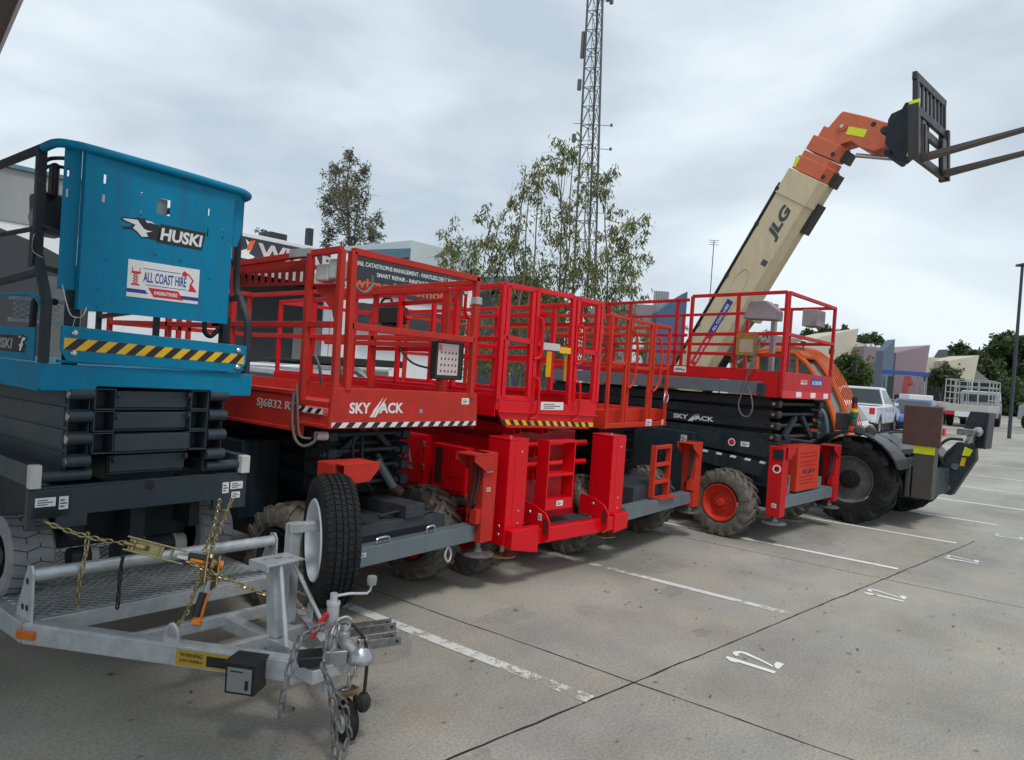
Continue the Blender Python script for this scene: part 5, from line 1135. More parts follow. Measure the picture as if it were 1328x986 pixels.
mb = MB(); mb.box((-.255,.20,1.74),(-.20,.30,1.90)); mb.box((-.25,1.52,1.80),(-.236,1.60,1.90)); mb.build('slide_bracket', DGREY, D_, bevel=.01)
mb = MB(); flat(mb, (-.2405,3.05,1.955), (0,-1,0), ZD, [(0,0),(.42,0),(.42,.09),(0,.09)], .001); hs_ = mb.build('hire_sticker', SBLUE, D_, bevel=0); lettering(hs_, 'ALL COAST HIRE', (-.242,3.03,1.975), (0,-1,0), ZD, .36, .045, WHITE, bold=.02)
mb = MB(); flat(mb, (-.2405,1.45,1.975), (0,-1,0), ZD, [(0,0),(.18,0),(.18,.075),(0,.075)], .001); wl = mb.build('load_label', WHITE, D_, bevel=0); lettering(wl, '680kg', (-.242,1.43,1.99), (0,-1,0), ZD, .14, .04, DGREY)
zt_ = 2.99
rails(D_, RED4, [((-.23,.02,zt_),(-.23,1.25,2.965)), ((-.23,.02,2.50),(-.23,1.25,2.47)), ((-.23,.02,2.24),(-.23,1.25,2.23)), ((-.23,.02,zt_),(-.215,.02,1.75)), ((-.17,.02,zt_),(-.17,.02,2.04)), ((-.17,.02,zt_),(1.42,.02,2.975)), ((-.17,.02,2.50),(1.41,.02,2.49)), ((1.41,.02,2.99),(1.41,.02,2.04)),
 ((-.23,.62,2.97),(-.23,.62,2.06)), ((-.23,1.25,2.965),(-.23,1.25,2.06)), ((-.23,1.30,2.92),(-.23,3.58,2.86)), ((-.23,1.46,2.93),(-.23,1.46,2.06)), ((-.23,2.2,2.9),(-.23,2.2,2.06)), ((-.23,2.55,2.9),(-.23,2.55,2.06)), ((-.23,3.58,2.88),(-.23,3.58,2.06)), ((-.23,1.30,2.46),(-.23,3.58,2.42)), ((-.23,1.30,2.24),(-.23,3.58,2.22)),
 ((1.43,.02,2.98),(1.43,1.25,2.965)), ((1.43,1.30,2.92),(1.43,3.58,2.86)), ((1.43,.62,2.97),(1.43,.62,2.06)), ((1.43,1.25,2.965),(1.43,1.25,2.06)), ((1.43,2.3,2.92),(1.43,2.3,2.06)), ((1.43,3.58,2.88),(1.43,3.58,2.06)), ((1.43,.02,2.49),(1.43,1.25,2.47)), ((1.43,1.3,2.46),(1.43,3.58,2.42)), ((-.23,3.58,2.86),(1.43,3.58,2.86)), ((-.23,3.58,2.42),(1.43,3.58,2.42)), ((.30,.9,2.96),(.30,.9,2.06)), ((.95,.9,2.96),(.95,.9,2.06))][:25]+[((-.23,3.58,2.42),(1.43,3.58,2.42))], .040)
mb = MB(); mb.box((-.27,.33,2.22),(-.252,.60,2.49)); cv = mb.build('cloth_cover', mat('orange_brown_canvas', (.30,.15,.035), .85, var=.25, dirt=.5, dirtc=(.14,.08,.03), bump=.3), D_, bevel=.004)
mb = MB(); mb.box((-.2722,.38,2.26),(-.2702,.55,2.42)); mb.build('window_patch', mat('beige_plastic', (.36,.29,.20), .4), cv, bevel=0)
mb = MB(); mb.prism([(.15,2.66),(.15,2.78),(.30,2.90),(.50,2.90),(.58,2.68)], 0, -.19, .02); mb.build('control_cover', mat('grey_mauve_plastic', (.28,.25,.26), .6), D_, bevel=.02)
mb = MB(); mb.box((1.0,.10,2.70),(1.3,.30,2.92)); mb.box((.15,.3,2.0),(.22,.36,2.9)); mb.build('grey_post_box', mat('grey_mauve_plastic', (.28,.25,.26)), D_, bevel=.01)
mb = MB()
mb.path([(-.26,.33,2.42),(-.27,.36,2.2),(-.27,.42,2.0),(-.28,.46,1.80),(-.29,.50,1.62),(-.29,.45,1.50),(-.29,.36,1.49),(-.29,.32,1.60),(-.28,.36,1.76),(-.27,.40,1.84)], .009, 8); mb.path([(-.26,.30,2.44),(-.275,.33,2.2),(-.27,.40,1.98)], .008, 8); mb.build('cable', mat('grey_brown_cable', (.12,.11,.10)), D_, bevel=0)

# ================================================================== TELEHANDLER
K = thing('telehandler', 'orange telehandler with raised sand coloured boom, pallet forks and folded front stabilisers', 'telehandler', (10.952,2.034,0), -10)
def big_tyre(r=.62, w_=.42, nl=13):
    mb = lug_tyre_mesh(r, w_, 12, rim=.34, lug=.06); return mb
_bt = None
for (x, y, o_) in ((.20,.10,-1),(2.14,.10,1),(.20,3.35,-1),(2.14,3.35,1)):
    mb = rim_mesh(.34, .30, o_, 10); w_ = mb.build('wheel', mat('dirty_grey_rim', (.13,.125,.12), .6, dirt=.8, dirtc=(.25,.23,.2)), K, bevel=.002, loc=(x,y,.62), split=False)
    if _bt is None:
        _bt = big_tyre().build('tyre', RUBBER, w_, bevel=0, split=False)
    else:
        c = _bt.copy(); col.objects.link(c); c.parent = w_
    mb = MB(); mb.tube((o_*.02,0,0),(o_*.16,0,0), .13, 20); mb.tube((o_*.16,0,0),(o_*.19,0,0), .09, 20); mb.build('hub', BLACK, w_, bevel=.005)
for (x0, x1, yc) in ((-.02,.44,.10),(1.92,2.36,.10)):
    mb = MB(); n = 14; P = []
    for i in range(n+1): t = R(10+i*150/n); P.append((yc+.72*math.cos(t), .62+.70*math.sin(t)))
    Q = [(yc+(p[0]-yc)*.965, .62+(p[1]-.62)*.965) for p in P]
    for i in range(n): mb.prism([P[i],P[i+1],Q[i+1],Q[i]], 0, x0, x1)
    mb.build('fender', mat('fender_black', (.04,.045,.05), .35, dirt=.3, dirtc=(.12,.12,.12)), K, bevel=0, split=False)
mb = MB(); mb.box((.62,-.10,.55),(1.72,4.4,1.05)); mb.box((.62,-.45,.42),(1.72,-.05,.98)); mb.box((.45,.0,.5),(1.9,.22,.75)); mb.box((.45,3.25,.5),(1.9,3.47,.75)); mb.build('chassis', DGREY, K, bevel=.02)
mb = MB(); mb.box((.30,-.42,.45),(.66,-.14,1.02)); mb.build('front_hull', DGREY, K, bevel=.03)
mb = MB(); mb.prism([(-.10,1.02),(-.42,1.02),(-.42,1.10),(-.30,1.22),(-.10,1.30)], 0, .45, 1.8); mb.build('front_guard', mat('fender_black', (.04,.045,.05)), K, bevel=.01)
mb = MB(); mb.lathe((.298,-.27,.62), (-1,0,0), [(0,.035),(.004,.035),(.005,.001)], 6); mb.build('reflector', YEL, K, bevel=0)
mb = MB(); mb.prism([(-.10,.90),(-.16,.84),(-.22,.90),(-.30,.92),(-.32,.98),(-.24,1.04),(-.26,1.12),(-.14,1.14),(-.10,1.08)], 0, .445, .48); mb.build('yellow_lug', mat('ochre_paint', (.55,.30,.02), .5), K, bevel=.01)
mb = MB(); mb.box((.7,-.20,1.12),(.95,-.14,1.22)); mb.build('tail_lamp', SRED, K, bevel=.01)
mb = MB(); mb.path([(.6,-.1,1.25),(.7,-.3,1.2),(.8,-.4,1.05),(.9,-.42,.95)], .012, 8); mb.path([(.9,-.1,1.3),(1.0,-.25,1.32),(1.05,-.35,1.2)], .014, 8); mb.build('hose', BLACK, K, bevel=0)
mb = MB(); mb.box((-.0,1.2,.6),(.55,2.7,1.25)); mb.build('engine_cover', DGREY, K, bevel=.05)
# cab
prof = [(2.35,1.02),(2.35,2.44),(1.95,2.50),(1.65,2.47),(1.45,2.30),(1.21,2.00),(.99,1.58),(.88,1.25),(.86,1.02)]
cen = (1.6,1.75)
inn = [(cen[0]+(p[0]-cen[0])*.95, cen[1]+(p[1]-cen[1])*.95) for p in prof]
mb = MB(); mb.prism(inn, 0, 1.44, 1.98); mb.build('cab_glass', TGLASS, K, bevel=0)
mb = MB(); mb.prism([(2.33,1.04),(2.33,1.45),(1.6,1.45),(1.5,1.55),(1.30,1.50),(1.18,1.2),(1.18,1.04)], 0, 1.415, 1.45); mb.build('cab_door', ORANGE, K, bevel=.01)
for x in (1.43, 1.98):
    mb = MB(); mb.path([(x,)+p for p in prof], .045, 10, smooth=False); mb.build('cab_frame', ORANGE, K, bevel=0)
    mb = MB(); mb.beam((x,1.55,1.05),(x,1.62,2.47), .05, .06, up=YD); mb.build('cab_pillar', ORANGE, K, bevel=.01)
mb = MB(); mb.prism([(2.38,2.44),(2.36,2.52),(1.95,2.56),(1.62,2.53),(1.50,2.43),(1.52,2.38),(1.65,2.46),(1.95,2.5)], 0, 1.40, 2.02); mb.build('cab_roof', ORANGE, K, bevel=.01)
gp = [(1.80,2.60),(1.55,2.56),(1.30,2.38),(1.06,2.08),(.86,1.72),(.73,1.38),(.68,1.18)]
for i in range(8):
    x = 1.42+i*.088; mb = MB(); mb.path([(x,)+p for p in gp], .010, 8); mb.build('guard_bar', ORANGE, K, bevel=0)
mb = MB(); mb.tube((1.40,1.80,2.60),(2.05,1.80,2.60), .02, 8); mb.tube((1.40,.68,1.18),(2.05,.68,1.18), .02, 8); mb.build('guard_rail', ORANGE, K, bevel=0)
mb = MB(); mb.path([(1.36,1.30,1.62),(1.34,1.20,1.60),(1.33,1.05,1.48),(1.33,.98,1.2),(1.36,.98,.95)], .03, 10); mb.build('grab_bar', MGREY, K, bevel=0)
mb = MB(); mb.box((1.38,1.50,2.60),(1.46,1.57,2.68)); mb.tube((1.42,1.53,2.54),(1.42,1.53,2.62), .012, 8); mb.box((1.95,1.25,2.50),(2.04,1.32,2.60)); mb.build('work_lamp', BLACK, K, bevel=.01)
mb = MB(); mb.tube((2.0,1.1,2.2),(2.10,.95,2.3), .015, 8); mb.obox((2.12,.93,2.3), (.06,.02,0), (.01,-.03,0), (0,0,.10)); mb.build('mirror', BLACK, K, bevel=.01)
# lamp stack and fender lamp
mb = MB(); mb.tube((.12,.12,1.30),(.12,.12,1.38), .06, 16); mb.build('lamp_base', mat('traffic_orange', (.75,.08,.01), .4), K, bevel=.004)
for z0, z1, mm in ((1.50,1.58,mat('green_lens', (.0,.14,.07), .2)),(1.58,1.63,YEL),(1.63,1.71,mat('red_lens', (.30,.01,.01), .2)),(1.71,1.80,BLACK)):
    mb = MB(); mb.tube((.12,.12,z0),(.12,.12,z1), .052 if z0 < 1.6 else .04, 18); mb.build('lamp_segment', mm, K, bevel=.006)
mb = MB(); mb.tube((.12,.12,1.38),(.12,.12,1.50), .045, 14); mb.box((.16,.18,1.30),(.40,.40,1.56)); mb.build('lamp_housing', mat('dark_grey_plastic', (.06,.06,.06), .5), K, bevel=.02)
mb = MB(); mb.lathe((.10,.02,1.33), (-1,-.3,0), [(-.10,.001),(-.10,.07),(.02,.08),(.05,.05),(.05,.001)], 18); mb.lathe((.30,-.06,1.33), (-1,-.3,0), [(-.10,.001),(-.10,.07),(.02,.08),(.05,.05),(.05,.001)], 18); mb.build('work_lamp', mat('dark_grey_plastic', (.06,.06,.06)), K, bevel=0)
# boom
Bx0, Bx1 = .85, 1.24; ud = Vector((-.504,.864)); un = Vector((-.864,-.504))    # along / across (in y,z), across points down-forward
def bp(s, t): v = Vector((1.42,5.33))+ud*s+un*t; return (v.x, v.y)
def boomseg(s0, s1, hh, x0, x1, m, name, ch=.12):
    """boom box with chamfered belly: side quad plus belly strip"""
    mb = MB(); o = []
    sec = [(x0,-hh),(x1,-hh),(x1,hh-ch),(x1-.10,hh),(x0+.10,hh),(x0,hh-ch)]
    vs = []
    for s_ in (s0, s1):
        for (x, t) in sec: q = bp(s_, t); vs.append((x, q[0], q[1]))
    n = 6; mb.add(vs, [tuple(range(n)), tuple(range(n, 2*n))[::-1]]+[(i, n+i, n+(i+1)%n, (i+1)%n) for i in range(n)])
    return mb.build(name, m, K, bevel=.012)
bm = boomseg(-4.75, 0, .35, Bx0, Bx1, SAND, 'boom')
boomseg(-.42, .02, .365, Bx0-.015, Bx1+.015, SAND, 'boom_collar')
boomseg(.03, .26, .335, Bx0+.01, Bx1-.01, JORANGE, 'boom_section'); boomseg(.18, .36, .31, Bx0+.03, Bx1-.03, JORANGE, 'boom_section'); boomseg(.38, .62, .305, Bx0+.03, Bx1-.03, JORANGE, 'boom_section')
boomseg(.60, .80, .25, Bx0+.07, Bx1-.07, JORANGE, 'boom_section', .05)
mb = MB(); q0 = bp(-4.7,-.385); q1 = bp(-.25,-.38); mb.tube((Bx0+.0,)+q0, (Bx0+.0,)+q1, .022, 10); q0 = bp(-4.7,-.395); q1 = bp(-.3,-.395); mb.tube((Bx0+.08,)+q0, (Bx0+.08,)+q1, .028, 10); mb.build('boom_hose', BLACK, K, bevel=0)
mb = MB()
for s_ in (-.35,-1.0,-2.0,-3.0): q = bp(s_,-.365); mb.obox((Bx0+.03,)+q, (.05,0,0), (0,ud.x*.03,ud.y*.03), (0,un.x*.035,un.y*.035))
mb.build('hose_clamp', BLACK, K, bevel=.004)
mb = MB()
for i, (s_, t, w2) in enumerate(((-.55,.36,.26),(.12,.36,.11),(.50,.34,.09))):
    q = bp(s_,t); mb.obox((1.085,)+q, (.12,0,0), (0,ud.x*w2,ud.y*w2), (0,un.x*.05,un.y*.05))
mb.build('wear_block', BLACK, K, bevel=.01)
mb = MB(); q = bp(-2.3,.40); mb.obox((1.085,)+q, (.12,0,0), (0,ud.x*.16,ud.y*.16), (0,un.x*.12,un.y*.12)); lugb = mb.build('cylinder_lug', SAND, K, bevel=.03)
mb = MB(); q = bp(-2.2,.46); mb.lathe((.94,)+q, (-1,0,0), [(0,.07),(.02,.07),(.03,.03),(.03,.001)], 18); mb.build('pivot_pin', STEEL, K, bevel=0)
q = bp(-2.2,.46)
mb = MB(); mb.tube((1.05,)+q, (1.05,2.75,2.35), .04, 14); mb.build('cylinder_rod', mat('grey_rod', (.25,.24,.24), .35, metal=.5), K, bevel=0)
mb = MB(); mb.tube((1.05,2.72,2.40),(1.05,3.35,1.2), .085, 16); mb.build('lift_cylinder', BLACK, K, bevel=.005)
mb = MB(); mb.prism([(4.5,1.05),(4.5,1.6),(4.2,2.0),(3.8,2.0),(3.3,1.4),(3.2,1.05)], 0, .70, .80); mb.build('boom_cradle', DGREY, K, bevel=.01)
mb = MB(); mb.prism([(4.5,1.05),(4.5,1.6),(4.2,2.0),(3.8,2.0),(3.3,1.4),(3.2,1.05)], 0, 1.36, 1.46); mb.build('boom_cradle', DGREY, K, bevel=.01)
# lettering on the boom side, reading up the boom
D3 = Vector((0,ud.x,ud.y)); U3 = Vector((0,-un.x,-un.y))
def bq(s, t, e=.002): q = bp(s, t); return Vector((Bx0-e, q[0], q[1]))
lettering(K, 'JLG', bq(-1.12,.14), D3, U3, .60, .25, mat('dark_grey_vinyl', (.055,.06,.07)), bold=.05, shear=.25)
mb = MB(); flat(mb, bq(-3.05,.02,.001), D3, U3, [(0,0),(.72,0),(.72,.13),(0,.13)], .001); h1 = mb.build('hire_sticker', SBLUE, K, bevel=0); lettering(h1, 'ALL COAST HIRE', bq(-2.95,-.01,.003), D3, U3, .54, .06, WHITE, bold=.02)
mb = MB(); flat(mb, bq(-3.68,.02,.001), D3, U3, [(0,0),(.63,0),(.63,.13),(0,.13)], .001); h2 = mb.build('number_sticker', SRED, K, bevel=0); lettering(h2, '0408679000', bq(-3.60,-.01,.003), D3, U3, .48, .05, WHITE, bold=.02)
mb = MB(); flat(mb, bq(-1.55,.20,.001), D3, U3, [(0,0),(.10,0),(.10,.11),(0,.11)], .001); mb.build('data_label', mat('dark_grey_vinyl', (.055,.06,.07)), K, bevel=0)
mb = MB(); mb.path([bq(-2.3,-.12), bq(-2.0,-.20), bq(-1.75,-.12), bq(-1.8,.02), bq(-2.3,.06), bq(-2.7,.04)], .007, 6); mb.build('formed_rib', SAND, K, bevel=0)
for s_, t, a, b in ((.06,-.36,.16,.05),):
    mb = MB(); flat(mb, bq(s_,t+.08,-.007), D3, U3, [(0,0),(a,0),(a,b+.04),(0,b)], .002); mb.build('reflective_tape', FLUO, K, bevel=0)
mb = MB()
for (s_, t) in ((.10,.25),(.46,.18)): q = bp(s_,t); mb.lathe((Bx0+.012 if s_ < .3 else Bx0+.028,)+q, (-1,0,0), [(0,.035),(.003,.035),(.004,.001)], 16)
mb.build('pin_hole', BLACK, K, bevel=0)
# gooseneck head
hd = [(1.30,5.78),(1.22,6.02),(.98,6.28),(.93,6.31),(.55,6.14),(.22,5.97),(.13,5.82),(.15,5.62),(.42,5.58),(.60,5.66),(.78,5.80),(.92,5.78),(1.02,5.62)]
mb = MB(); mb.prism(hd, 0, .90, 1.27); hdo = mb.build('boom_head', JORANGE, K, bevel=.015)
mb = MB(); flat(mb, (.898,.86,5.93), (0,-1,-.38), (0,-.38,1), [(0,0),(.30,0),(.30,.12),(0,.12)], .002); mb.build('reflective_tape', FLUO, hdo, bevel=0)
mb = MB(); mb.lathe((.90,.92,6.06), (-1,0,0), [(0,.075),(.02,.07),(.022,.001)], 22); mb.build('pivot_boss', JORANGE, hdo, bevel=0)
mb = MB(); mb.lathe((.878,.92,6.06), (-1,0,0), [(0,.03),(.015,.028),(.016,.001)], 14); mb.build('pivot_pin', STEEL, hdo, bevel=0)
mb = MB(); mb.lathe((.90,.45,6.0), (-1,0,0), [(0,.04),(.003,.04),(.004,.001)], 16); mb.build('pin_hole', BLACK, hdo, bevel=0)
mb = MB(); mb.tube((1.08,.75,5.62),(1.08,.1,5.45), .035, 12); mb.build('tilt_cylinder', STEEL, K, bevel=0)
# carriage and forks
mb = MB(); mb.prism([(.12,5.90),(.08,5.98),(-.06,6.02),(-.10,6.10),(-.22,6.10),(-.26,5.3),(-.16,5.22),(-.02,5.28),(.04,5.42),(.14,5.55)], 0, .55, .66); mb.prism([(.12,5.85),(.0,5.98),(-.22,6.0),(-.26,5.45),(-.10,5.42),(.12,5.55)], 0, 1.14, 1.25); mb.tube((.55,.16,5.76),(1.25,.16,5.76), .06, 14); mb.tube((.55,.10,5.42),(1.25,.10,5.42), .05, 14); mb.build('quick_coupler', NAVY, K, bevel=.012, split=False)
ct = Vector((-.30,6.36)); cb = Vector((-.38,5.16)); cd = (ct-cb)
def cq(x, u, v=0): p = cb+cd*u; return (x, p.x-v, p.y)
mb = MB()
for x in (.24,1.60): mb.beam(cq(x,0), cq(x,.64), .09, .14, up=YD)
for x in (.30,1.54): mb.beam(cq(x,.5), cq(x,1.0), .06, .07, up=YD)
for u in (.05,.40,.60,.985): mb.beam(cq(.24,u), cq(1.60,u), .06, .11)
for i in range(7): x = .40+i*.175; mb.beam(cq(x,.6), cq(x,.98), .06, .035, up=YD)
mb.build('carriage', mat('black_paint', (.02,.022,.024), .45, dirt=.3, dirtc=(.08,.07,.06)), K, bevel=.006, split=False)
mb = MB(); mb.beam(cq(.5,.05,.06), cq(.5,.45,.06), .10, .04, up=YD); mb.beam(cq(1.3,.05,.06), cq(1.3,.45,.06), .10, .04, up=YD); mb.build('fork_shank', mat('black_paint', (.02,.022,.024)), K, bevel=.006)
FK = mat('worn_fork_steel', (.11,.09,.08), .55, metal=.3, dirt=.6, dirtc=(.07,.06,.055))
for x in (.50, 1.45):
    a = Vector(cq(x,.0,.03)); a.z += .07; b_ = a+Vector((0,-1.35,.19)); mb = MB()
    mb.prism([(a.y+.06,a.z-.05),(b_.y,b_.z-.015),(b_.y,b_.z+.02),(a.y,a.z+.05)], 0, x-.065, x+.065); mb.beam(a, Vector(cq(x,.5,.03)), .13, .05, up=YD); mb.build('fork', FK, K, bevel=.008)
mb = MB(); flat(mb, (.208,-.27,5.87), (0,-1,-.05), ZD, [(0,0),(.14,0),(.14,.12),(0,.10)], .003); mb.build('reflective_tape', FLUO, K, bevel=0)
mb = MB(); flat(mb, (.208,-.29,5.20), (0,-1,-.05), ZD, [(0,0),(.14,.04),(.13,.12),(.02,.10)], .003); mb.build('reflective_tape', FLUO, K, bevel=0)
# stabilisers
mb = MB(); mb.box((.60,-.66,.42),(1.95,-.40,.80)); mb.box((.66,-.78,.46),(.84,-.60,.90)); mb.box((1.0,-.72,.42),(1.22,-.60,.84)); mb.build('stabiliser_frame', DGREY, K, bevel=.02)
mb = MB(); mb.box((.42,-.86,.46),(.60,-.60,1.20)); mb.box((.405,-.52,.46),(.56,-.58,.90)); mb.build('stabiliser_leg', mat('worn_dark_grey', (.06,.058,.055), .6, dirt=.6, dirtc=(.1,.085,.07)), K, bevel=.012)
mb = MB(); flat(mb, (.418,-.595,1.08), (0,-1,0), ZD, [(0,0),(.27,0),(.27,.11),(0,.11)], .002); mb.build('reflective_tape', FLUO, K, bevel=0)
mb = MB(); mb.box((.38,-.93,1.19),(.42,-.45,1.74)); mb.box((.42,-.88,1.22),(.50,-.50,1.32)); mb.box((.42,-.88,1.60),(.50,-.50,1.70)); mb.build('stabiliser_foot', BROWN, K, bevel=.012)
mb = MB(); mb.box((.42,-.96,1.36),(.50,-.93,1.46)); mb.build('marker_lamp', SRED, K, bevel=.01)
arm = [(-.42,.40),(-.70,.39),(-.98,.98),(-.96,1.20),(-.72,1.22),(-.58,1.05),(-.50,.85)]
mb = MB(); mb.prism(arm, 0, 1.96, 2.14); mb.build('stabiliser_leg', DGREY, K, bevel=.02)
mb = MB(); mb.path([(1.95,-.46,.80),(1.95,-.44,.98),(1.95,-.50,1.14),(1.95,-.62,1.25),(1.95,-.80,1.26)], .022, 10); mb.build('guard_tube', DGREY, K, bevel=0)
mb = MB(); mb.path([(1.92,-.40,.75),(1.90,-.36,.88),(1.90,-.42,1.02),(1.92,-.50,1.10)], .014, 8); mb.path([(1.94,-.58,.90),(1.94,-.62,1.02),(1.94,-.70,1.12)], .010, 8); mb.build('hose', BLACK, K, bevel=0)
mb = MB(); mb.tube((1.92,-.62,.50),(2.0,-.62,.50), .055, 16); mb.tube((1.94,-.72,.84),(1.98,-.72,.84), .05, 14); mb.build('pivot_pin', MGREY, K, bevel=0)
mb = MB(); mb.tube((2.05,-.84,1.18),(2.05,-.90,1.34), .06, 14); mb.obox((2.02,-.82,1.38), (.05,0,0), (0,.12,0), (0,0,.05)); mb.lathe((2.0,-.98,1.40), (-1,0,0), [(-.04,.001),(-.04,.07),(.01,.075),(.03,.001)], 16); mb.build('ball_joint', STEEL, K, bevel=.01)
mb = MB(); mb.prism([(-.74,1.38),(-.83,1.70),(-1.12,1.70),(-1.10,1.16),(-.98,1.14)], 0, 2.10, 2.15); mb.prism([(-1.12,1.70),(-1.15,1.70),(-1.13,1.16),(-1.10,1.16)], 0, 1.80, 2.15); mb.build('stabiliser_foot', DGREY, K, bevel=.01)
mb = MB(); flat(mb, (1.957,-.80,1.02), (0,-1,0), ZD, [(0,0),(.10,0),(.14,.10),(.03,.14)], .002); mb.build('reflective_tape', FLUO, K, bevel=0)
mb = MB(); flat(mb, (1.957,-.78,.86), (0,-1,0), ZD, [(0,0),(.06,0),(.08,.13),(.02,.13)], .002); mb.build('warning_sticker', YEL, K, bevel=0)

# ================================================================== BUILDINGS
W = thing('workshop_building', 'long white workshop with charcoal painted sweep, dark sign boards and an open bay', 'building', (0,19,0), -3)
mb = MB(); mb.box((-9,.0,0),(11.05,.25,4.40)); mb.box((11.05,.0,4.45),(14.3,.25,5.25)); mb.box((15.35,.0,0),(21.2,.25,5.0)); mb.box((14.3,.0,2.9),(15.35,.25,5.25)); mb.box((14.55,0,0),(15.35,.25,2.9)); mb.box((-9,14,0),(21.2,14.25,5.2)); mb.box((20.95,.25,0),(21.2,14,5.0)); mb.box((-9,.25,0),(-8.75,14,5)); mb.build('wall', WALLW, W, bevel=.01, split=False)
mb = MB(); mb.box((-9,-.03,4.40),(9.0,.22,5.58)); mb.build('concrete_parapet', mat('raw_concrete', (.30,.31,.31), .85, var=.15, scale=1.2), W, bevel=.01)
mb = MB(); mb.box((-9,-.10,5.58),(9.05,.3,5.68)); mb.box((9.0,.3,5.3),(9.05,.35,5.6)); mb.build('flashing', mat('teal_flashing', (.10,.20,.23), .5), W, bevel=.01)
mb = MB(); arc = [(-9,.0),(-9,4.2),(4.5,4.32),(5.6,4.25),(6.4,4.02),(7.1,3.72),(7.7,3.35),(8.1,3.0),(8.1,2.6),(7.55,2.58),(7.52,.0)]
mb.prism(arc, 1, -.006, -.001); mb.build('painted_sweep', CHAR, W, bevel=0)
mb = MB(); mb.box((7.0,-.010,3.2),(7.75,-.006,3.25)); mb.box((6.6,-.030,1.2),(7.4,-.008,3.3)); mb.build('side_door', mat('grey_door', (.11,.12,.12), .6), W, bevel=.004)
mb = MB(); mb.box((7.7,-.12,2.62),(7.9,-.0,2.80)); mb.build('wall_light', OFFW, W, bevel=.02)
mb = MB(); mb.box((-9,.1,5.2),(21.2,14.2,5.26)); mb.build('roof', mat('roof_sheet', (.35,.37,.38), .6), W, bevel=0)
mb = MB(); mb.box((12.6,.6,5.26),(13.2,1.1,5.55)); mb.box((14.2,1.0,5.26),(14.4,1.2,6.0)); mb.build('roof_vent', DGREY, W, bevel=.02)
# open bay, with a dark sheet standing in for its shaded inside
mb = MB(); mb.box((8.15,-.02,0),(8.35,.2,4.0)); mb.box((14.25,-.02,0),(14.5,.2,4.0)); mb.build('bay_jamb', WALLW, W, bevel=.01)
mb = MB(); mb.box((11.1,-.02,0),(14.2,.02,3.95)); mb.build('bay_shade_panel', mat('dark_interior', (.03,.033,.036), .8), W, bevel=0)
mb = MB(); mb.box((13.2,-.05,0),(14.2,-.025,2.9)); mb.build('bay_door_leaf', SHUT, W, bevel=.01)
mb = MB(); mb.box((11.0,-1.0,4.10),(14.35,-.02,4.28)); mb.box((11.0,-1.02,3.98),(14.35,-.95,4.12)); mb.build('awning', mat('pale_canopy', (.42,.43,.42), .6, dirt=.4), W, bevel=.01)
mb = MB(); mb.box((11.3,-.9,4.3),(14.0,-.1,4.42)); mb.build('awning_lights', WHITE, W, bevel=.01)
mb = MB(); mb.box((11.1,-.08,4.45),(14.35,-.02,5.12)); s1 = mb.build('sign_board', SIGNB, W, bevel=.004)
lettering(s1, 'WIZARD', (11.85,-.085,4.56), XD, ZD, 3.25, .46, mat('sign_pink_white', (.62,.50,.50), .5), bold=.035)
mb = MB(); flat(mb, (11.15,-.085,4.5), XD, ZD, [(0,0),(.55,0),(.60,.10),(.42,.16),(.50,.30),(.46,.45),(.30,.55),(.40,.30),(.22,.22),(.05,.18)], .01); mb.m = 1; flat(mb, (11.2,-.085,4.72), XD, ZD, [(.3,0),(.45,.05),(.55,.35),(.40,.30),(.32,.18)], .012); mb.build('sign_emblem', [WHITE, SIGNO], s1, bevel=0)
mb = MB(); mb.box((15.15,-.10,4.10),(20.4,-.02,5.30)); s2 = mb.build('sign_board', SIGNB, W, bevel=.004)
lettering(s2, 'HAIL CATASTROPHE MANAGEMENT - PAINTLESS DENT REMOVAL', (15.3,-.105,4.93), XD, ZD, 5.0, .15, WHITE, bold=.02)
lettering(s2, 'SMART REPAIR - INNOVATIVE PROCESSES', (16.2,-.105,4.66), XD, ZD, 3.6, .14, WHITE, bold=.02)
lettering(s2, 'wizardautomotive', (15.25,-.105,4.22), XD, ZD, 4.9, .34, SIGNO, bold=.03)
mb = MB()
for i in range(22): mb.box((15.62,-.030,.08+i*.065),(17.05,-.012,.08+i*.065+.055))
mb.build('roller_door', SHUT, W, bevel=.008, split=False)
mb = MB(); mb.box((15.5,-.04,.0),(15.62,.0,1.62)); mb.box((17.05,-.04,.0),(17.17,.0,1.62)); mb.box((15.5,-.04,1.56),(17.17,.0,1.68)); mb.build('door_frame', WALLW, W, bevel=.004, split=False)
mb = MB(); mb.box((15.4,-.5,3.0),(20.2,-.0,3.7)); mb.build('wall_panel', CHAR, W, bevel=.02)

U = thing('upper_building', 'pale green grey block with a dark blue louvred roof, behind the workshop signs', 'building', (0,19,0), -3)
mb = MB(); mb.box((21.25,4.0,0),(25.5,12,7.1)); mb.build('block', PALE, U, bevel=.01)
mb = MB(); mb.prism([(16.5,5.8),(21.24,6.75),(21.24,6.35),(16.5,5.4)], 1, 4.0, 12); mb.build('roof', mat('blue_roof', (.07,.15,.20), .5), U, bevel=.01)
mb = MB()
for i in range(4): mb.prism([(18.0,5.55-i*.16),(21.24,6.20-i*.16),(21.24,6.12-i*.16),(18.0,5.47-i*.16)], 1, 4.06, 4.14)
mb.build('louvre', SIGNB, U, bevel=0, split=False)
mb = MB(); mb.box((16.5,4.3,0),(21.2,11.8,5.35)); mb.build('lower_wall', SIGNB, U, bevel=0)
G = thing('gable_shed', 'grey shed with a dark gabled roof half hidden by the gum trees', 'building', (0,19,0), -3)
mb = MB(); mb.box((21.8,.5,0),(28,8,4.9)); mb.build('wall', SIGNB, G, bevel=.01)
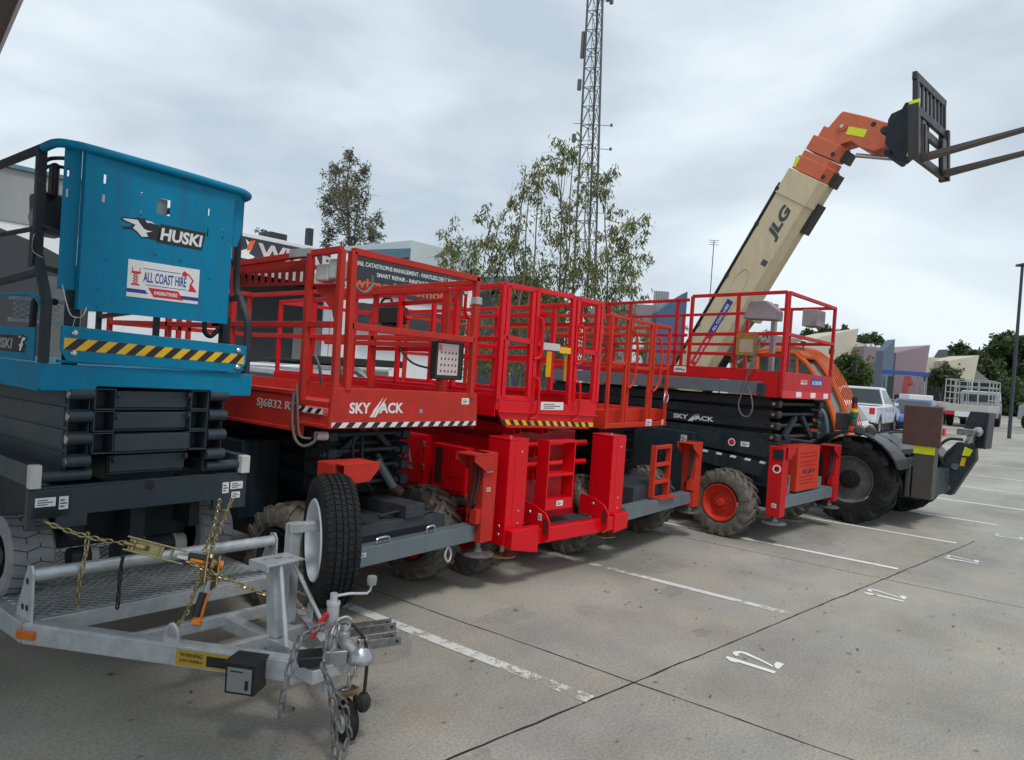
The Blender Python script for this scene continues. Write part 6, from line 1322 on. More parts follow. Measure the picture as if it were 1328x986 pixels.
mb = MB(); mb.prism([(21.5,4.8),(24.5,5.95),(28.3,4.9),(28.3,4.8),(24.5,5.8),(21.5,4.65)], 1, .2, 8.2); mb.build('roof', DGREY, G, bevel=.01)

fwd = Vector((cF.x, cF.y, 0)).normalized(); rgt = Vector((fwd.y, -fwd.x, 0))
def slab(mb, pts, depth, thick, ground=True, lift=0):
    """upright wall whose outline stands across the view direction at a real distance, with real thickness"""
    P = [at(px, py, depth) for px, py in pts]
    if ground:
        for i, (px, py) in enumerate(pts):
            if py > 900:
                j = min((k for k in range(len(pts)) if pts[k][1] < 900), key=lambda k: abs(pts[k][0]-px)); r_ = P[j] if abs(pts[j][0]-px) < 3 else at(px, 480, depth); P[i] = Vector((r_.x, r_.y, -.2))
    n = len(P); Q = [p+fwd*thick for p in P]
    mb.add(P+Q, [tuple(range(n)), tuple(range(n, 2*n))[::-1]]+[(i, n+i, n+(i+1)%n, (i+1)%n) for i in range(n)])
    return mb
def wallthing(name, label, parts_, cat='building', group=None):
    t = thing(name, label, cat, group=group)
    for pname, pts, depth, thick, mm in parts_:
        slab(MB(), pts, depth, thick).build(pname, mm, t, bevel=.02)
    return t
DN = 999
wallthing('warehouse', 'cream warehouse whose sloped parapet peaks behind the telehandler cab', [
    ('wall', [(1040,445),(1064,437),(1114,426),(1110,443),(1121,447),(1121,DN),(1040,DN)], 62, 9, CREAM),
    ('window_band', [(1022,450),(1052,452),(1052,462),(1022,460)], 61.8, .15, GLASS),
    ('low_wall', [(985,432),(1040,440),(1040,DN),(985,DN)], 64, 8, MAUVE)])
wallthing('warehouse', 'mauve warehouse with a grey roller door, between the cream one and a blue fin', [
    ('wall', [(1121,449),(1146.5,452),(1146.5,DN),(1121,DN)], 60, 9, MAUVE),
    ('roller_door', [(1127.5,469),(1141,470),(1141,DN),(1127.5,DN)], 59.8, .15, SHUT),
    ('roof_vent', [(1124,450),(1124,446),(1128,446),(1128,450)], 62, .6, WHITE), ('roof_vent', [(1131,450),(1131,446),(1134,446),(1134,450)], 62, .6, WHITE), ('roof_vent', [(1137,451),(1137,448),(1142,448),(1142,451)], 62, .6, WHITE)])
wallthing('fin_wall', 'slate blue pointed fin wall beside the mauve roller door', [('wall', [(1146,455),(1161,440),(1161.5,DN),(1145.5,DN)], 57, 1.2, FINB), ('doorway', [(1150,488),(1159,488),(1159,DN),(1150,DN)], 56.8, .15, SIGNB)])
wallthing('warehouse', 'large mauve wall with a sharp raking corner behind the blue gantry', [('wall', [(1162,457.5),(1206.5,447.5),(1200,486),(1200,DN),(1162,DN)], 58, 8, MAUVE)])
wallthing('warehouse', 'low cream wall between the mauve wall and a dark pointed fin', [('wall', [(1201,463),(1218,464.5),(1218,DN),(1201,DN)], 66, 8, CREAM)])
wallthing('fin_wall', 'small dark pointed fin wall left of the farthest cream building', [('wall', [(1218,470),(1229.5,453),(1229.5,DN),(1218,DN)], 68, 1.5, mat('dark_fin', (.075,.085,.10), .7))])
wallthing('warehouse', 'farthest cream building with a leaning pointed wall and grey side roof', [('wall', [(1229.5,468),(1270,461),(1263,494),(1263,DN),(1229.5,DN)], 64, 10, CREAM), ('side_roof', [(1263.5,478),(1284,494),(1284,DN),(1263.5,DN)], 66, 8, mat('grey_roof', (.18,.19,.20), .6))])
wallthing('fin_wall', 'big blue raking fin wall behind the red rails, left of the sand boom', [('wall', [(852,405),(873,389),(892,378),(893,DN),(852,DN)], 44, 1.5, mat('deep_blue_cladding', (.055,.10,.19), .6))])
wallthing('warehouse', 'mauve grey building low behind the red rails beside the gum trees', [('wall', [(778,392),(852,396),(852,DN),(778,DN)], 46, 8, mat('mauve_grey', (.24,.21,.23), .8)), ('pale_panel', [(822,432),(836,432),(836,DN),(822,DN)], 45.8, .3, WALLW), ('pale_panel', [(842,432),(850,432),(850,DN),(842,DN)], 45.8, .3, PALE)])
t = thing('vent_stack', 'ribbed pale steel stack rising beside the big blue fin wall', 'chimney')
a = at(858,378,47); mb = MB()
for i in range(6): c = Vector((a.x,a.y,0))+rgt*(-.42+i*.17); mb.tube((c.x,c.y,0),(c.x,c.y,a.z), .09, 10)
mb.build('stack', mat('ribbed_steel', (.33,.36,.37), .5, metal=.2), t, bevel=0, split=False)

# ================================================================== TOWER, POLES
TW = thing('lattice_tower', 'tall grey three legged lattice communications mast above the gum trees', 'tower')
c0 = at(756,470,60); c0.z = 0; c0 = c0+rgt*.05
def leg(i, z): h = 1.20-z*.014; t = R(20+120*i); return Vector((c0.x+h*math.cos(t), c0.y+h*math.sin(t), z))-rgt*(z*.032)
TM = mat('galvanised_tower', (.085,.09,.10), .6, metal=.1, var=.1)
for i in range(3):
    mb = MB(); mb.tube(leg(i,0), leg(i,44), .095, 8); mb.tube(leg(i,0)+Vector((.22,.05,0)), leg(i,42)+Vector((.16,.04,0)), .03, 6); mb.build('tower_leg', TM, TW, bevel=0, split=False)
mb = MB(); z = 2.0; k = 0
while z < 42:
    for i in range(3):
        j = (i+1) % 3; a, b = leg(i, z), leg(j, z); mb.tube(a, b, .034, 5)
        mb.tube(leg(i,z), (leg(i,z+1.6)+leg(j,z+1.6))/2, .030, 5); mb.tube(leg(j,z), (leg(i,z+1.6)+leg(j,z+1.6))/2, .030, 5)
    z += 1.6; k += 1
mb.build('bracing', TM, TW, bevel=0, smooth=False, split=False)
mb = MB(); c = lambda z: (leg(0,z)+leg(1,z)+leg(2,z))/3
z = 1.0
while z < 42: q = c(z); mb.beam(q-rgt*.22, q+rgt*.22, .02, .02); z += .35
for s_ in (-.22,.22): mb.beam(c(.5)+rgt*s_, c(42)+rgt*s_, .03, .03)
mb.build('ladder', TM, TW, bevel=0, smooth=False, split=False)
for (z, s_, hh) in ((33.2,1.3,1.2),(34.0,-1.8,1.8),(33.6,-2.3,1.5),(33.4,1.0,1.6),(25.8,-1.15,.9),(21.4,-1.45,.7),(28.5,-1.0,2.2)):
    q = c(z)+rgt*s_; mb = MB(); mb.box((q.x-.13,q.y-.13,z),(q.x+.13,q.y+.13,z+hh)); mb.beam(c(z+.2), (q.x,q.y,z+.2), .04, .04); mb.build('antenna_panel', mat('antenna_grey', (.10,.11,.12), .6), TW, bevel=.01, split=False)
for z in (21.0,18.5,15.6,17.4,23.0):
    q = c(z)+rgt*1.7; mb = MB(); mb.beam(c(z)-rgt*1.5, q, .04, .04); mb.box((q.x-.08,q.y-.08,z-.06),(q.x+.08,q.y+.08,z+.16)); mb.build('mast_arm', TM, TW, bevel=0, split=False)
LP = thing('light_pole', 'dark slim light pole at the right edge of the yard', 'lamp post')
a = at(1326,345,30); mb = MB(); mb.tube((a.x,a.y,tz(a.x,a.y)-.1),(a.x,a.y,a.z), .075, 12, .055); mb.build('pole', SIGNB, LP, bevel=0)
mb = MB(); mb.obox((a.x,a.y,a.z+.04), rgt*.13, fwd*.25, Vector((0,0,.045))); mb.build('lamp_head', SIGNB, LP, bevel=.01)
AN = thing('tv_antenna', 'thin roof antenna mast left of the sand coloured boom', 'antenna')
a = at(926,312,48); b = at(925,385,48); mb = MB(); mb.tube((a.x,a.y,3.5), a, .03, 6); mb.build('mast', SIGNB, AN, bevel=0)
mb = MB()
for dz, l_ in ((0,.35),(-.15,.28),(-.3,.35)): mb.tube(a+Vector((0,0,dz))-rgt*l_, a+Vector((0,0,dz))+rgt*l_, .018, 5)
mb.tube(a, a-Vector((0,0,.35)), .018, 5); mb.build('antenna_elements', SIGNB, AN, bevel=0, split=False)
# awning corner overhead at far left, unseen sheet extended to shade the ground
AW = thing('awning', 'brown grey canopy corner with a white edge overhead at top left', 'awning')
e0, e1 = Vector((1.644, 5.306, 4.0)), Vector((1.931, 6.73, 4.0)); de = (e1-e0).normalized(); ne = Vector((-de.y,de.x,0)); ne = ne if ne.dot(Vector((-1,1,0))) > 0 else -ne
a_ = e0-de*7; b_ = e1+de*3.2
mb = MB(); mb.prism([(a_.x,a_.y),(b_.x,b_.y),((b_+ne*3.5).x,(b_+ne*3.5).y),((a_+ne*3.5).x,(a_+ne*3.5).y)], 2, 4.0, 4.08); mb.build('canopy_sheet', mat('brown_grey_sheet', (.15,.125,.125), .7), AW, bevel=0)
mb = MB(); mb.beam(a_+Vector((0,0,.05))-ne*.012, b_+Vector((0,0,.05))-ne*.012, .02, .13); mb.build('edge_trim', WHITE, AW, bevel=0)
for k in (a_+de*1.0+ne*3.2, b_-de*.5+ne*3.2): mb = MB(); mb.tube((k.x,k.y,0),(k.x,k.y,4.0), .05, 10); mb.build('post', GALV, AW, bevel=0)

# ================================================================== VEHICLES BEHIND
def car(name, label, cat, loc, rz, paint, kind='hatch', Lc=4.3, Wc=1.78, Hc=1.48, group='parked cars'):
    t = thing(name, label, cat, (loc[0],loc[1],tz(*loc)), rz, group)
    h = Hc; wr = .34 if kind != 'ute' else .39; ax0, ax1 = -Lc*.31, Lc*.31
    if kind == 'ute': base, belt = .48, h*.62; low = [(-Lc/2,base+.1),(-Lc/2,belt),(Lc*.20,belt+.02),(Lc*.30,belt-.02),(Lc*.47,belt-.10),(Lc/2,belt-.25),(Lc/2,base)]; gh = [(-Lc*.13,belt-.01),(-Lc*.11,h),(Lc*.08,h),(Lc*.22,belt)]
    elif kind == 'wagon': base, belt = .34, h*.60; low = [(-Lc/2,base+.05),(-Lc*.49,belt-.02),(Lc*.18,belt),(Lc*.30,belt-.04),(Lc*.47,belt-.16),(Lc/2,belt-.30),(Lc/2,base)]; gh = [(-Lc*.48,belt-.03),(-Lc*.42,h-.04),(-Lc*.3,h),(Lc*.05,h),(Lc*.24,belt-.01)]
    else: base, belt = .30, h*.60; low = [(-Lc/2,base+.05),(-Lc*.49,belt-.04),(Lc*.16,belt),(Lc*.30,belt-.05),(Lc*.46,belt-.20),(Lc/2,belt-.36),(Lc/2,base)]; gh = [(-Lc*.46,belt-.05),(-Lc*.34,h-.05),(-Lc*.2,h),(Lc*.02,h-.01),(Lc*.24,belt-.02)]
    def arch(pts):  # cut wheel arches into the sill line
        out = pts[:]
        for ax in (ax1, ax0):
            out += [(ax+(wr+.07)*math.cos(a), max(base, wr+(wr+.07)*math.sin(a))) for a in [R(x) for x in (0,25,50,75,105,130,155,180)]]
        return out
    mb = MB(); mb.prism(arch(low), 1, -Wc/2, Wc/2); mb.build('body', paint, t, bevel=.05)
    mb = MB(); n = len(gh); vs = []
    for sg in (-1, 1):
        for (x, z) in gh: vs.append((x, sg*(Wc/2-.04-(z-belt)*.32 if z > belt else Wc/2-.04), z))
    mb.add(vs, [tuple(range(n)), tuple(range(n, 2*n))[::-1]]+[(i, n+i, n+(i+1)%n, (i+1)%n) for i in range(n)]); mb.build('cabin', paint, t, bevel=.04)
    cx = sum(p[0] for p in gh)/n; cz = (belt+h)/2
    g2 = [(cx+(x-cx)*.90, cz+(z-cz)*.72) for x, z in gh]
    mb = MB(); vs = []
    for sg in (-1, 1):
        for (x, z) in g2: vs.append((x, sg*(Wc/2-.03-max(0,(z-belt))*.32), z))
    mb.add(vs, [tuple(range(n)), tuple(range(n, 2*n))[::-1]]+[(i, n+i, n+(i+1)%n, (i+1)%n) for i in range(n)]); mb.build('side_glass', GLASS, t, bevel=.01)
    # front and rear screens
    def screen(p, q, nm):
        a_, b_ = Vector((p[0],0,p[1])), Vector((q[0],0,q[1])); d = b_-a_; nn = Vector((d.z,0,-d.x)).normalized(); nn = nn if (nn.x > 0) == (p[0] > cx) else -nn
        a2, b2 = a_+d*.12+nn*.012, b_-d*.12+nn*.012; w0, w1 = Wc/2-.14, Wc/2-.30
        mb = MB(); mb.add([(a2.x,-w0,a2.z),(a2.x,w0,a2.z),(b2.x,w1,b2.z),(b2.x,-w1,b2.z),(a2.x-nn.x*.03,-w0,a2.z-nn.z*.03),(a2.x-nn.x*.03,w0,a2.z-nn.z*.03),(b2.x-nn.x*.03,w1,b2.z-nn.z*.03),(b2.x-nn.x*.03,-w1,b2.z-nn.z*.03)], [(0,1,2,3),(7,6,5,4),(0,4,5,1),(1,5,6,2),(2,6,7,3),(3,7,4,0)]); mb.build(nm, GLASS, t, bevel=0)
    screen(gh[-1], gh[-2], 'windscreen'); screen(gh[0], gh[1], 'rear_window')
    for ax in (ax0, ax1):
        for sg in (-1, 1):
            mb = MB(); y = sg*(Wc/2-.12); mb.lathe((ax,y,wr), (0,sg,0), [(-.10,wr*.6),(-.11,wr*.9),(-.08,wr),(.07,wr),(.10,wr*.9),(.10,wr*.62)], 24); tw = mb.build('tyre', RUBBER, t, bevel=0)
            mb = MB(); mb.lathe((ax,y,wr), (0,sg,0), [(.09,wr*.63),(.06,wr*.5),(.07,wr*.2),(.09,.05),(.09,.001)], 20); mb.build('rim', ALLOY, tw, bevel=0)
    for sg in (-1, 1):
        mb = MB(); mb.box((Lc/2-.10,sg*(Wc/2-.22)-.16,belt-.40),(Lc/2+.012,sg*(Wc/2-.22)+.16,belt-.27)); mb.build('headlight', WHITE, t, bevel=.02)
        mb = MB(); mb.box((-Lc/2-.012,sg*(Wc/2-.14)-.09,belt-.28),(-Lc/2+.1,sg*(Wc/2-.14)+.09,belt-.05)); mb.build('tail_light', SRED, t, bevel=.02)
        mb = MB(); mb.box((Lc*.17,sg*(Wc/2+.08)-.07,belt+.02),(Lc*.17+.10,sg*(Wc/2+.08)+.07,belt+.14)); mb.build('mirror', paint, t, bevel=.02)
    for x in (-Lc*.14, Lc*.03, Lc*.17):
        for sg in (-1, 1): mb = MB(); mb.box((x,sg*(Wc/2+.001)-.002,base+.15),(x+.012,sg*(Wc/2+.001)+.002,belt-.03)); mb.build('door_seam', BLACK, t, bevel=0)
    for x in (-Lc*.10, Lc*.07):
        for sg in (-1, 1): mb = MB(); mb.box((x,sg*(Wc/2+.008)-.010,belt-.14),(x+.14,sg*(Wc/2+.008)+.010,belt-.11)); mb.build('door_handle', ALLOY, t, bevel=.004)
    mb = MB(); mb.box((-Lc/2-.022,-.20,belt-.36),(-Lc/2-.008,.20,belt-.26)); mb.build('number_plate', WHITE, t, bevel=0)
    mb = MB(); mb.box((Lc/2-.02,-.55,base+.06),(Lc/2+.014,.55,base+.20)); mb.build('grille', BLACK, t, bevel=.01)
    mb = MB(); mb.box((-Lc/2+.2,-Wc/2+.1,.2),(Lc/2-.2,Wc/2-.1,base+.1)); mb.build('underbody', BLACK, t, bevel=0)
    if kind == 'ute':
        mb = MB(); mb.box((-Lc/2+.08,-Wc/2+.10,belt+.001),(-Lc*.15,Wc/2-.10,belt+.012)); mb.build('tray_cover', BLACK, t, bevel=0)
    return t
car('parked_ute', 'white dual cab ute parked behind the telehandler, tail towards us', 'ute', (29.8,5.45), 0, CARW, 'ute', 5.2, 1.86, 1.80)
car('parked_car', 'white hatchback nearest the telehandler cab', 'car', (21.3,4.72), 0, CARW, 'hatch', 4.3, 1.8, 1.55)
car('parked_car', 'blue sedan half hidden by the brown stabiliser foot', 'car', (34.0,4.25), 180, CARB, 'hatch', 4.4, 1.78, 1.42)
car('parked_car', 'pale car with its roof showing above the white ute', 'car', (35.5,6.6), 0, CARS, 'wagon', 4.5, 1.8, 1.75)
car('parked_car', 'silver wagon seen through the first red lift rails, beside the workshop bay', 'car', (7.7,11.6), 90, CARS, 'wagon', 4.6, 1.82, 1.62)
u = car('parked_car', 'white four wheel drive with black roof rack in front of the workshop', 'car', (11.6,14.3), 0, CARW, 'wagon', 4.7, 1.86, 1.66)
mb = MB(); mb.box((-1.6,-.65,1.72),(.7,.65,1.76)); 
for x in (-1.4,-.5,.4): mb.box((x,-.7,1.66),(x+.05,.7,1.72))
mb.build('roof_rack', BLACK, u, bevel=.01)
mb = MB(); mb.box((-1.5,-.95,1.70),(1.6,-.75,1.88)); mb.build('side_awning', BLACK, u, bevel=.03)

car('parked_car', 'small silver car far off between the rack truck and the light pole', 'car', (66,-1.2), 20, CARS, 'hatch', 4.2, 1.75, 1.5)
car('parked_car', 'small white car far off at the right edge, beyond the grey tray trucks', 'car', (70,-4.6), 30, CARW, 'wagon', 4.4, 1.8, 1.6)
# tray trucks and yard gear far right
def tray_truck(label, loc, rz, paint, rack=True):
    t = thing('tray_truck', label, 'truck', (loc[0],loc[1],tz(*loc)), rz, 'tray trucks at the end of the yard')
    mb = MB(); mb.box((-3.0,-1.05,.82),(1.4,1.05,.92)); mb.box((-3.0,-1.05,.92),(-2.96,1.05,1.22)); mb.box((-2.96,-1.05,.92),(1.4,-1.01,1.22)); mb.box((-2.96,1.01,.92),(1.4,1.05,1.22)); mb.build('tray', mat('aluminium_tray', (.50,.49,.45), .5, metal=.2), t, bevel=.01, split=False)
    mb = MB(); mb.prism([(1.5,.5),(1.5,2.0),(2.3,2.05),(2.9,1.45),(3.3,1.35),(3.4,.5)], 1, -.95, .95); cb_ = mb.build('cab', paint, t, bevel=.06)
    mb = MB(); mb.prism([(1.65,1.4),(1.65,1.9),(2.25,1.92),(2.75,1.45)], 1, -.96, .96); mb.build('window', GLASS, cb_, bevel=0); mb = MB(); mb.box((1.49,-.75,1.4),(1.5,.75,1.9)); mb.build('window', GLASS, cb_, bevel=0)
    if rack:
        mb = MB(); mb_ = mb
        for y in (-1.0, 1.0):
            for x in (-2.9,-1.5,-.1,1.3): mb.beam((x,y,1.22),(x,y,2.55), .05,.05, up=YD)
            for z in (1.5,1.85,2.2,2.55): mb.beam((-2.9,y,z),(1.3,y,z), .045,.045)
        for x in (-2.9,1.3):
            for z in (1.85,2.2,2.55): mb.beam((x,-1,z),(x,1,z), .045,.045)
            for y in (-.5,0,.5): mb.beam((x,y,1.25),(x,y,2.55), .04,.04, up=YD)
        mb.build('rack', mat('grey_white_rack_paint', (.36,.37,.38), .6), t, bevel=0, split=False)
    for x in (-1.9,2.5):
        for sg in (-1,1): mb = MB(); mb.tube((x,sg*.72,.40),(x,sg*.98,.40), .40, 20); mb.build('wheel', RUBBER, t, bevel=.03)
    mb = MB(); mb.box((-3.0,-.3,.45),(3.0,.3,.8)); mb.build('chassis', BLACK, t, bevel=0)
    mb = MB(); mb.box((-3.04,-.95,.62),(-3.0,-.50,.80)); mb.box((-3.04,.50,.62),(-3.0,.95,.80)); mb.build('tail_light', SRED, t, bevel=.01)
    mb = MB(); mb.box((-3.03,-.48,.55),(-3.0,.48,.82)); mb.build('bumper', WHITE, t, bevel=.01)
    return t
tray_truck('tray truck with a white pipe rack, right of the brown stabiliser foot', (48,3.0), -4, CARS, True)
tray_truck('grey tray truck without a rack near the light pole', (50.5,-1.4), 30, CARS, False)
tray_truck('second grey tray truck at the very right edge of the yard', (52.5,-4.6), 35, CARS, False)
FN = thing('shade_fence', 'black mesh fence panels behind the rack truck', 'fence')
slab(MB(), [(1202,497),(1262,495),(1262,DN),(1202,DN)], 56, .08).build('mesh_panel', FENCEM, FN, bevel=0); slab(MB(), [(1262.5,495.5),(1289,496),(1289,DN),(1262.5,DN)], 56, .08).build('mesh_panel', FENCEM, FN, bevel=0)
slab(MB(), [(1260.5,492),(1262.2,492),(1262.2,DN),(1260.5,DN)], 55.9, .1).build('post', mat('pale_post', (.5,.5,.5)), FN, bevel=0)
GA = thing('gantry_frame', 'blue overhead gantry beam on grey legs before the mauve wall', 'gantry')
def seg3(p, q, d, w_, h_, mm, name, par): mb = MB(); mb.beam(at(*p,d), at(*q,d), w_, h_); return mb.build(name, mm, par, bevel=.01)
seg3((1145,482),(1204,486), 50, .2, .28, mat('blue_beam', (.02,.07,.30), .5), 'beam', GA)
for px in (1150,1191,1197,1202): a = at(px,485,50); mb = MB(); mb.beam((a.x,a.y,0),(a.x,a.y,a.z-.1), .12,.12, up=YD); mb.build('leg', mat('grey_leg', (.22,.23,.24), .5), GA, bevel=0)
RC = thing('crane_arm', 'small red folded crane arm under the blue gantry', 'crane')
seg3((1173,512),(1177,488), 48, .35, .35, mat('dull_red', (.32,.05,.04), .6), 'arm', RC); seg3((1177,488),(1182,500), 48, .25, .25, MATS['dull_red'], 'jib', RC)
a = at(1172,512,48); mb = MB(); mb.box((a.x-.5,a.y-.5,.2),(a.x+.5,a.y+.5,a.z)); mb.build('base', BLACK, RC, bevel=.05)
for i, (px, py, d, w_, h_, lb, mm) in enumerate(((1188,512,46,1.5,.9,'white site box beside the red crane arm',WHITE),(1158,518,44,1.6,.8,'grey covered trailer load between the white ute and the crane',MGREY),(1205,520,42,1.6,.55,'beige pallet stack above the brown stabiliser foot',CREAM),(1185,524,40,2.6,.35,'grey tarpaulin covered stack left of the brown stabiliser foot',SHUT))):
    a = at(px,py,d); g0 = tz(a.x,a.y); t = thing('stored_load', lb, 'load', (a.x,a.y,g0), 30); mb = MB(); zt2 = a.z-g0
    mb.box((-w_/2,-w_/2,zt2-h_),(w_/2,w_/2,zt2)); mb.build('load', mm, t, bevel=.05); mb = MB()
    for sx in (-1,1):
        for sy in (-1,1): mb.box((sx*w_*.4-.05,sy*w_*.4-.05,0),(sx*w_*.4+.05,sy*w_*.4+.05,zt2-h_))
    mb.build('leg', DGREY, t, bevel=0)

# ================================================================== TREES
def leaf_mat(name, c1, c2, c3):
    M = bpy.data.materials.new(name); M.use_nodes = True; nt = M.node_tree; N = nt.nodes; L = nt.links; b = N['Principled BSDF']
    g = N.new('ShaderNodeNewGeometry'); r = N.new('ShaderNodeValToRGB'); r.color_ramp.interpolation = 'LINEAR'
    r.color_ramp.elements[0].color = c1+(1,); r.color_ramp.elements[1].color = c3+(1,); e = r.color_ramp.elements.new(.6); e.color = c2+(1,)
    L.new(g.outputs['Random Per Island'], r.inputs[0]); L.new(r.outputs[0], b.inputs['Base Color']); b.inputs['Roughness'].default_value = .5
    b.inputs['Specular IOR Level'].default_value = .4
    tr = N.new('ShaderNodeBsdfTranslucent'); L.new(r.outputs[0], tr.inputs[0]); mx = N.new('ShaderNodeMixShader'); mx.inputs[0].default_value = .45
    L.new(b.outputs[0], mx.inputs[1]); L.new(tr.outputs[0], mx.inputs[2]); L.new(mx.outputs[0], N['Material Output'].inputs[0])
    return M
GUM = leaf_mat('gum_leaf', (.06,.09,.03), (.16,.21,.07), (.42,.34,.15))
GUMG = leaf_mat('grey_gum_leaf', (.07,.075,.05), (.15,.155,.095), (.28,.24,.16))
DARK = leaf_mat('dark_leaf', (.03,.055,.022), (.075,.115,.045), (.16,.19,.08))
BUSH = leaf_mat('bush_leaf', (.03,.07,.015), (.07,.13,.03), (.16,.20,.06))
def tree(name, label, base, clusters, leaf, lm, trunks=1, depth=20, droop=.8, dens=1.0, wl=.24, group=None, cat='tree', tr=.045, seed=1):
    """clusters: (px,py,radius in px at that depth,density). Leaves are separate small faces spread through each cluster's volume."""
    rnd = random.Random(seed); b = Vector((base[0], base[1], tz(*base)))
    t = thing(name, label, cat, tuple(b), 0, group); vs = []; fs = []; tw = MB()
    C = []
    for c in clusters:
        px, py, r = c[:3]; dn = c[3] if len(c) > 3 else 1
        C.append((at(px, py, depth+rnd.uniform(-1,1)*depth*.05)-b, r*depth/FPX, dn))
    # limbs
    top = max(C, key=lambda q: q[0].z)[0]; stems = []
    for k in range(trunks):
        tgt = sorted(C, key=lambda q: -q[0].z)[min(k, len(C)-1)][0] if trunks > 1 else top
        o = Vector((rnd.uniform(-.15,.15)*trunks, rnd.uniform(-.15,.15)*trunks, 0)); st = []
        for i in range(7): f = i/6; st.append(o*(1-f)+tgt*f+Vector((rnd.uniform(-1,1),rnd.uniform(-1,1),0))*top.z*.018*(1 if 0 < i < 6 else 0)+Vector((0,0,0)))
        stems.append(st); tw.path(st, tr, 7, taper=tr*.25)
    for (c, r, dn) in C:
        st = min(stems, key=lambda s: min((p-c).length for p in s)); cand = [p for p in st if p.z < c.z+.1] or st[:1]
        a = min(cand, key=lambda p: (p-c).length+abs((c.z-p.z)-(Vector((p.x,p.y,0))-Vector((c.x,c.y,0))).length*.8)*.5)
        mid = (a+c)/2+Vector((rnd.uniform(-.1,.1),rnd.uniform(-.1,.1),-.08))*r; tw.path([a, mid, c], tr*.35, 5, taper=tr*.1)
        for q in range(5):
            e = c+Vector((rnd.gauss(0,.5),rnd.gauss(0,.5),rnd.gauss(.1,.5)))*r; tw.path([c, (c+e)/2+Vector((0,0,r*.08)), e], tr*.12, 4, taper=tr*.05)
    tw.build('trunk', BARK, t, bevel=0, split=False)
    for (c, r, dn) in C:
        n = int(40*dens*dn*(r/leaf)**1.6)
        sub = [c+Vector((rnd.gauss(0,.48),rnd.gauss(0,.48),rnd.gauss(0,.45)))*r for _ in range(max(4, int(n/22)))]
        for _ in range(n):
            s = rnd.choice(sub); p = s+Vector((rnd.gauss(0,.15),rnd.gauss(0,.15),rnd.gauss(0,.17)))*r
            d = Vector((rnd.uniform(-1,1), rnd.uniform(-1,1), -droop*1.6*rnd.random()-droop*.4+(1-droop)*rnd.uniform(-1,1))).normalized()
            s_ = d.cross(Vector((rnd.uniform(-1,1),rnd.uniform(-1,1),rnd.uniform(-1,1)))).normalized(); l = leaf*rnd.uniform(.6,1.25); ww = l*wl*rnd.uniform(.8,1.3)
            k = len(vs); bend = s_.cross(d)*l*.12
            vs += [tuple(p), tuple(p+d*l*.45+s_*ww*.5+bend), tuple(p+d*l), tuple(p+d*l*.45-s_*ww*.5+bend)]; fs.append((k,k+1,k+2,k+3))
    me = bpy.data.meshes.new('crown'); me.from_pydata(vs, [], fs); me.materials.append(lm); o = bpy.data.objects.new('crown', me); col.objects.link(o); o.parent = t
    return t
def gpt(px, d): p = at(px, 480, d); return (p.x, p.y)
GT = 'gum trees behind the red lifts'
tree('gum_tree', 'small pale gum sapling at the left end of the trees behind the lifts', gpt(592,20), [(587,316,26),(574,334,18),(612,327,22),(600,345,22,.8),(628,356,22),(590,400,22,.7),(612,420,26,1.2),(630,460,30,1.3),(600,380,16,.6)], .17, GUM, 2, 20, .75, 1.0, group=GT, seed=2)
tree('gum_tree', 'gum tree with a reddish green thin crown, left of the mast', gpt(676,20), [(639,286,22,.8),(637,311,25),(662,259,14,.7),(675,286,24,.8),(682,216,9,.5),(700,230,22,1.2),(687,243,20,1.2),(666,343,36,1.2),(650,330,22),(676,315,20,.7),(686,372,38,1.3),(655,400,30,1.2),(670,430,34,1.2),(650,460,30,1.2),(690,470,34,1.2)], .17, GUM, 3, 20, .8, 1.0, group=GT, seed=3)
tree('gum_tree', 'tallest gum tree, its top leaning right across the mast', gpt(732,20.5), [(732,200,24,.9),(745,193,16,.8),(722,214,18,1),(718,239,16,.6),(733,222,12,.8),(718,293,28,.8),(732,272,24,.7),(723,306,24,.8),(745,293,24,.6),(748,262,14,.5),(707,361,42,1.2),(735,345,30,1),(752,349,34,.9),(720,400,36,1.2),(745,430,40,1.2),(720,465,34,1.2),(765,470,30,1)], .17, GUM, 3, 20.5, .8, 1.0, group=GT, seed=4)
tree('gum_tree', 'wide airy gum tree right of the mast with yellowish patches', gpt(792,20), [(763,222,16,.6),(788,228,22,.9),(779,252,24,.8),(760,250,18,.6),(797,275,20,.4),(820,290,24,.6),(842,292,12,.4),(808,306,26,1.5),(826,329,22,.7),(781,334,30,1),(790,300,20,.6),(799,356,36,1.2),(820,376,24,1),(775,370,30,1.1),(810,410,30,1.1),(790,440,36,1.2),(830,440,24,.9),(840,470,22,.9)], .17, GUM, 3, 20, .8, 1.0, group=GT, seed=5)
tree('gum_tree', 'slender grey green gum tree rising alone behind the workshop roof', gpt(452,36), [(454,206,14,.9),(440,222,17,.9),(462,226,18,.9),(428,245,16,.8),(446,248,22,1),(468,252,20,.9),(424,272,15,.7),(442,278,22,.9),(466,282,22,.9),(432,300,17,.8),(484,285,13,.7),(488,303,12,.7),(478,308,18,.9),(452,308,16,.7),(484,322,13,.9),(424,316,10,.6),(468,325,12,.6)], .22, GUMG, 4, 36, .45, 1.7, .28, seed=6, tr=.11)
tree('small_tree', 'small tree tip showing over the workshop roof', gpt(340,34), [(340,301,7,1),(343,310,8,1)], .2, GUMG, 1, 34, .4, 1, .3, seed=7)
tree('leafy_bush', 'bright green rounded tree between the telehandler and the mauve warehouse', gpt(1106,38), [(1104,470,13,1.6),(1096,482,13,1.6),(1112,482,13,1.6),(1104,495,15,1.6),(1117,490,10,1.4),(1092,470,8,1),(1116,503,10,1.4),(1098,505,12,1.4)], .24, BUSH, 2, 38, .4, 4.4, .4, seed=8)
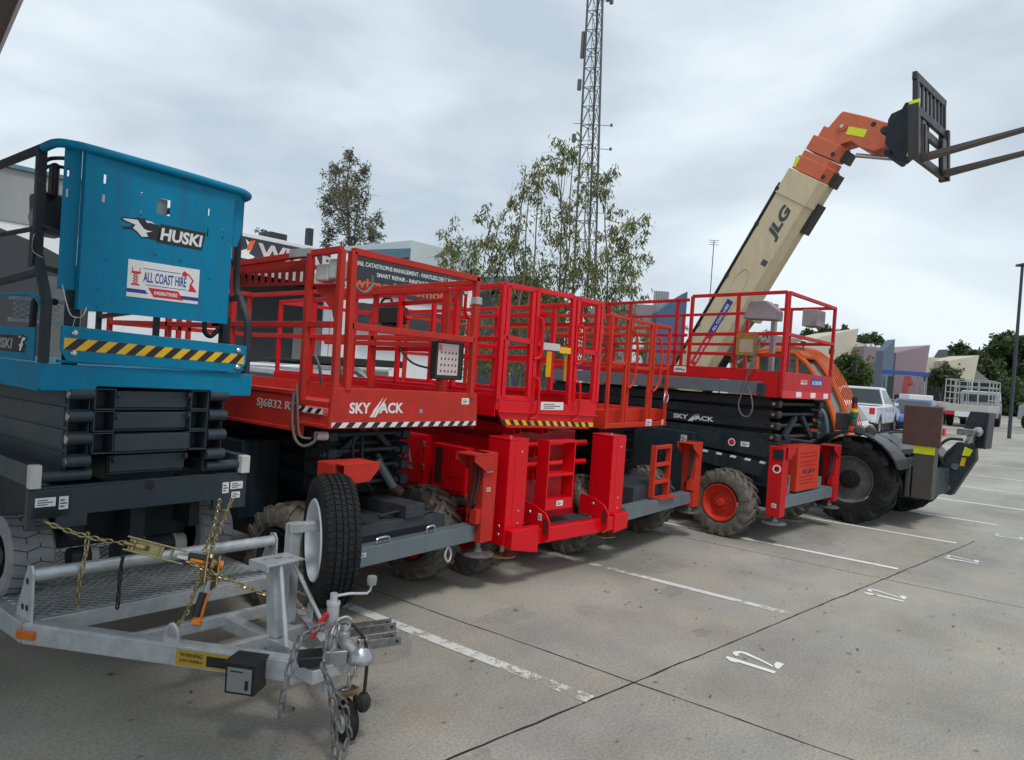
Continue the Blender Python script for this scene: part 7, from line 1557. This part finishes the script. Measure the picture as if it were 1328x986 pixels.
tree('leafy_bush', 'dark green bush in front of the far cream building', gpt(1222,54), [(1215,487,10,1.5),(1226,484,10,1.5),(1236,489,10,1.5),(1207,490,6,1.2),(1243,493,6,1),(1222,494,10,1.5),(1230,497,10,1.5)], .3, DARK, 2, 54, .4, 4.4, .45, seed=9)
tree('leafy_bush', 'green shrub between the sand boom and the red rails', gpt(935,30), [(915,440,16,1.2),(935,430,14,1),(950,445,14,1.2),(925,460,18,1.2),(980,440,14,1),(960,465,16,1.2)], .2, BUSH, 2, 30, .4, 1.2, .35, seed=15)
FT = 'far dark trees beyond the yard'
tree('far_tree', 'large dark tree left of the light pole, tallest of the far trees', gpt(1302,80), [(1302,444,12,1.6),(1312,452,13,1.6),(1292,456,12,1.6),(1325,450,10,1.6),(1283,466,11,1.6),(1300,470,15,1.6),(1318,472,15,1.6),(1284,482,13,1.5),(1300,492,16,1.6),(1322,495,14,1.6),(1335,470,14,1.5)], .55, DARK, 2, 80, .2, 7.0, .55, FT, seed=10, tr=.3)
tree('far_tree', 'lower green tree in front of the large dark tree', gpt(1296,70), [(1290,510,12,1.6),(1304,505,14,1.6),(1320,512,13,1.6),(1296,525,13,1.6),(1316,528,12,1.6),(1283,520,9,1.4),(1334,520,12,1.4)], .5, BUSH if False else DARK, 2, 70, .2, 7.0, .55, FT, seed=11, tr=.3)
tree('far_tree', 'rounded dark tree above the dark pointed fin', gpt(1243,95), [(1243,455,9,1.6),(1236,463,8,1.5),(1251,463,8,1.5),(1244,470,10,1.6),(1260,470,6,1.3)], .55, DARK, 2, 95, .2, 7.0, .55, FT, seed=12, tr=.3)
tree('far_tree', 'low dark tree right of the rounded one behind the cream building', gpt(1270,92), [(1266,461,7,1.5),(1276,466,7,1.5),(1270,473,8,1.5),(1280,476,8,1.5)], .55, DARK, 2, 92, .2, 7.0, .55, FT, seed=13, tr=.3)
tree('far_tree', 'dark tree showing between the cream parapet and the blue fin', gpt(1128,95), [(1117,444,7,1.3),(1128,441,8,1.5),(1138,446,6,1.3),(1124,450,9,1.5),(1136,452,6,1.3)], .55, DARK, 2, 95, .2, 6.6, .55, FT, seed=14, tr=.3)
tree('far_tree', 'dark thin tree line behind the tall lift rails', gpt(1065,90), [(1052,432,6,1),(1066,430,7,1.2),(1080,433,7,1.2),(1095,431,7,1),(1040,436,6,1),(1073,438,8,1.2)], .5, DARK, 2, 90, .2, 3.6, .5, FT, seed=16, tr=.25)
